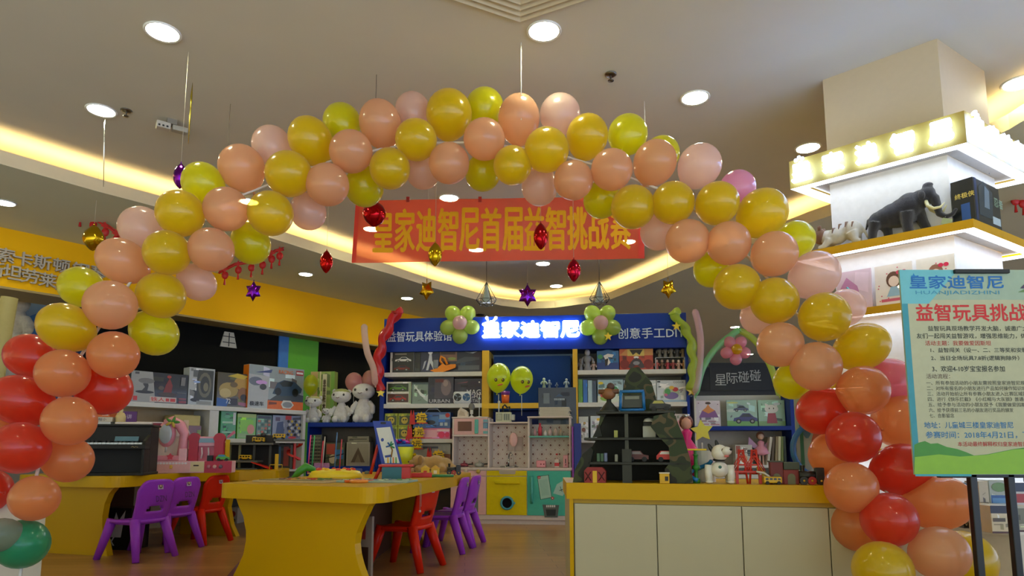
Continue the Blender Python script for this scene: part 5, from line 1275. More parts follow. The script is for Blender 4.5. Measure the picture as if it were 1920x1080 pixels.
MB().box(LA_, .34, 0, LM0, .36, ZL - .045, mat('b09a74', .6)).build('back_panel', ls)
MB().box(LM1, .34, 0, LB_, .36, ZL - .045, mat('2a2620', .6)).build('back_panel', ls)
def lrow(items, zt):
    for it in items: carton(LW, zt, *it)
GX = 'large toy boxes on the white shelf top'
lrow([
 (247, 694, 354, .05, .12, '1a1816', [('p', [(0, 0), (.42, 0), (.42, .2), (.36, 1), (0, 1)], '9c9c98'), ('e', .24, .34, .16, .05, '2c2c2c'), ('p', [(.18, .36), (.24, .5), (.2, .6), (.28, .66), (.3, .56), (.28, .36)], '3c3c3c'), ('e', .26, .7, .14, .09, '707070'), ('r', .05, .06, .12, .2, 'c03030'), ('r', .06, .9, .13, .97, '505050'), ('p', [(.55, .3), (.6, .62), (.66, .85), (.72, .6), (.7, .3)], '7a2418'), ('e', .65, .88, .04, .05, 'a03020'), ('e', .64, .3, .18, .07, '4a3a30'), ('e', .52, .5, .05, .07, '584c40'), ('r', .33, .04, .8, .21, 'c8b8b0'), ('t', .35, .06, .13, '铁人', 'c03028', .24), ('r', .61, .07, .67, .17, 'c03028'), ('r', .69, .07, .78, .17, 'c03028'), ('r', .84, .04, .98, .12, '8a3a40'), ('r', .84, .16, .98, .2, 'a05058'), ('p', [(.86, .62), (.94, .62), (.95, .9), (.87, .9)], '787470'), ('r', .8, .36, .97, .39, '686460')], 'large dark boxed robot set with a pale side panel and red lettering', 'toy box', GX),
 (356, 688, 404, .05, .13, 'b0b4b4', [('p', [(.3, .15), (.95, .15), (.95, .95), (.35, .95), (.3, .7)], '34362c'), ('e', .62, .55, .26, .34, '6a6650'), ('e', .62, .55, .18, .24, '2c2e26'), ('e', .66, .5, .1, .12, '7a7458'), ('e', .26, .14, .18, .05, '2a2a2a'), ('p', [(.2, .15), (.24, .34), (.14, .4), (.36, .38), (.32, .15)], '303030'), ('r', .05, .9, .14, .97, '707474'), ('e', .3, .62, .14, .03, '9ab4e0'), ('e', .2, .68, .1, .02, 'c8d4e8'), ('r', .32, .03, .9, .12, '8a8c88')], 'tall pale grey boxed robot set beside the dark one with red lettering', 'toy box', GX),
 (409, 697, 469, .05, .16, '4a4024', [('e', .35, .5, .3, .22, 'a89048'), ('e', .75, .72, .24, .2, 'b8902c'), ('e', .8, .4, .16, .2, '8a5a20'), ('e', .25, .4, .18, .14, 'c0ac70'), ('p', [(.3, .9), (.8, .84), (.96, .94), (.6, 1)], 'd0b420'), ('p', [(0, 0), (.3, 0), (.38, .2), (0, .26)], '2a58a0'), ('r', .36, .06, .64, .26, '2a2028'), ('t', .28, .1, .14, '72', 'd0d4dc', .14), ('p', [(.66, .08), (.98, .02), (.98, .14), (.66, .16)], 'a06078'), ('e', .82, .3, .1, .1, '2a2018'), ('e', .5, .66, .12, .08, '6a5420')], 'black and gold boxed toy with a yellow vehicle on the white shelf top', 'toy box', GX),
 (468, 682, 571, .02, .12, '98a4a8', [('p', [(0, 0), (.34, 0), (.36, .75), (0, .78)], 'b4b8ba'), ('r', .34, 0, 1, .2, 'e06a10'), ('p', [(.36, .2), (1, .2), (1, .36), (.6, .44)], '404850'), ('p', [(.42, .36), (.5, .62), (.62, .7), (.82, .68), (.97, .52), (.95, .42), (.78, .34), (.6, .32)], '2c4460'), ('p', [(.54, .62), (.64, .69), (.8, .66), (.76, .56), (.6, .54)], '141c24'), ('e', .52, .42, .06, .09, '0e1014'), ('e', .84, .42, .06, .1, '0e1014'), ('e', .12, .62, .12, .1, '6a7080'), ('e', .22, .6, .1, .05, 'd0a0e0'), ('e', .25, .5, .06, .07, '3a3c40'), ('t', .03, .06, .1, '极速车', '181818', .24), ('p', [(.58, .12), (.62, .22), (.76, .22), (.82, .12), (.76, .03), (.62, .03)], 'd8d8d0'), ('e', .7, .12, .09, .07, '8a9098'), ('p', [(.1, .82), (.4, .92), (.38, .84)], '3a4a80'), ('t', .52, .84, .09, 'RACING', 'd87838', .26), ('r', .84, .84, .98, .95, 'b03030'), ('r', .85, .87, .97, .92, 'd8d8d8'), ('p', [(.36, .1), (.5, .12), (.5, .16), (.36, .17)], '7a3808')], 'big silver and orange racing car box at the end of the white shelf top', 'toy box', GX, 'toy_box', None, 0, 0, 'e07818')], ZL)
GY = 'board game boxes on the inner white shelf'
lrow([
 (415, 770, 444, .04, .1, '2c8c3c', [('r', .1, .55, .9, .62, 'a8d0b0'), ('r', .1, .2, .9, .26, '90c0a0'), ('p', [(.5, 0), (1, .2), (.9, .3), (.45, .08)], 'd0606c'), ('r', .78, .5, .95, .95, 'd0d4c8'), ('e', .4, .8, .2, .06, '70b888')], 'green game box first on the inner white shelf', 'toy box', GY),
 (446, 775, 481, .04, .1, '6cb020', [('r', 0, .85, 1, 1, 'a8c060'), ('r', .15, .3, .85, .75, '88c838'), ('e', .72, .38, .2, .2, 'd0907c'), ('r', .05, .05, .95, .2, '98b878')], 'light green game box second on the inner white shelf', 'toy box', GY),
 (482, 778, 510, .04, .1, '58806c', [('r', .05, .85, .95, .97, '303840')] + [('r', .08 + .22 * i, .1 + .15 * j, .24 + .22 * i, .2 + .15 * j, ('b86048', '90b0a0', '3a5a50', 'a89078')[(i + j * 3) % 4]) for i in range(4) for j in range(5)], 'game box with a grid of small coloured squares', 'toy box', GY),
 (512, 778, 567, .04, .1, '8088a0', [('p', [(.1, .1), (.15, .7), (.35, .75), (.4, .1)], '3c4c78'), ('r', .42, .82, .62, 1, 'b8302c')] + [('e', .52 + .12 * (i % 4) + .05 * (j % 2), .2 + .14 * j, .045, .06, ('181818', 'd0b040', '202020', 'c8c8c0')[(i + j) % 4]) for i in range(4) for j in range(5)] + [('e', .3, .1, .22, .06, '3a6ac0'), ('e', .66, .08, .14, .05, 'c04048')], 'grey blue game box with a chequered character picture', 'toy box', GY)], ZLm)
# beige bag, brown box on the inner left-hand bay
zt = lz(330, 880)
q = MB(); a = lu(322, 800, .1); b = lu(372, 800, .1)
t = thing('beige_bag', 'large beige carrier bag in the deep bay of the white shelf unit', 'bag', LW.M(a, .06, zt)); MB().box(0, 0, 0, b - a, .22, lz(340, 778, .1) - zt, mat('c8b878', .6), .01).build('bag_body', t); q = MB(); q.tube([(.1, -.004, .26), (.1, -.006, .2), (.2, -.006, .2), (.2, -.004, .26)], .006, 'a08a50', 6); q.build('handle', t)
carton(LW, zt, 331, 797, 378, -.0, .05, '6a2c18', [('s', .2, .65, .14, 8, '181010'), ('e', .55, .55, .09, .1, 'c08060'), ('e', .75, .5, .07, .1, 'c09070'), ('r', .82, .4, .98, .9, '7a8a40')], 'brown red box with dark flower behind the pink toy till', 'toy box')
carton(LW, lz(490, 880), 430, 832, 560, .12, .08, '30281e', [('r', .05 + .12 * i, .1, .13 + .12 * i, .9, ('8a7a60', '305878', '8a3a2c', '5a6a40')[i % 4]) for i in range(8)], 'row of colourful toy packs in the bottom bay behind the toy garage', 'toy pack')
MB().box(LM1, 0, lz(490, 880) - .03, LB_ - .03, .3, lz(490, 880), WSH).build('shelf', ls)

# low blue shelf with plush toys between the white unit and the big blue shelf
pu = lambda x, y=800, o=0: BS.loc(x, y, o)[0]
ps = thing('low_blue_shelf', 'low blue shelf carrying the white plush toys', 'shelf unit', BS.M())
PA, PB = pu(577), UL - .035
ZP = bz(640, 792)
MB().box(PA, 0, ZP - .05, PB, .38, ZP, NAVY, .003).build('top_board', ps)
zp2 = bz(640, 874); MB().box(PA, 0, zp2 - .06, PB, .38, zp2, NAVY, .003).build('shelf', ps)
MB().box(PA, 0, 0, PA + .02, .38, ZP - .05, NAVY).build('upright', ps); MB().box(PB - .03, 0, 0, PB, .38, ZP - .05, NAVY).build('upright', ps)
MB().box(PA, .36, 0, PB, .38, ZP - .05, mat('6a6050', .6)).build('back_panel', ps)
carton(BS, zp2, 578, 815, 604, .05, .15, '2c2c24', [('r', .05, .1 + .11 * i, .95, .14 + .11 * i, '807a60') for i in range(8)] + [('r', .1 + .2 * i, .05, .13 + .2 * i, .95, '605c48') for i in range(5)], 'dark grid patterned pack on the low blue shelf', 'toy pack')
carton(BS, zp2, 611, 830, 646, .06, .15, '50543c', [('r', .05, .5, .5, .95, 'b04838'), ('r', .5, .3, .95, .7, '3878a8'), ('e', .4, .3, .2, .2, 'c8b890'), ('p', [(.0, .3), (1, .5), (1, .55), (0, .35)], '202020')], 'multicoloured book leaning on the low blue shelf', 'toy pack')
carton(BS, zp2, 650, 829, 694, .06, .12, 'a8a08c', [('r', .06, .06, .94, .94, '98907a'), ('p', [(.2, .15), (.5, .78), (.8, .15)], '5a4a38'), ('p', [(.36, .15), (.5, .5), (.64, .15)], '7a6a50')], 'pale box with a brown pyramid picture on the low blue shelf', 'toy box')
carton(BS, bz(672, 829, .06) + .001, 652, 818, 692, .07, .1, '8a846c', [('r', .1, .4, .9, .6, '5a5444')], 'flat pack lying on the pyramid picture box', 'toy pack')
# plush toys
def plush(x0, y0, x1, ybase, off, belly, ears, lab, hatc=None, earc='e4c8bc', z=None):
    u0, zt_ = BS.loc(x0, y0, off); u1, _ = BS.loc(x1, y0, off); z = ZP if z is None else z
    Wd = (u1 - u0) * 1.02; H = zt_ - z
    t = thing('plush_toy', lab, 'plush toy', BS.M((u0 + u1) / 2, off, z), 'white plush toys')
    m = mat_fuzzy('fbf7ee')
    hh = H * (.40 if not ears else .36); hc = H - hh * .5 - (.0 if not ears else .10 * H)
    prof = [(1e-6, 0), (.26 * Wd, .012 * H), (.37 * Wd, .12 * H), (.38 * Wd, .24 * H), (.31 * Wd, .40 * H), (.20 * Wd, .52 * H), (.14 * Wd, .60 * H), (1e-6, .64 * H)]
    q = MB(); q.lathe(prof, m, 20, sy=.72); q.build('body', t)
    for sx in (-1, 1):
        q = MB(); q.tube([(sx * .24 * Wd, -.02, .48 * H), (sx * .40 * Wd, -.10 * Wd, .36 * H), (sx * .43 * Wd, -.18 * Wd, .26 * H)], [.09 * Wd, .10 * Wd, .085 * Wd], m, 12); q.ball((sx * .43 * Wd, -.19 * Wd, .25 * H), .095 * Wd, m, 10); q.build('arm', t)
        q = MB(); q.ball((sx * .2 * Wd, -.26 * Wd, .10 * H), (.14 * Wd, .17 * Wd, .10 * H), m, 14); q.build('leg', t)
    q = MB(); q.ball((0, -.02, hc), (.45 * Wd, .38 * Wd, hh * .52), m, 20); q.ball((0, -.02 - .34 * Wd, hc - .14 * hh), (.16 * Wd, .10 * Wd, .13 * hh), m, 12); q.build('head', t)
    for sx in (-1, 1):
        q = MB(); q.ball((sx * .23 * Wd, -.02 - .325 * Wd, hc + .07 * hh), (.05 * Wd, .035 * Wd, .055 * Wd), mat('4a4440', .2), 10); q.build('eye', t)
    q = MB(); q.tube([(-.08 * Wd, -.02 - .445 * Wd, hc - .14 * hh), (0, -.02 - .46 * Wd, hc - .19 * hh), (.08 * Wd, -.02 - .445 * Wd, hc - .14 * hh)], .004, '6a5048', 5); q.build('mouth', t)
    for sx in (-1, 1):
        q = MB()
        if ears: q.ball((sx * .22 * Wd, 0, hc + hh * .62), (.12 * Wd, .08 * Wd, .17 * H), mat_fuzzy(earc), 12, rot=Matrix.Rotation(sx * .3, 4, 'Y'))
        else: q.ball((sx * .36 * Wd, .0, hc + hh * .38), (.10 * Wd, .06 * Wd, .11 * Wd), m, 10)
        q.build('ear', t)
    if hatc:
        q = MB(); q.ball((0, -.01, hc + hh * .24), (.40 * Wd, .35 * Wd, hh * .34), mat_fuzzy(hatc), 14); q.build('cap', t)
    return t
plush(572, 744, 606, 0, .12, 1, 0, 'white plush animal nearest the racing car box', 'd8d07c')
plush(605, 766, 622, 0, .10, 1, 0, 'smallest white plush animal on the low blue shelf')
plush(622, 731, 661, 0, .12, 1, 0, 'white plush animal with a pale green cap', 'b8c060')
plush(661, 712, 706, 0, .13, 1, 1, 'tallest white plush rabbit with pink ears beside the blue shelf end', None, 'e8a0a4')
for x, y, rx, ry, m, lab, Y in [(583, 721, 13.5, 19, mat_balloon('c8d010', .1), 'yellow balloon floating above the plush nearest the racing car box', 7.3), (664, 716, 16.5, 18, mat_balloon('eab0b0', .15), 'pale pink balloon behind the two largest plush toys', 7.6), (693, 712, 14, 18, mat_balloon('eab8b0', .2), 'pale pink balloon tucked between plush rabbit and red twisted balloon', 7.6)]:
    c = atY(x, y, Y); k = Y / F; t = thing('balloon_on_stick', lab, 'balloon', T3(c.x, c.y, c.z)); q = MB(); q.lathe(BPROF, m, 22, Matrix.Diagonal((rx * k, rx * k, ry * k, 1))); q.build('balloon_body', t); MB().tube([(0, 0, -ry * k * 1.2), (0, 0, ZP - c.z)], .003, 'd8d8d0', 5).build('stick', t)
carton(BS, ZP, 583, 697, 628, .25, .1, '9ab04c', [('r', 0, 0, .3, 1, 'c8a868'), ('r', .38, 0, .44, 1, 'e0d8a0'), ('r', .5, .2, .68, .95, 'e0d8b0'), ('t', .54, .25, .6, '益\n智\n积\n木', '4a3a20', .1), ('e', .36, .6, .05, .05, '6a9030'), ('e', .36, .45, .05, .05, '6a9030'), ('r', .85, 0, 1, 1, '78a838')], 'tall green and yellow box standing behind the plush toys', 'toy box')

# ------------------------------------------------------------ display rack by the far end of the blue shelf
rs = thing('white_book_rack', 'white rack with blue edges showing craft picture books', 'book rack', BS.M())
RA, RB = pu(1302, 770), pu(1481, 770); zr_t, zr_m = bz(1390, 737), bz(1390, 799)
MB().box(RA, 0, 0, RA + .02, .35, zr_t - .02, WSH).build('side_panel', rs); MB().box(RB, -.02, 0, RB + .05, .38, zr_t + .0, NAVY).build('side_panel', rs, 'blue side panel')
MB().box(RA + .02, .30, zr_m, RB, .33, zr_t, mat('c4c4c0', .5)).build('display_back', rs)
MB().box(RA - .01, -.03, zr_m - .045, RB, .34, zr_m, NAVY, .003).build('shelf', rs); MB().box(RA + .02, .32, 0, RB, .35, zr_m - .045, mat('b0aaa0', .6)).build('back_panel', rs)
zr_b = .50; MB().box(RA, 0, zr_b - .04, RB, .34, zr_b, WSH).build('shelf', rs)
GB_ = 'craft picture packs on the white rack'
for it in [(1305, 751, 1350, .14, .015, 'e0d4dc', [('p', [(.1, .35), (.25, .62), (.5, .66), (.78, .62), (.92, .35)], '8a5a98'), ('p', [(.25, .62), (.4, .72), (.5, .86), (.6, .72), (.78, .62), (.5, .5)], 'e0904c'), ('e', .5, .9, .12, .05, '584038'), ('r', .2, .2, .42, .23, '8a4a58'), ('r', .48, .19, .8, .22, '8a4a58'), ('r', .06, .08, .5, .11, 'c06a78'), ('r', .56, .07, .94, .1, 'c06a78'), ('e', .1, .9, .03, .02, '9a7888'), ('e', .9, .85, .03, .02, '9a7888')], 'craft pack with a purple and orange ballgown on the white rack'),
           (1362, 750, 1419, .14, .015, '9cc0b4', [('r', 0, 0, 1, .22, '78b060'), ('e', .15, .6, .16, .06, 'c0d4cc'), ('c', .22, .56, .5, .24, '5a6484'), ('c', .2, .12, .8, .4, '3c3c7c'), ('e', .2, .9, .2, .03, 'd0d880')], 'craft pack with two cartoon cars on the white rack'),
           (1421, 750, 1471, .14, .015, '98c0ac', [('r', 0, 0, 1, .2, '80a870'), ('e', .5, .66, .26, .16, 'e4e4e0'), ('p', [(.28, .74), (.26, .88), (.4, .82)], 'e4e4e0'), ('p', [(.72, .74), (.74, .88), (.6, .82)], 'e4e4e0'), ('p', [(.3, .12), (.36, .5), (.64, .5), (.7, .12)], 'a83848'), ('e', .42, .68, .02, .03, '202020'), ('e', .58, .68, .02, .03, '202020'), ('e', .7, .85, .14, .05, 'd0dce0')], 'craft pack with a white kitten in a red dress on the white rack')]:
    carton(BS, zr_m, *it[:-1], it[-1], 'craft kit', GB_, 'craft_kit', None, .05)
for i, (x, w_, c, lean, lab) in enumerate([(1436, 5, 'c8c4b8', -.16, 'leaning pale'), (1444, 5, '5a4a38', -.10, 'dark brown'), (1451, 5, '8a7a58', -.08, 'tan'), (1457, 5, 'd0cca8', -.06, 'cream'), (1463, 5, '6a7a38', -.03, 'olive'), (1469, 5, '2c3a30', 0, 'dark green')]):
    a, zt2 = BS.loc(x, 832 + abs(lean) * 30, .05); b = BS.loc(x + w_, 840, .05)[0]
    q = MB(); q.box(0, 0, 0, b - a, .18, .30, mat(c, .5), .002)
    tag(q.build('picture_book', mw=BS.M(a + lean * -.0, .05, bz(1450, 868, .05) - .02) @ Matrix.Rotation(-lean, 4, 'Y')), lab + ' book standing on the lower board of the white rack', 'book', 'books on the white rack')
zbk = bz(1450, 868, .05) - .021
MB().box(RA + .02, 0, zbk - .03, RB, .34, zbk, WSH).build('shelf', rs)
carton(BS, zbk, 1378, 834, 1410, .05, .12, 'b8b4a4', [('r', .05, .55, .3, .95, '9a5038'), ('r', .7, .55, .95, .75, '2a2420'), ('e', .5, .3, .2, .2, 'd08858'), ('r', .1, .6, .9, .63, '706a5c')], 'pale box with brown squares on the white rack behind the red bridge', 'toy box')
# pink fairy doll pack on rack
t = thing('fairy_doll', 'pink dressed fairy doll on the white rack behind the red bridge', 'doll', BS.M(pu(1428, 860, .12), .12, zbk))
MB().lathe([(.02, .10), (.10, .12), (.07, .17), (.03, .20), (.035, .24), (.012, .26)], mat('e8a0b8', .5), 14).build('dress', t); q = MB(); q.ball((0, 0, .30), .035, mat('e8c0a8', .5), 12); q.build('head', t); q = MB(); q.ball((0, .012, .31), (.045, .035, .045), mat('8a5a40', .6), 12); q.build('hair', t)
for sx in (-1, 1): MB().cyl((sx * .018, 0, 0), (sx * .018, 0, .12), .010, mat('e8c8c0', .5), 8).build('leg', t); MB().prism([(sx * .03, .2), (sx * .12, .3), (sx * .13, .2), (sx * .05, .17)], .01, .014, mat('b890b8', .4)).build('wing', t)

# ------------------------------------------------------------ play tables
ZT_ = .57
TEDGE = mat('cca000', .35, coat=.0, kind='laminate', var=.02, scale=5)
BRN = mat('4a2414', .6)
pt = thing('play_table', 'near yellow play table with waisted panel legs in the middle of the shop', 'table')
tp = [(-1.64, 3.71), (-.71, 3.28), (-.63, 3.36), (-.33, 5.5), (-.45, 5.62), (-1.30, 5.68)]
def rounded(poly, r, n=5):
    out = []; N_ = len(poly)
    for i in range(N_):
        a, b, c = V(poly[i - 1] + (0,)), V(poly[i] + (0,)), V(poly[(i + 1) % N_] + (0,))
        k = min(r, (a - b).length * .45, (c - b).length * .45); p, q_ = b + (a - b).normalized() * k, b + (c - b).normalized() * k
        for j in range(n + 1): t = j / n; w_ = p * (1 - t) ** 2 + b * 2 * t * (1 - t) + q_ * t * t; out.append((w_.x, w_.y))
    return out
MB().slab(rounded(tp, .07), ZT_ - .08, ZT_, TEDGE).build('tabletop', pt)
TF = Fr((-1.60, 3.75), -24.5)
def ped(frm, left, right, off, name, parent, m=TEDGE, th=.05):
    L = [frm.loc(x, y, off) for x, y in left]; R = [frm.loc(x, y, off) for x, y in right]
    pl = [(u_, min(z_, ZT_ - .081)) for u_, z_ in L]; pr_ = [(u_, min(z_, ZT_ - .081)) for u_, z_ in R]
    pl = [p for p in pl if p[1] > .0] + [(pl[-1][0], 0)]; pr_ = [p for p in pr_ if p[1] > 0] + [(pr_[-1][0], 0)]
    pl[0] = (pl[0][0], ZT_ - .081); pr_[0] = (pr_[0][0], ZT_ - .081)
    o = MB(); o.prism(pl + pr_[::-1], off, off + th, m); return o.build(name, parent, mw=frm.M())
ped(TF, [(442, 934), (448, 950), (456, 968), (461, 995), (461, 1015), (456, 1040), (447, 1060), (437, 1080), (425, 1100)], [(696, 938), (690, 950), (677, 978), (668, 1000), (665, 1020), (667, 1040), (672, 1060), (679, 1080), (690, 1105)], .03, 'leg_panel', pt)
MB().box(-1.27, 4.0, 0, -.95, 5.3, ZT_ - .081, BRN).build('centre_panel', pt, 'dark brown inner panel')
q = MB(); q.prism([(-.55, .489), (.38, .489), (.22, .40), (.11, .28), (.10, .18), (.17, 0), (-.55, 0), (-.45, .15), (-.42, .28), (-.46, .40)], 0, .05, TEDGE); q.build('leg_panel', pt, mw=T3(-.86, 5.35, 0, -4))
q = MB(); q.box(0, 0, 0, .36, .02, .40, mat('8a7a6c', .5)); 
arts(q, .36, .40, [('r', .05, .5, .5, .95, '5a2c20'), ('r', .5, .3, .95, .6, '38201c'), ('e', .3, .3, .2, .15, '8a4030'), ('r', .1, .1, .4, .18, '2a2420'), ('e', .7, .15, .1, .08, '5a5048'), ('p', [(.2, .6), (.4, .9), (.8, .7)], '7a6858'), ('r', .55, .7, .9, .9, '8a2c28'), ('e', .75, .45, .1, .1, 'd0b8a8')])
tag(q.build('comic_board', mw=T3(-1.085, 3.70, 0, -20)), 'printed board with dark comic pictures standing under the near play table', 'board')
lt = thing('curved_play_table', 'long yellow play table carrying the toy piano, beyond the purple chairs', 'table')
tpl = [(-3.75, 5.0), (-3.32, 4.86), (-2.86, 4.70), (-2.78, 4.74), (-2.74, 4.86), (-2.62, 5.95)] + [(atZ(x, y, ZT_).x, atZ(x, y, ZT_).y) for x, y in [(433, 884), (520, 883), (545, 878)]]
e = tpl[-1]; tpl += [(e[0] - .28, e[1] + .32), (-2.95, 6.52), (-3.75, 5.52)]
MB().slab(rounded(tpl, .12), ZT_ - .08, ZT_, TEDGE).build('tabletop', lt)
LF = Fr((-3.5, 5.0), -16)
ped(LF, [(60, 912), (60, 1045), (60, 1047)], [(215, 912), (204, 926), (196, 945), (192, 968), (192, 990), (196, 1015), (201, 1046)], .0, 'leg_panel', lt)
q = MB(); q.prism([(-.3, .489), (.3, .489), (.22, .36), (.2, .25), (.24, .1), (.3, 0), (-.3, 0)], 0, .05, TEDGE); q.build('leg_panel', lt, mw=T3(-2.72, 6.0, 0, -16))
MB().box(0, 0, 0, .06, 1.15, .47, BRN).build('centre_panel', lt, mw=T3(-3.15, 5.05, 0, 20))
carton(Fr((-3.0, 5.0), -10), .0, 190, 952, 248, .12, .2, '141414', [('p', [(.3, .3), (.5, .9), (.6, .7), (.8, .95), (.7, .3)], 'd0d0cc'), ('p', [(.3, .1), (.36, .1), (.5, .3), (.45, .3)], 'd8d8d4'), ('p', [(.46, .1), (.52, .1), (.34, .3), (.3, .3)], 'd8d8d4')], 'black box with white scribbles under the long play table', 'box')
carton(Fr((-2.4, 6.9), -6), .0, 428, 952, 446, 0, .2, 'b8b0a4', [('e', .5, .6, .3, .2, 'a04038'), ('r', .2, .1, .8, .3, '5a5450')], 'white box with a red print standing on the floor between the two tables', 'box')

# ------------------------------------------------------------ small plastic chairs
def chair_proto(col, name_lab):
    m = mat(col, .35, kind='plastic', var=.03)
    t = thing('kids_chair', name_lab, 'chair', None, 'small plastic chairs')
    # seat
    b = bmesh.new(); bmesh.ops.create_grid(b, x_segments=10, y_segments=10, size=1)
    for v in b.verts:
        x, y = v.co.x, v.co.y
        k = 1 - .10 * (abs(x) * abs(y)) ** 2
        v.co = V((x * .155 * k + .0, y * .150 * k * (1 - .06 * (x < 0)), .275 - .014 * (1 - x * x) * (1 - y * y) + (-.012 * max(0, x - .6) / .4)))
    bmesh.ops.recalc_face_normals(b, faces=b.faces); bmesh.ops.solidify(b, geom=b.faces[:], thickness=.022)
    q = MB(); q.bm(b, m, True); q.build('seat', t)
    # backrest with a grip slot
    n = 17; vs_ = []; fs_ = []
    def bp(s_, tt, side):
        wd = .132 + .014 * tt
        yy = s_ * wd; cr = max(0, (tt - .72) / .28); zz = .255 + tt * .295
        zz -= .05 * (abs(s_) ** 5) * cr
        yy *= 1 - .10 * cr * cr * abs(s_)
        x = -.128 - .066 * tt + .022 * s_ * s_ - .010 * math.sin(tt * PI)
        return (x - (.011 if side else -.011), yy, zz)
    for side in (0, 1):
        for j in range(n):
            for i in range(n): vs_.append(bp(i / (n - 1) * 2 - 1, j / (n - 1), side))
    N_ = n * n
    def gone(i, j): return (j == 4 and 4 <= i <= 11) or (j == 5 and 5 <= i <= 10)
    cells = {(i, j) for i in range(n - 1) for j in range(n - 1) if not gone(i, j)}
    for i, j in cells:
        q4 = (j * n + i, j * n + i + 1, (j + 1) * n + i + 1, (j + 1) * n + i)
        fs_.append(q4); fs_.append(tuple(N_ + k for k in q4[::-1]))
        for (di, dj), (e0, e1) in (((0, -1), (q4[0], q4[1])), ((1, 0), (q4[1], q4[2])), ((0, 1), (q4[2], q4[3])), ((-1, 0), (q4[3], q4[0]))):
            if (i + di, j + dj) not in cells: fs_.append((e1, e0, N_ + e0, N_ + e1))
    q = MB(); q.add(vs_, fs_, m, True); q.build('backrest', t)
    for sx, fx in ((-.115, -.205), (.105, .175)):
        for sy in (-1, 1):
            q = MB(); q.tube([(sx, sy * .115, .272), (sx * .6 + fx * .4, sy * .132, .16), (fx, sy * .16, .0)], [.034, .030, .022], m, 12); q.build('leg', t)
    q = MB(); q.box(-.11, -.12, .238, .11, .12, .252, m, .006); q.build('under_frame', t)
    return t
def chair_marks(t, word):
    RB = Matrix.Translation((-.2015, .0, .44)) @ Matrix.Rotation(.14, 4, 'Y') @ Matrix.Rotation(-PI / 2, 4, 'Z')
    q = MB(); q.M = RB
    q.flat([(-.022, .04), (.022, .04), (.022, .082), (-.022, .082)], -.008, mat('b8a8c0', .5)); q.flat(circ(0, .061, .016, .016, 12), -.009, mat('6a5048', .5)); q.flat(circ(0, .063, .007, .007, 8), -.0095, mat('d0b090', .5))
    q.build('sticker', t)
    if word:
        q = MB(); q.M = RB; q.text(word, -.048, -.045, .04, mat('140c18', .6), y=-.0165, w=.085, bold=-.01); q.build('handwriting', t)
def chair_at(proto, x, y, ang, lab, first, word):
    mw = T3(x, y, 0, ang)
    if first: proto.matrix_basis = mw; tag(proto, lab); t = proto
    else: t = dup(proto, mw, lab)
    chair_marks(t, word); return t
PU, RD = chair_proto('9a3cc4', 'x'), chair_proto('d02408', 'x')
base_children = {PU: list(PU.children), RD: list(RD.children)}
spots = [(PU, -2.66, 4.76, 158.5, 'purple chair nearest the white panel, marked DZN in black', 'DZN'), (PU, -2.68, 5.20, 160, 'purple chair tucked behind the first one at the long play table, marked DZN', 'DZN'), (PU, -.535, 5.09, 171, 'purple chair between the red one and the last one at the near play table', ''), (PU, -.465, 5.44, 168, 'purple chair closest to the toy kitchen at the near play table', ''),
         (RD, -2.60, 5.55, 165, 'red chair at the long play table beyond the two purple chairs', ''), (RD, -.70, 4.38, 160, 'red chair at the near play table, the chair nearest the camera there', '')]
made = []
for pr_ in (PU, RD):
    mine = [s for s in spots if s[0] is pr_]
    objs = [pr_] + [dup(pr_, Matrix.Identity(4)) for _ in mine[1:]]
    for o, (p_, x, y, a, lab, wd) in zip(objs, mine):
        o.matrix_basis = T3(x, y, 0, a); tag(o, lab); chair_marks(o, wd)

# ------------------------------------------------------------ yellow topped counter with white doors
ZK = .60
A_ = atZ(1062, 905, ZK); B_ = atZ(1600, 911, ZK)
CT = Fr((A_.x, A_.y), math.degrees(math.atan2(B_.y - A_.y, B_.x - A_.x)))
LC = (B_ - A_).length; bd = V((.05 * .62, .62, 0)); bu = bd.dot(CT.U); bn = bd.dot(CT.N)
ct = thing('display_counter', 'long counter with a yellow top and plain white doors in front of the shop', 'counter', CT.M())
WD = mat('bcb69a', .45, kind='laminate', var=.02, scale=5)
MB().slab([(0, 0), (LC, 0), (LC + bu, bn), (bu, bn)], ZK - .075, ZK, TEDGE).build('countertop', ct)
MB().slab([(.02, .03), (LC - .01, .03), (LC + bu - .01, bn - .01), (bu + .012, bn - .01)], 0, ZK - .075, WD).build('carcass', ct)
MB().box(.012, .008, 0, .03, .03, ZK - .075, TEDGE).box(.03, .016, ZK - .095, LC, .03, ZK - .075, mat('b08c00', .4)).build('corner_post', ct)
seam = [.034] + [CT.loc(x, 1000, .01)[0] for x in (1232, 1392.5, 1556)] + [LC]
for a, b in zip(seam, seam[1:]): MB().box(a + .002, .01, .02, b - .002, .028, ZK - .097, WD, .002).build('door', ct)
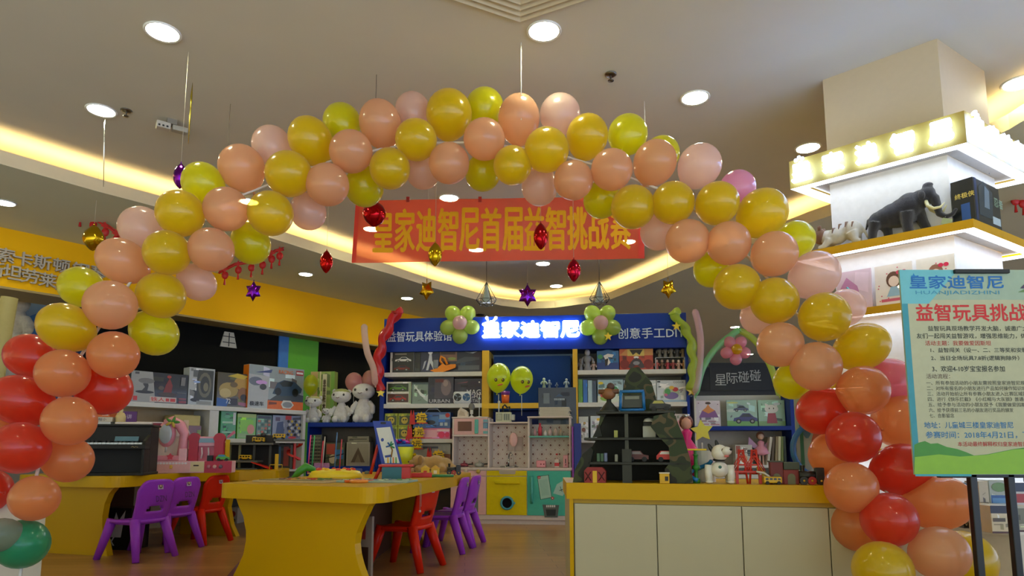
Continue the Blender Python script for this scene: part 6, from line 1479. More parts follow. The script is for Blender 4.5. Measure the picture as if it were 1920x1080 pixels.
# ------------------------------------------------------------ toys on the counter
cu = lambda x, y=900, o=0: CT.loc(x, y, o)[0]
cz = lambda x, y, o=0: CT.loc(x, y, o)[1]
def camo():
    m = mat('3a3c20', .7, var=.0, kind='camouflage').copy(); nt = m.node_tree; N = nt.nodes; L = nt.links; b = N['Principled BSDF']
    tc = N.new('ShaderNodeTexCoord'); nz = N.new('ShaderNodeTexNoise'); nz.inputs['Scale'].default_value = 9; nz.inputs['Detail'].default_value = 1.0
    cr = N.new('ShaderNodeValToRGB'); cr.color_ramp.interpolation = 'CONSTANT'; E_ = cr.color_ramp.elements
    E_[0].position = 0; E_[0].color = (*lin('1a1c14'), 1); E_[1].position = .43; E_[1].color = (*lin('363e1e'), 1)
    for p_, c_ in ((.5, '222c16'), (.58, '54482e'), (.63, '2a381a')): x = E_.new(p_); x.color = (*lin(c_), 1)
    L.new(tc.outputs['Object'], nz.inputs['Vector']); L.new(nz.outputs['Fac'], cr.inputs[0]); L.new(cr.outputs[0], b.inputs['Base Color']); return m
CAMO = camo(); DG = mat('1c1e16', .5)
O1 = .04
mt = thing('camouflage_mountain_base', 'tall camouflage toy mountain base with open dark decks on the counter', 'toy playset', CT.M(0, 0, ZK))
def cpoly(pts, o=O1): return [(cu(x, y, o), cz(x, y, o) - ZK) for x, y in pts]
def cp2(pts, o=O1): return [(a, max(0, b)) for a, b in cpoly(pts, o)]
MB().prism(cp2([(1074, 906), (1078, 880), (1092, 852), (1108, 838), (1112, 846), (1104, 880), (1112, 906)]), O1, O1 + .08, CAMO).build('rock_flank', mt)
MB().prism(cp2([(1300, 906), (1294, 860), (1282, 820), (1270, 790), (1262, 772), (1226, 780), (1220, 800), (1236, 820), (1254, 838), (1256, 868), (1246, 880), (1254, 906)]), O1, O1 + .08, CAMO).build('rock_flank', mt)
MB().prism(cp2([(1080, 906), (1088, 856), (1108, 822), (1122, 776), (1268, 774), (1284, 830), (1296, 906)]), O1 + .26, O1 + .28, mat('14150f', .7)).build('back_wall', mt)
MB().prism(cp2([(1166, 772), (1168, 730), (1174, 702), (1182, 690), (1198, 688), (1210, 702), (1222, 718), (1230, 745), (1232, 772)], .22), .22, .25, CAMO).build('peak', mt)
for ya, xa_, xb_, th in ((770, 1118, 1270, .012), (820, 1094, 1284, .012), (867, 1100, 1294, .012)):
    z = cz(1180, ya) - ZK; MB().box(cu(xa_), O1, z - th, cu(xb_), O1 + .26, z, DG, .002).build('deck', mt)
MB().box(cu(1172), O1 + .01, 0, cu(1179), O1 + .03, cz(1176, 770) - ZK - .012, mat('3a3c30', .5)).box(cu(1166), O1 + .005, 0, cu(1184), O1 + .035, cz(1176, 842) - ZK, mat('24261c', .5)).build('lift_column', mt)
MB().prism(cp2([(1126, 770), (1138, 770), (1124, 800), (1128, 818), (1110, 820), (1122, 795)]), O1 + .02, O1 + .06, CAMO).build('rock_ledge', mt)
def zdeck(y): return cz(1180, y) + .0012
# small toys on the decks
def simple(name, lab, cat, fn, mw, group=None):
    t = thing(name, lab, cat, mw, group); fn(t); return t
def atc(x, off, z): return CT.M(cu(x, 880, off), off, z)
def turret(t):
    MB().lathe([(.05, 0), (.045, .01), (.012, .05), (.012, .07)], DG, 12).build('base', t)
    q = MB(); q.ball((0, 0, .09), (.035, .03, .03), mat('8a5a38', .5), 12); q.tube([(-.05, -.01, .10), (.05, -.01, .10)], .012, '6a4428', 8); q.build('body', t)
    q = MB(); q.ball((.01, 0, .125), (.02, .018, .02), mat('4a2c24', .5), 10); q.build('head', t)
simple('toy_turret', 'brown toy gunner on a dark stand at the top deck of the mountain base', 'toy', turret, atc(1144, .12, zdeck(770)))
def cage(t):
    BLU = mat('1e6aa8', .35); w_, h = .115, .10
    q = MB()
    for a, b in (((-.5, 0), (.5, 0)), ((-.5, 1), (.5, 1)), ((-.5, 0), (-.46, 1)), ((.5, 0), (.46, 1))): q.tube([(a[0] * w_, 0, .008 + a[1] * h * .9), (b[0] * w_, 0, .008 + b[1] * h * .9)], .008, BLU, 6)
    q.build('frame', t); q = MB(); q.box(-.4 * w_, .008, .02, .4 * w_, .05, h * .8, mat('3a3c34', .5)); q.box(-.3 * w_, .004, .06, .3 * w_, .01, .075, mat('7a7c6c', .5)); q.build('shutter', t)
simple('toy_gate', 'bright blue framed toy gate on the top deck of the mountain base', 'toy', cage, atc(1188, .1, zdeck(770)))
def jeep(col, c2):
    def f(t):
        q = MB(); q.prism([(-.05, .012), (.05, .012), (.05, .03), (.025, .035), (.012, .052), (-.03, .052), (-.045, .034), (-.05, .03)], -.02, .02, mat(col, .4)); q.build('body', t)
        q = MB(); q.prism([(.02, .036), (.01, .049), (-.027, .049), (-.036, .036)], -.0206, .0206, mat(c2, .2)); q.build('windows', t)
        for x in (-.03, .03):
            for y in (-.02, .02):
                q = MB(); q.cyl((x, y - .005, .012), (x, y + .005, .012), .012, mat('101010', .6), 12); q.build('wheel', t)
    return f
simple('toy_car', 'black toy vehicle with chevrons on the top deck of the mountain base', 'toy car', jeep('141414', 'a8a040'), atc(1241, .1, zdeck(770)))
simple('toy_car', 'dark red toy jeep on the middle deck of the mountain base', 'toy car', jeep('5a1c1c', '7a6a68'), atc(1197, .12, zdeck(867)))
simple('toy_car', 'bright red toy truck on the lower deck beside the rock flank', 'toy car', jeep('c8281c', 'd8d0c8'), atc(1252, .1, zdeck(867)))
def blk(c, w_, d, h, c2=None):
    def f(t):
        MB().box(-w_ / 2, 0, 0, w_ / 2, d, h, mat(c, .5), .002).build('block', t); MB().box(-w_ / 2 + .004, -.001, h * .3, w_ / 2 - .004, 0, h * .8, mat(c2 or 'd0d0c8', .5)).build('label_panel', t)
    return f
for k, (x, y, c, h, lab) in enumerate([(1122, 867, '5a7a58', .04, 'green grey toy crate on the lower deck of the mountain base'), (1129, 867, '4a6848', .04, 'darker green toy crate on the lower deck of the mountain base'), (1136, 867, '7880a0', .042, 'lilac toy crate on the lower deck of the mountain base'), (1156, 867, 'a8a898', .035, 'slim white toy crate by the lift column'), (1156, 820, 'b8b860', .035, 'yellow and white toy crate on the middle deck'), ]):
    simple('toy_crate', lab, 'toy crate', blk(c, .015 if k < 4 else .018, .02, h, c), atc(x, .10, zdeck(y)))
simple('toy_console', 'white toy control desk with a round hood on the middle deck', 'toy', lambda t: (MB().box(-.03, 0, 0, .03, .04, .055, mat('c8c8bc', .5), .003).build('desk', t), MB().lathe([(.028, .075), (.02, .09), (1e-6, .095)], mat('d8d8d0', .4), 14).build('hood', t), MB().box(-.026, .005, .0545, .026, .035, .075, mat('181810', .5)).build('screen', t)), atc(1219, .12, zdeck(830)) if False else atc(1219, .12, zdeck(820)))
def barn(c, c2):
    def f(t):
        q = MB(); q.prism([(-.05, 0), (.05, 0), (.05, .055), (.035, .072), (-.035, .072), (-.05, .055)], 0, .05, mat(c, .5)); q.build('walls', t); MB().box(-.01, -.002, 0, .01, 0, .055, mat(c2, .5)).build('door', t)
        for sx in (-1, 1): q = MB(); q.tube([(sx * .018, -.002, .01), (sx * .045, -.002, .05)], .002, '3a0c0c', 4); q.tube([(sx * .045, -.002, .01), (sx * .018, -.002, .05)], .002, '3a0c0c', 4); q.build('cross_brace', t)
    return f
simple('toy_barn', 'little red toy barn with a yellow door at the foot of the mountain base', 'toy building', barn('8a1c1c', 'd8b020'), CT.M(cu(1115), .01, ZK + .0006))
simple('toy_letter_block', 'small yellow toy house with a black window at the foot of the mountain base', 'toy building', lambda t: (MB().box(-.022, 0, 0, .022, .03, .045, mat('d8a818', .5), .002).build('walls', t), MB().box(-.024, -.002, .045, .024, .032, .05, mat('e0d8c0', .5)).build('roof', t), MB().box(.002, -.001, .012, .017, 0, .032, mat('2a2418', .5)).build('window', t)), CT.M(cu(1246), .008, ZK + .0006))

# robot dog
rd = thing('robot_dog', 'white robot toy dog with black ears sitting on the counter', 'toy animal', CT.M(cu(1350, 905, .06), .06, ZK + .0006)); S = (cz(1350, 829, .06) - ZK)
WPL = mat('e0dcd0', .3, coat=.4); BPL = mat('141414', .3)
q = MB(); q.ball((0, 0, .34 * S), (.21 * S, .22 * S, .20 * S), WPL, 18); q.build('body', rd)
for sx in (-1, 1):
    q = MB(); q.tube([(sx * .24 * S, 0, .44 * S), (sx * .26 * S, -.02 * S, .28 * S), (sx * .25 * S, -.06 * S, .06 * S)], [.10 * S, .095 * S, .08 * S], WPL, 14); q.ball((sx * .25 * S, -.10 * S, .045 * S), (.09 * S, .12 * S, .045 * S), WPL, 12); q.build('front_leg', rd)
    q = MB(); q.tube([(sx * .2 * S, .22 * S, .36 * S), (sx * .22 * S, .26 * S, .06 * S)], [.1 * S, .07 * S], WPL, 12); q.ball((sx * .22 * S, .22 * S, .04 * S), (.08 * S, .11 * S, .04 * S), WPL, 12); q.build('hind_leg', rd)
q = MB(); q.ball((.02 * S, -.04 * S, .74 * S), (.20 * S, .19 * S, .20 * S), WPL, 18); q.ball((.16 * S, -.16 * S, .78 * S), (.13 * S, .13 * S, .11 * S), WPL, 14); q.build('head', rd)
q = MB(); q.ball((.26 * S, -.24 * S, .82 * S), (.04 * S, .03 * S, .03 * S), BPL, 10); q.build('nose', rd); q = MB(); q.ball((.08 * S, -.22 * S, .80 * S), (.035 * S, .02 * S, .045 * S), mat('5a4020', .2), 10); q.build('eye', rd); q = MB(); q.ball((.16 * S, -.22 * S, .66 * S), (.06 * S, .05 * S, .03 * S), mat('d07070', .4), 10); q.build('tongue', rd)
for sx, a in ((-1, -.5), (1, -.25)):
    q = MB(); q.ball((-.10 * S + sx * .08 * S, 0 if sx < 0 else .1 * S, .92 * S if sx > 0 else .84 * S), (.05 * S, .03 * S, .14 * S), BPL, 12, rot=Matrix.Rotation(a, 4, 'Y')); q.build('ear', rd)
q = MB(); q.ball((0, -.21 * S, .40 * S), (.04 * S, .02 * S, .04 * S), mat('3a6a60', .3), 10); q.build('chest_button', rd); q = MB(); q.lathe([(.13 * S, .54 * S), (.15 * S, .57 * S), (.13 * S, .60 * S)], BPL, 16); q.build('collar', rd)
# red suspension bridge
rb = thing('toy_bridge', 'red toy suspension bridge towers on the counter beside the robot dog', 'toy bridge', CT.M(cu(1404, 905, .08), .08, ZK + .0006)); RDM = mat('c02c1c', .4)
S = .155
q = MB()
for sx in (-.028, .028):
    for a in (-.018, .018): q.tube([(sx + a * 1.3, 0, 0), (sx + a * .5, 0, S)], .005, RDM, 6)
    for z in (.3, .55, .78, .97): q.tube([(sx - .016 * (1 - z * .5), 0, z * S), (sx + .016 * (1 - z * .5), 0, z * S)], .004, RDM, 6)
q.build('tower', rb)
q = MB()
for sx in (-.028, .028):
    for k in (-1, 1):
        for i in range(3): q.tube([(sx, .0, S * (.95 - .1 * i)), (sx + k * (.022 + .008 * (3 - i)), 0, .058)], .0022, RDM, 5)
q.build('cable', rb); MB().box(-.06, -.02, .05, .06, .02, .058, RDM).build('deck', rb)
for sx in (-.05, .05): MB().box(sx - .006, -.015, 0, sx + .006, .015, .05, RDM).build('pier', rb)
# curved track, yellow ramp
q = MB(); pts = [(cu(1455, 905, .06) - .045 * i, .06 + .03 * i, ZK + .006 + .0) for i in range(1)]
t = thing('toy_train_track', 'white arched toy track running off the red bridge', 'toy track', CT.M(cu(1420, 905, .04), .05, ZK + .0006)); 
for o_ in (-.01, .01): MB().tube([(-.0, o_, .055), (.03, o_, .05), (.055, o_, .032), (.07, o_, .006)], .005, mat('c8c4b8', .4), 6).build('rail', t)
for i in range(4): MB().box(.012 + .016 * i, -.014, .042 - .011 * i, .018 + .016 * i, .014, .047 - .011 * i, mat('b8b4a8', .4)).build('sleeper', t)
MB().prism([(0, 0), (.065, 0), (.005, .075), (-.012, .075)], -.012, .012, mat('e0c010', .4)).build('t'); o = bpy.data.objects['t']; o.name = 'yellow_ramp'; o.matrix_basis = CT.M(cu(1425, 905, .13), .13, ZK + .0006); tag(o, 'yellow toy ramp behind the white track', 'toy track')
def bus(t):
    q = MB(); q.box(-.038, -.014, .007, .038, .014, .034, mat('d8ac10', .4), .004); q.build('body', t)
    q = MB()
    for k in range(4): q.box(-.031 + .017 * k, -.0146, .02, -.019 + .017 * k, -.0139, .029, mat('2a2818', .2))
    q.build('windows', t)
    for x in (-.024, .024):
        q = MB(); q.cyl((x, -.016, .008), (x, .016, .008), .008, mat('181818', .6), 10); q.build('wheel', t)
simple('toy_bus', 'small yellow toy school bus on the counter edge before the red station', 'toy car', bus, CT.M(cu(1449, 905, .03), .03, ZK + .0006, ))
def station(t):
    RB = mat('6a1c18', .5); GN = mat('38402c', .5)
    MB().box(-.06, 0, 0, -.005, .05, .10, RB, .002).build('tower_block', t); MB().box(-.005, 0, 0, .06, .05, .065, mat('80241c', .5), .002).build('hall', t); MB().box(-.064, -.004, .098, -.002, .054, .104, GN).build('roof', t); MB().box(-.003, -.004, .065, .064, .054, .098, GN, .002).build('roof', t)
    for cx in (-.033, .028):
        q = MB(); q.prism([(cx - .016, 0)] + [(cx + .016 * math.cos(a), .032 + .016 * math.sin(a)) for a in [PI * i / 8 for i in range(8, -1, -1)]] + [(cx + .016, 0)], -.002, 0, mat('6a6848', .5)); q.build('arch_door', t)
simple('toy_station', 'red toy station house with dark green roof at the far end of the counter', 'toy building', station, CT.M(cu(1472, 905, .06), .06, ZK + .0006))
def train(t):
    BK = mat('1a1a18', .4); R_ = mat('a02018', .4)
    q = MB(); q.tube([(-.05, 0, .04), (.02, 0, .04)], .02, BK, 14); q.build('boiler', t); MB().box(.015, -.022, .02, .05, .022, .075, BK, .003).build('cab', t); q = MB(); q.cyl((-.035, 0, .055), (-.035, 0, .085), .007, BK, 10, .010); q.build('chimney', t)
    for x in (-.035, -.002, .035):
        for y in (-.024, .024):
            q = MB(); q.cyl((x, y - .004, .018), (x, y + .004, .018), .018, BK if x != -.002 else R_, 14); q.ball((x, y * 1.18, .018), .005, mat('c8a020', .3), 8); q.build('wheel', t)
simple('toy_train', 'black toy steam train with red wheels at the end of the counter by the arch', 'toy train', train, CT.M(cu(1522, 905, .05), .05, ZK + .0006))
# green and yellow pieces left of the dog, blue hoop, doll and star
def pillarset(t):
    G_ = mat('2a7a28', .4)
    q = MB(); q.lathe([(.018, 0), (.018, .02), (.008, .025), (.008, .06), (.018, .065), (.018, .08), (.008, .085), (.008, .125), (.015, .13), (1e-6, .135)], G_, 12); q.build('post', t); MB().box(-.05, -.02, .15, .05, .03, .158, mat('e0c010', .4), .003).build('platform', t); q = MB(); q.cyl((0, 0, .13), (0, 0, .15), .006, G_, 8); q.build('cap', t)
    q = MB(); q.tube([(.02 + .05 * math.cos(a), .03 + .05 * math.sin(a), .10 - .02 * a) for a in [i * .4 for i in range(12)]], .010, mat('1878b8', .35), 6); q.build('slide', t)
simple('marble_run', 'green post toy with a yellow platform and blue spiral beside the robot dog', 'toy', pillarset, CT.M(cu(1306, 905, .08), .08, ZK + .0006))
q = MB(); q.cyl((0, 0, 0), (0, 0, .15), .05, mat('d8d8d0', .4), 20); tag(q.build('white_drum', mw=CT.M(cu(1322, 900, .22), .22, ZK + .0006)), 'plain white drum on the counter behind the robot dog', 'drum')
t = thing('pink_doll', 'doll in a bright pink gown standing at the back of the counter', 'doll', CT.M(cu(1290, 900, .36), .36, ZK + .0006)); PK = mat('e8287c', .4); Zd = cz(1292, 778, .42) - ZK
MB().lathe([(.10, .0), (.11, .02), (.065, .42 * Zd), (.022, .62 * Zd), (.03, .72 * Zd), (.012, .78 * Zd)], PK, 18).build('gown', t); q = MB(); q.ball((0, 0, .86 * Zd), (.028, .028, .034), mat('d8a088', .5), 12); q.build('head', t); q = MB(); q.ball((0, .012, .88 * Zd), (.036, .032, .04), mat('6a3028', .5), 12); q.build('hair', t); q = MB(); q.lathe([(.016, .95 * Zd), (.02, 1.0 * Zd), (.014, 1.0 * Zd), (.012, .95 * Zd)], mat('c8c8c8', .2, metal=.8), 10); q.build('crown', t)
q = MB(); q.prism(star2(0, 0, .058, .03, 5, .4), -.02, .02, mat('dcd428', .35)); 
t = thing('yellow_star_balloon', 'large yellow foil star on a stick beside the pink doll', 'balloon', CT.M(cu(1316, 815, .40), .40, cz(1316, 808, .40))); q.build('star_body', t); MB().tube([(0, 0, -.06), (0, 0, ZK - cz(1316, 808, .40) + .001)], .004, 'd8d8d0', 6).build('stick', t)
for k, (x, c, lab) in enumerate([(1302, '4a2c78', 'purple'), (1312, '8a2438', 'maroon')]):
    pass
t = thing('blue_hoop', 'part of a blue ring toy standing behind the counter end by the arch', 'ring toy', CT.M(cu(1545, 880, .45), .45, ZK + .0006)); q = MB(); q.tube([(.14 * math.cos(a), 0, .155 + .14 * math.sin(a)) for a in [2 * PI * i / 28 for i in range(28)]], .014, mat('2468a8', .35), 10, closed=True); q.build('ring', t)
q = MB(); q.box(0, 0, 0, .17, .02, .42, mat('9ab0a8', .3, coat=.5)); arts(q, .17, .42, [('e', .3, .7, .15, .2, '4a7890'), ('e', .6, .4, .2, .2, 'b8684c'), ('r', .1, .1, .2, .9, '2a7a60'), ('e', .7, .75, .12, .1, 'd0d8d4'), ('p', [(.5, .1), (.7, .5), (.9, .1)], 'b04838')]); tag(q.build('hanging_toy_bag', mw=CT.M(cu(1492, 800, .5), .5, ZK + .0006)), 'glossy patterned toy pack standing behind the red station', 'toy pack')

# ------------------------------------------------------------ toys on the long play table
def atT(x, y, z=ZT_, deg=0): p = atZ(x, y, z); return T3(p.x, p.y, z + .0006, deg)
def kd(x, y): return atZ(x, y, ZT_).y / F
pn = thing('toy_piano', 'black upright toy piano with white keys on the long play table', 'toy piano', T3(-2.98, 4.92, ZT_ + .0006, 14)); PB_ = mat('050505', .65)
wp = .52
MB().box(-wp / 2, 0, 0, wp / 2, .22, .36, PB_, .006).build('case', pn); MB().box(-wp / 2 - .01, -.01, .36, wp / 2 + .01, .23, .375, PB_, .004).build('lid', pn)
MB().box(-wp / 2, -.14, .19, wp / 2, 0, .225, PB_, .005).build('key_bed', pn)
for sx in (-wp / 2, wp / 2 - .02): MB().prism([(0, 0)], 0, 0, PB_) if False else MB().box(sx, -.14, .0, sx + .02, -.0, .275 if False else .19, PB_, .004).build('leg', pn)
for sx in (-wp / 2, wp / 2 - .02): MB().add([(sx, -.14, .225), (sx, 0, .225), (sx, 0, .30), (sx, -.12, .25), (sx + .02, -.14, .225), (sx + .02, 0, .225), (sx + .02, 0, .30), (sx + .02, -.12, .25)], [(0, 1, 2, 3), (7, 6, 5, 4), (0, 3, 7, 4), (3, 2, 6, 7), (0, 4, 5, 1)], PB_).build('cheek', pn)
q = MB(); nk = 18
for i in range(nk): q.box(-wp / 2 + .022 + i * (wp - .044) / nk, -.13, .225, -wp / 2 + .022 + (i + .92) * (wp - .044) / nk, -.01, .238, mat('d8e0e0', .3), .001, seg=1)
q.build('white_keys', pn, kind='stuff')
q = MB()
for i in range(nk - 1):
    if i % 7 not in (2, 6): q.box(-wp / 2 + .022 + (i + .7) * (wp - .044) / nk, -.08, .238, -wp / 2 + .022 + (i + 1.25) * (wp - .044) / nk, -.01, .25, '101010')
q.build('black_keys', pn, kind='stuff')
q = MB(); q.add([(.02, -.02, .25), (.18, -.02, .25), (.18, -.004, .285), (.02, -.004, .285)], [(0, 1, 2, 3)], mat('5a8090', .4)); q.build('music_sheet', pn)
q = MB(); q.tube([(.17, -.1405, .204), (.18, -.1405, .211), (.19, -.1405, .203), (.20, -.1405, .209), (.215, -.1405, .204)], .0012, mat('c8b880', .3), 4); q.build('maker_mark', pn)
MB().box(-wp / 2 - .01, -.16, 0, wp / 2 + .01, .22, .02, PB_, .004).build('plinth', pn)
pz = ZT_ + .376
def onp(x, y, z, deg=14): return pn.matrix_basis @ T3(x, y, z, deg - 14)
for k, (w_, h, c, lab) in enumerate([(.24, .018, 'c8c8c4', 'white cover music book lowest on the toy piano'), (.25, .035, 'c8bca8', 'thick music book with white spine second on the toy piano'), (.23, .04, 'd06420', 'orange music book topmost on the toy piano')]):
    q = MB(); q.box(-.26, .0, 0, -.26 + w_, .19, h, mat(c, .5), .002)
    if k == 1: q.text('儿童钢琴教程小', -.24, .006, .022, mat('4a4458', .5), y=-.001, w=.19, bold=.01)
    if k == 2: q.box(-.08, -.001, .01, -.04, 0, .026, mat('e8d8c0', .5))
    tag(q.build('music_book', mw=onp(0, 0, .3756 + (0, .0186, .0542)[k])), lab, 'book', 'music books on the toy piano')
q = MB(); q.cyl((0, 0, 0), (.0, 0, .22), .014, mat('d0b880', .5), 10); q.lathe([(.045, 0), (.05, .06), (.03, .09)], mat('d0b880', .5), 10, sx=.7); tag(q.build('wooden_stand', mw=onp(.03, .05, .3756)), 'pale wooden post standing on the toy piano beside the music books', 'stand')
q = MB(); q.box(0, 0, 0, .25, .05, .018, mat('d8ccc0', .5), .006); tag(q.build('wooden_bar', mw=onp(.01, -.01, .3756)), 'pale wooden bar lying across the toy piano top', 'bar')
q = MB(); p_ = atY(232, 782, 5.75); q.box(-.10, 0, 0, .10, .02, p_.z - ZT_ + .05, mat('5a2a70', .5)); q.text('开讲', -.02, p_.z - ZT_ - .015, .04, mat('c8b8d0', .5), y=-.001); tag(q.build('purple_sign', mw=T3(p_.x, 5.75, ZT_ + .0006, 20)), 'purple sign board behind the music books', 'sign')
# pink sewing machine
sm = thing('toy_sewing_machine', 'pink toy sewing machine with an oval window beside the toy piano', 'toy', atT(318, 885.5, ZT_, 12)); k_ = kd(318, 886); PKM = mat('e89aa4', .4); PK2 = mat('f0bcc0', .4)
bx = thing('pink_drawer_box', 'long pink toy cabinet with a lace trim under the sewing machine and till', 'toy cabinet', atT(362, 887, ZT_, 12)); W3 = 130 * k_
MB().box(-W3 / 2, 0, 0, W3 / 2, .16, .095, PK2, .004).build('case', bx); MB().box(-W3 / 2 + .01, -.003, .01, -W3 / 2 + W3 * .45, 0, .085, mat('ecb4ac', .4)).build('drawer', bx)
q = MB()
for i in range(10): q.flat(circ(-W3 / 2 + .025 + i * .023, .078, .011, .008, 8), -.005, mat('f0e8e4', .5))
q.build('lace_trim', bx); MB().box(-W3 * .3, -.02, .035, -W3 * .3 + .02, -.003, .065, mat('d8b050', .4), .004).build('knob', bx); MB().box(-W3 / 2 + W3 * .46, -.003, .01, W3 * .14, 0, .09, mat('e0cc98', .4)).build('cream_panel', bx); MB().box(-.0, -.005, .055, .04, -.003, .065, '301008').build('card_slot', bx); MB().box(W3 * .14, -.003, .0, W3 / 2, 0, .095, mat('b82444', .4)).build('till_front', bx, 'crimson till front')
for k in range(3):
    q = MB(); q.lathe([(.016, 0), (.014, .01), (1e-6, .01)], mat(('c87880', 'd8a8a0', '70606c')[k], .4), 14, Matrix.Translation((W3 * .2 + k * .045, -.003, .05)) @ Matrix.Rotation(PI / 2, 4, 'X')); q.build('dial', bx)
sm.matrix_basis = bx.matrix_basis @ Matrix.Translation((-W3 * .33, .06, .0956)); 
h_ = .34
q = MB(); q.box(-.15, 0, 0, .12, .08, .045, PKM, .015, seg=3); q.build('base', sm)
q = MB(); arm = [(.075, .04, .04), (.08, .04, .14), (.085, .04, .22), (.05, .04, .29), (-.01, .04, .325), (-.06, .04, .30)]
q.tube(arm, [.04, .036, .036, .042, .045, .04], PKM, 14); q.ball((-.05, .04, .22), (.07, .04, .11), PKM, 16); q.tube([(-.05, .04, .12), (-.05, .04, .07)], .008, 'd0d0d0', 8); q.build('body', sm)
q = MB(); q.ball((-.05, .002, .22), (.05, .008, .08), mat('b8c0c0', .15), 16); q.build('oval_window', sm); q = MB()
for k in range(5): a = k * 1.25; q.ball((.0 + .03 * math.cos(a), -.01, h_ * .93 + .02 * math.sin(a)), (.03, .006, .012), mat('4a8a30' if k < 3 else 'd0b040', .5), 8, rot=Matrix.Rotation(-a, 4, 'Y'))
q.build('leaf_ornament', sm); MB().box(.06, -.004, .0, .12, .064, .10, PK2, .004).build('side_box', sm); q = MB(); q.flat(star2(.0, .035, .03, .018, 5), -.012, mat('d85060', .4)); q.build('flower_sticker', sm)
# red till / coffee stand
tl = thing('toy_till', 'crimson and pink toy till with round shoulders on the pink cabinet', 'toy', bx.matrix_basis @ Matrix.Translation((W3 * .10, .07, .0956))); CR = mat('b02038', .4)
for sx in (-.12, .075):
    q = MB(); q.prism([(sx, 0), (sx + .07, 0), (sx + .07, .16)] + [(sx + .035 + .045 * math.cos(a), .18 + .05 * math.sin(a)) for a in [PI * i / 8 for i in range(0, 9)]] + [(sx, .16)], 0, .06, CR); q.build('side_panel', tl)
MB().box(-.05, .01, .12, .075, .05, .20, mat('e0a0ac', .4), .004).build('screen_panel', tl); MB().box(-.045, .004, .15, .075, .01, .185, mat('7aa0b0', .3)).build('display', tl); MB().box(-.05, .03, 0, .075, .06, .12, mat('c8687c', .4)).build('back_panel', tl)
q = MB()
for x in (-.02, .03): q.tube([(x, .0, .11), (x + .005, 0, .06), (x, 0, .02)], .006, 'e0d0d0', 6)
q.build('spout', tl)
simple('toy_car', 'green and blue toy car on the pink cabinet by the crimson till', 'toy car', jeep('50a838', '2a78b8'), bx.matrix_basis @ T3(W3 * .36, .05, .0956, 5))
q = MB(); q.box(-.02, -.02, 0, .02, .02, .045, '141418'); tag(q.build('black_block', mw=bx.matrix_basis @ T3(W3 * .2, .03, .0956, 0)), 'small black block beside the green toy car', 'toy block')
dh = thing('pink_doll_house', 'pale pink toy house roof with crimson beam behind the sewing machine', 'toy house', atT(296, 885.5, ZT_, 30)); MB().box(-.20, .0, 0, .20, .12, .30, mat('d8ccc0', .5)).build('walls', dh); MB().prism([(-.24, .30), (.24, .30), (.18, .42), (-.18, .42)], -.01, .13, mat('e4dcd4', .5)).build('roof', dh); MB().box(-.19, -.02, .38, .19, .0, .41, mat('8a2840', .5)).build('beam', dh); MB().box(.17, -.02, .30, .21, .02, .44, mat('d8c0a0', .5)).build('post', dh)
# toy garage
tgz = thing('toy_garage', 'grey multi storey toy car park with red ramps and spiral on the long play table', 'toy garage', atT(487, 880.5, ZT_, 4)); kg = kd(487, 881); GW = 150 * kg
GRY = mat('5a5c58', .5); YLM = mat('d8b020', .4); RM = mat('c42418', .35)
def gx(x): return (x - 487) * kg
def gz(y): return (881 - y) * kg
for ya, xa_, xb_ in ((835, 412, 510), (868, 412, 482), (828, 510, 560)): MB().box(gx(xa_), 0, gz(ya), gx(xb_), .2, gz(ya) + .02, GRY, .002).build('deck', tgz)
MB().box(gx(412), 0, 0, gx(482), .2, .012, GRY).build('ground_plate', tgz)
for x in (425, 443, 470, 500, 540): MB().box(gx(x) - .01, .08, .0, gx(x) + .01, .1, gz(835), mat('8a8a60' if x in (425, 443) else '4a4c48', .5)).build('pillar', tgz)
MB().box(gx(418), .18, .0, gx(510), .195, gz(835), mat('14120f', .6)).build('back_board', tgz)
MB().box(gx(422), -.005, gz(835) - .14, gx(430), .01, gz(825), YLM, .002).build('lift_tower', tgz)
q = MB(); q.add([(gx(470), 0, gz(868)), (gx(470), .08, gz(868)), (gx(505), .08, .0), (gx(505), 0, .0), (gx(470), 0, gz(866)), (gx(470), .08, gz(866)), (gx(505), .08, .02), (gx(505), 0, .02)], [(0, 1, 2, 3), (7, 6, 5, 4), (0, 3, 7, 4), (1, 5, 6, 2)], RM); q.build('ramp', tgz)
q = MB(); sp_ = [(gx(545) + .075 * math.cos(a), .10 + .075 * math.sin(a), gz(832) - .028 * a) for a in [i * .45 for i in range(14)]]
vs_ = []; fs_ = []
for (x, y, z) in sp_:
    cx_, cy_ = gx(545), .10; dx, dy = (x - cx_), (y - cy_)
    vs_ += [(cx_ + dx * .45, cy_ + dy * .45, z), (x, y, z), (x * 1, y, z + .022)]
for i in range(len(sp_) - 1):
    a = i * 3; fs_ += [(a, a + 3, a + 4, a + 1), (a + 1, a + 4, a + 5, a + 2)]
q.add(vs_, fs_, RM); q.build('spiral_ramp', tgz); q = MB(); q.cyl((gx(545), .10, 0), (gx(545), .10, gz(832)), .014, RM, 10); q.build('spiral_core', tgz)
MB().box(gx(514), -.0, 0, gx(520), .02, gz(852), YLM).build('sign_post', tgz); q = MB(); q.tube([(gx(505), 0, .0), (gx(505), 0, .045), (gx(528), 0, .045), (gx(528), 0, 0)], .004, YLM, 6); q.build('barrier', tgz)
gM = tgz.matrix_basis
for x, z, lab, c in [(480, gz(835) + .0206, 'yellow toy bus on the top deck of the toy garage', 0), (457, gz(868) + .0206, 'yellow toy bus on the middle deck of the toy garage', 0), (518, gz(828) + .0206, 'yellow toy bus by the spiral ramp of the toy garage', 0)]:
    simple('toy_bus', lab, 'toy car', bus, gM @ Matrix.Translation((gx(x), .04, z)) @ Matrix.Scale(1.5, 4))
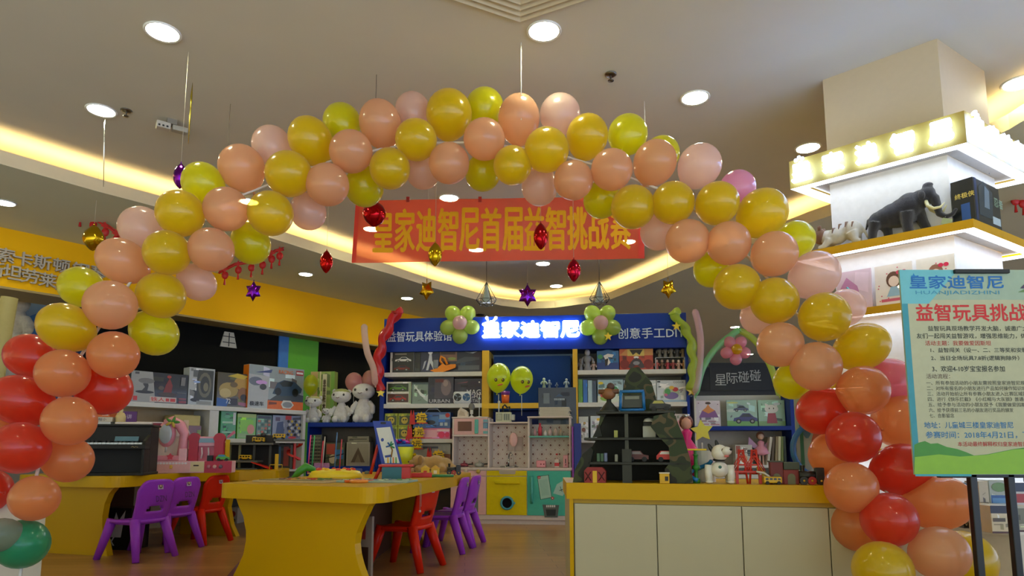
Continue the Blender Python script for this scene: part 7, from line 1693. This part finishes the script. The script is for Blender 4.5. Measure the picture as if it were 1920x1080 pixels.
t = thing('toy_fire_station', 'black and white toy truck box on the roof of the toy garage', 'toy', gM @ Matrix.Translation((gx(477), .1, gz(835) + .0206))); MB().box(gx(452) - gx(477), 0, 0, gx(504) - gx(477), .08, .075, mat('181614', .5), .004).build('block', t); MB().box(-.06, -.002, .015, -.03, 0, .06, mat('c8b890', .5)).build('label_panel', t); q = MB(); q.ball((.04, .0, .075), (.03, .03, .025), mat('302c2c', .5), 10); q.build('dome', t)

# ------------------------------------------------------------ toys on the near play table
def atN(x, y, deg=0): p = atZ(x, y, ZT_); return T3(p.x, p.y, ZT_ + .0006, deg)
kn = lambda x, y: atZ(x, y, ZT_).y / F
pz_ = thing('puzzle_tray', 'flat printed puzzle board in a pale frame at the corner of the near play table', 'puzzle', T3(-1.22, 3.86, ZT_ + .0006, -18)); MB().box(-.24, -.13, 0, .24, .13, .012, mat('c0a878', .5), .002).build('frame', pz_)
q = MB(); q.box(-.21, -.11, .012, .21, .11, .016, mat('8a7a50', .5))
for k in range(26): q.box(*(lambda x, y: (x, y, .016, x + .03, y + .02, .021))(random.uniform(-.2, .17), random.uniform(-.1, .085)), mat(random.choice(['b84830', 'd0a030', '5a7a40', '705848', 'c07048']), .5))
q.build('puzzle_pieces', pz_, kind='stuff')
ys = thing('fish_game', 'round yellow fishing game tray with green and red pieces on the near play table', 'toy game', T3(-1.12, 4.22, ZT_ + .0006, 0)); q = MB(); q.lathe([(.16, 0), (.17, .02), (.15, .05), (.10, .062), (1e-6, .065)], mat('e8cc20', .35), 26, sx=1.0, sy=.8); q.build('tray', ys)
q = MB()
for k in range(10): a = k * .63; q.ball((.11 * math.cos(a), .085 * math.sin(a), .06), (.018, .014, .012), mat(('c83020', 'e0b010', 'd86030')[k % 3], .4), 8)
q.build('game_pieces', ys, kind='stuff')
q = MB(); q.tube([(-.22, -.02, .0), (-.17, -.02, .05), (-.14, 0, .075), (-.1, .02, .06), (-.08, .03, .0)], [.012, .025, .03, .02, .01], mat('3a8a28', .4), 8); tag(q.build('green_dinosaur', mw=T3(-1.19, 4.28, ZT_ + .0006)), 'green toy dinosaur crouching behind the yellow fishing tray', 'toy animal')
for k, (x, y, c, lab) in enumerate([(-.90, 3.78, 'e86a20', 'orange'), (-.86, 3.74, 'e89030', 'light orange'), (-.93, 3.84, 'b02858', 'magenta'), (-.84, 3.80, 'd83828', 'red')]):
    q = MB(); r = .045; q.tube([(r * math.cos(a), r * math.sin(a), .008 + (.0) ) for a in [2 * PI * i / 20 for i in range(20)]], .008, mat(c, .35), 8, closed=True); tag(q.build('toy_ring', mw=T3(x, y, ZT_ + .0006 + .0165 * k * .0) @ Matrix.Rotation(.0, 4, 'X')), lab + ' plastic ring lying near the front edge of the near play table', 'toy ring', 'plastic rings on the near play table')
for k, (x, y, c, h, lab) in enumerate([(624, 893, 'a87840', .05, 'tall wooden'), (634, 894, 'b88a50', .035, 'short wooden'), (645, 897, '8a6a48', .045, 'brown printed'), (629, 897, '4a8a40', .04, 'green')]):
    p = atN(x, y, 10 * k); q = MB(); q.box(-.025, 0, 0, .025, .04, h, mat(c, .5), .002); q.box(-.015, -.001, .01, .015, 0, h - .01, mat('c8b890' if k != 3 else '6ab050', .5)); tag(q.build('toy_block', mw=p), lab + ' building block behind the plastic rings', 'toy block', 'building blocks behind the rings')
mz = thing('wire_bead_maze', 'wooden frame with coloured upright rods on the near play table', 'toy', atN(612, 889, 5)); kk = kn(612, 889)
for x, y0, c in ((578, 817, 'd84080'), (585, 818, '30a060'), (601, 828, 'c83048'), (626, 812, '3a6a9a'), (635, 825, 'b03040'), (604, 820, 'a8a098')):
    q = MB(); q.tube([((x - 612) * kk, .0, .0), ((x - 609) * kk, 0, (889 - y0) * kk)], .005, mat(c, .4), 6); q.build('rod', mz)
MB().box(-.14, -.02, 0, .10, .04, .012, mat('b89060', .5)).build('base', mz); q = MB(); q.box(-.09, -.03, .012, .02, .01, .085, mat('d080b8', .2, alpha=.35)); q.build('clear_cup', mz)
for k, (x, y, c, w_, h, lab) in enumerate([(652, 888, '60a030', .05, .03, 'green'), (669, 888, '243c90', .07, .035, 'dark blue'), (687, 889, '58604c', .03, .02, 'grey'), (661, 893, 'c8c4a8', .09, .012, 'pale flat')]):
    q = MB(); q.box(-w_ / 2, 0, 0, w_ / 2, .05, h, mat(c, .4), .003); q.box(-w_ / 2 + .005, .005, h, w_ / 2 - .005, .045, h + .003, mat(c, .4)); tag(q.build('toy_brick', mw=atN(x, y, 4)), lab + ' toy brick beside the drawing easel', 'toy brick', 'bricks by the easel')
q = MB(); q.box(-.22, 0, 0, .2, .2, .012, mat('9ab0a0', .3), .002)
for k in range(16): q.box(*(lambda x, y: (x, y, .012, x + .03, y + .02, .018))(random.uniform(-.2, .16), random.uniform(.01, .17)), mat(random.choice(['5a8a9a', 'c0c8a8', '7aa060', '8090a0']), .4))
tag(q.build('flat_game_board', mw=T3(-.78, 3.74, ZT_ + .0006, -8)), 'flat pale game board near the corner of the near play table', 'game board')
# easel
es = thing('drawing_easel', 'blue framed drawing board with a palm tree picture on red legs', 'easel', atN(722, 889, 0)); ke = kn(722, 889)
eb = Matrix.Translation((-.0, 0, 0))
def ex(x): return (x - 722) * ke
def ez(y): return (889 - y) * ke
pl_ = [(ex(697), ez(791)), (ex(730), ez(791)), (ex(753), ez(872)), (ex(716), ez(874))]
MB().prism(pl_, -.01, .02, mat('2444b0', .4)).build('frame', es)
q = MB(); ip = [(ex(704), ez(804)), (ex(730), ez(802)), (ex(749), ez(869)), (ex(722), ez(869))]; q.flat(ip, -.011, mat('d8e0dc', .3)); 
q.tube([(ex(733), -.0125, ez(858)), (ex(735), -.0125, ez(845)), (ex(731), -.0125, ez(836))], .006, '8a6a30', 5)
for dx, dy in ((-8, 2), (-5, -6), (6, -4), (8, 4), (2, -8)): q.tube([(ex(731), -.013, ez(837)), (ex(731 + dx), -.013, ez(837 + dy))], .006, mat('208a58' if dx > 0 else '2060a8', .4), 5)
q.flat(circ(ex(716), ez(826), .012, .014, 10), -.012, mat('2444a0', .4)); q.flat([(ex(721), ez(855)), (ex(734), ez(853)), (ex(735), ez(857)), (ex(722), ez(859))], -.012, mat('2444a0', .4))
for k, c in enumerate(('e0b020', '3080b0', 'd88020', '50a040')): q.flat([(ex(726 + 5 * k), ez(869)), (ex(729 + 5 * k), ez(869)), (ex(728 + 5 * k), ez(858)), (ex(726 + 5 * k), ez(858))], -.012, mat(c, .4))
q.build('picture', es); q = MB(); q.box(ex(712), -.014, ez(797), ex(722), -.01, ez(791) - .008, mat('101830', .4)); q.build('clip', es)
MB().tube([(ex(706), .03, ez(835)), (ex(695), .0, 0)], .012, mat('b82418', .4), 8).build('leg', es); MB().tube([(ex(745), .02, ez(870)), (ex(752), .04, 0)], .012, mat('b82418', .4), 8).build('leg', es); MB().tube([(ex(722), .02, ez(872)), (ex(722), .12, 0)], .012, mat('b82418', .4), 8).build('leg', es)
# red and teal box
bxr = thing('red_toy_box', 'red wooden toy box with a teal front on the near play table before the easel', 'toy box', atN(742, 900, 6)); kb = kn(742, 900); Wb = 52 * kb
MB().box(-Wb / 2, 0, .0, Wb / 2, .16, 24 * kb, mat('c0281c', .4), .003).build('case', bxr); MB().box(-Wb / 2 - .02, -.01, 24 * kb, Wb / 2 + .02, .17, 28 * kb, mat('c0281c', .4), .003).build('lid', bxr); MB().box(-Wb / 2 + .002, -.003, .004, Wb * .2, 0, 24 * kb - .002, mat('1c6470', .4)).build('front_panel', bxr, 'teal front panel')
q = MB(); q.tube([(-Wb / 2 - .01, .05, 24 * kb), (-Wb / 2 - .045, .05, .0)], .012, mat('b82418', .4), 6); q.build('side_strut', bxr)
q = MB(); q.box(-.07, 0, 0, .07, .08, .03, mat('c02418', .4), .004); tag(q.build('red_tray', mw=atN(790, 895.5, 5)), 'low red tray beside the red and teal toy box', 'toy tray')
# plush dog lying down, little houses and a train
pdg = thing('tan_plush_dog', 'tan plush dog lying at the far end of the near play table', 'plush toy', T3(-.62, 5.42, ZT_ + .0006, 0)); TN = mat_fuzzy('c8a05c')
q = MB()
for x, y, z, r_ in ((-.08, 0, .07, .062), (.0, 0, .075, .07), (.07, 0, .065, .06)): q.ball((x, y, z), (r_ * 1.1, r_ * .9, r_), 'd0d0d0', 14)
for pts_ in ([(-.1, -.04, .05), (-.15, -.09, .028)], [(-.1, .05, .05), (-.13, .09, .028)], [(.05, -.04, .05), (.06, -.10, .03)], [(.1, 0, .06), (.16, -.03, .03)]): q.tube(pts_, [.035, .027], 'd0d0d0', 10)
blob('body', q, TN, .007, pdg)
q = MB(); q.ball((-.14, -.03, .10), (.055, .05, .045), TN, 14); q.ball((-.19, -.05, .085), (.03, .026, .022), TN, 10); q.build('head', pdg); q = MB(); q.ball((-.12, -.08, .10), (.02, .012, .04), mat_fuzzy('a8803c'), 10); q.build('ear', pdg); q = MB(); q.ball((-.215, -.06, .09), .008, '201410', 8); q.build('nose', pdg)
def hut(c, rc, wc):
    def f(t):
        MB().box(-.03, 0, 0, .03, .05, .05, mat(c, .4), .002).build('walls', t); MB().prism([(-.036, .05), (.036, .05), (0, .075)], -.005, .055, mat(rc, .4)).build('roof', t); MB().box(-.012, -.002, .012, .012, 0, .036, mat(wc, .4)).build('window', t)
    return f
simple('toy_hut', 'yellow toy hut with a red framed window behind the red tray', 'toy building', hut('e0b818', 'e0b818', 'c03020'), atN(797, 892, 5)); simple('toy_hut', 'yellow toy hut with a cream window beside the toy train', 'toy building', hut('e0c030', 'd8a818', 'f0e8c8'), atN(816, 891.5, 5))
simple('toy_train', 'small dark blue toy train at the end of the near play table', 'toy train', train, atN(851, 891, 5)); q = MB(); q.box(-.09, 0, 0, .09, .05, .018, mat('287838', .4), .006); tag(q.build('green_toy_plate', mw=atN(826, 895, 5)), 'flat green toy base between the toy huts and the table edge', 'toy base')
q = MB(); q.tube([(0, .02, .006), (0, -.03, .004), (.005, -.052, -.02), (.0, -.055, -.17)], .0015, mat('b8b0a0', .4), 5); q.tube([(.025, .02, .006), (.025, -.03, .004), (.03, -.052, -.02), (.028, -.055, -.15)], .0015, mat('b8b0a0', .4), 5); q.ball((0.0, -.055, -.175), (.012, .008, .008), mat('c8c4b8', .3), 8); tag(q.build('headphone_wire', mw=T3(-.595, 3.93, ZT_ + .002, 83)), 'thin pale wires dangling over the edge of the near play table above the red chair', 'wire')

# ------------------------------------------------------------ boxes on the pillar plinth behind the poster stand
zp_ = .401
pn0 = CB - (E1 + E2) * .2
PLN = Fr((pn0.x, pn0.y), math.degrees(math.atan2(E2.y, E2.x)))
def pcart(x0, y0, x1, off, dep, col, A, lab, zb=zp_):
    fr2 = Fr((1.0, 2.95), -4); carton(fr2, zb, x0, y0, x1, off, dep, col, A, lab, 'toy box')
pcart(1856, 948, 1889, -.02, .16, 'd8c8a8', [('r', 0, .72, 1, 1, '20203c'), ('r', 0, 0, 1, .07, '4a1c18'), ('r', .1, .42, .8, .55, '5a4a38'), ('r', .12, .3, .6, .34, '9a8a70')], 'cream carton with a navy top band on the plinth between the stand legs')
pcart(1890, 948, 1925, .04, .14, 'b8b4a0', [('r', 0, .3, 1, .9, '7a7a68'), ('r', 0, 0, 1, .07, '4a1c18'), ('r', .1, .45, .6, .65, '5a5848')], 'grey carton beside the cream one on the plinth')
pcart(1800, 905, 1832, .16, .1, '2a3038', [('r', 0, 0, 1, .3, '2a2418'), ('t', .1, .06, .16, '6+', 'c8c4b0', .3), ('e', .5, .7, .3, .2, '484c68')], 'dark box marked six plus behind the balloon on the plinth')
pcart(1833, 902, 1852, .14, .1, 'b8a888', [('r', .1, .1, .9, .2, '6a5a40'), ('r', .1, .5, .9, .56, '6a5a40')], 'slim tan box behind the stand leg on the plinth')
pcart(1853, 900, 1900, .2, .1, 'a0a498', [('r', .05, .42, .92, .68, '2858a0'), ('r', .1, .5, .86, .62, '5a90c8'), ('e', .2, .44, .05, .04, 'd0d0d0'), ('e', .75, .44, .05, .04, 'd0d0d0'), ('e', .4, .85, .3, .1, '6a8a50'), ('r', .05, .3, .95, .4, 'c0c0b4')], 'pale box with a blue bus picture at the back of the plinth')
pcart(1901, 905, 1945, .22, .1, 'c8c0c0', [('r', .0, .55, 1, .75, 'b02c28'), ('r', .0, .8, 1, 1, '283050')], 'white box with a red band at the back of the plinth')

# ------------------------------------------------------------ open blue shop: pale plush bear on a counter and a leaning board
p_ = FA.w(FA.loc(15, 640, .9)[0], .9, 0)
t = thing('shop_counter', 'pale counter inside the open blue shop', 'counter', T3(p_.x, p_.y, 0, 51)); zc_ = atY(20, 655, p_.y).z
MB().box(-.8, -.1, 0, .9, .5, zc_ - .03, mat('a8a090', .5)).build('body', t); MB().box(-.82, -.12, zc_ - .03, .92, .52, zc_, mat('c8c0ac', .5)).build('top', t)
b_ = thing('cream_plush_bear', 'cream plush bear sitting on the counter of the open blue shop', 'plush toy', T3(p_.x + .08, p_.y - .05, zc_ + .0006, 20)); CRM = mat_fuzzy('d8c8a4')
q = MB(); q.ball((0, 0, .16), (.15, .13, .16), 'd0d0d0', 16); q.ball((0, 0, .30), (.11, .10, .12), 'd0d0d0', 14)
for sx in (-1, 1): q.tube([(sx * .10, -.03, .30), (sx * .16, -.10, .22), (sx * .17, -.16, .15)], [.05, .05, .045], 'd0d0d0', 10); q.tube([(sx * .08, -.08, .07), (sx * .12, -.26, .06)], [.07, .06], 'd0d0d0', 10)
blob('body', q, CRM, .014, b_)
q = MB(); q.ball((0, -.02, .46), (.13, .12, .12), CRM, 16); q.ball((0, -.13, .43), (.05, .04, .04), CRM, 10); q.build('head', b_)
for sx in (-1, 1): q = MB(); q.ball((sx * .10, 0, .56), (.045, .025, .045), CRM, 10); q.build('ear', b_)
q = MB(); a = atY(18, 558, 4.9); b = atY(-12, 660, 4.9); q.tube([(b.x - .06, 4.9, 0), (a.x, 4.9, a.z)], .055, mat('b8a868', .6), 12); tag(q.build('leaning_tube', mw=None), 'tan tube leaning upright behind the arch near the open blue shop', 'tube')
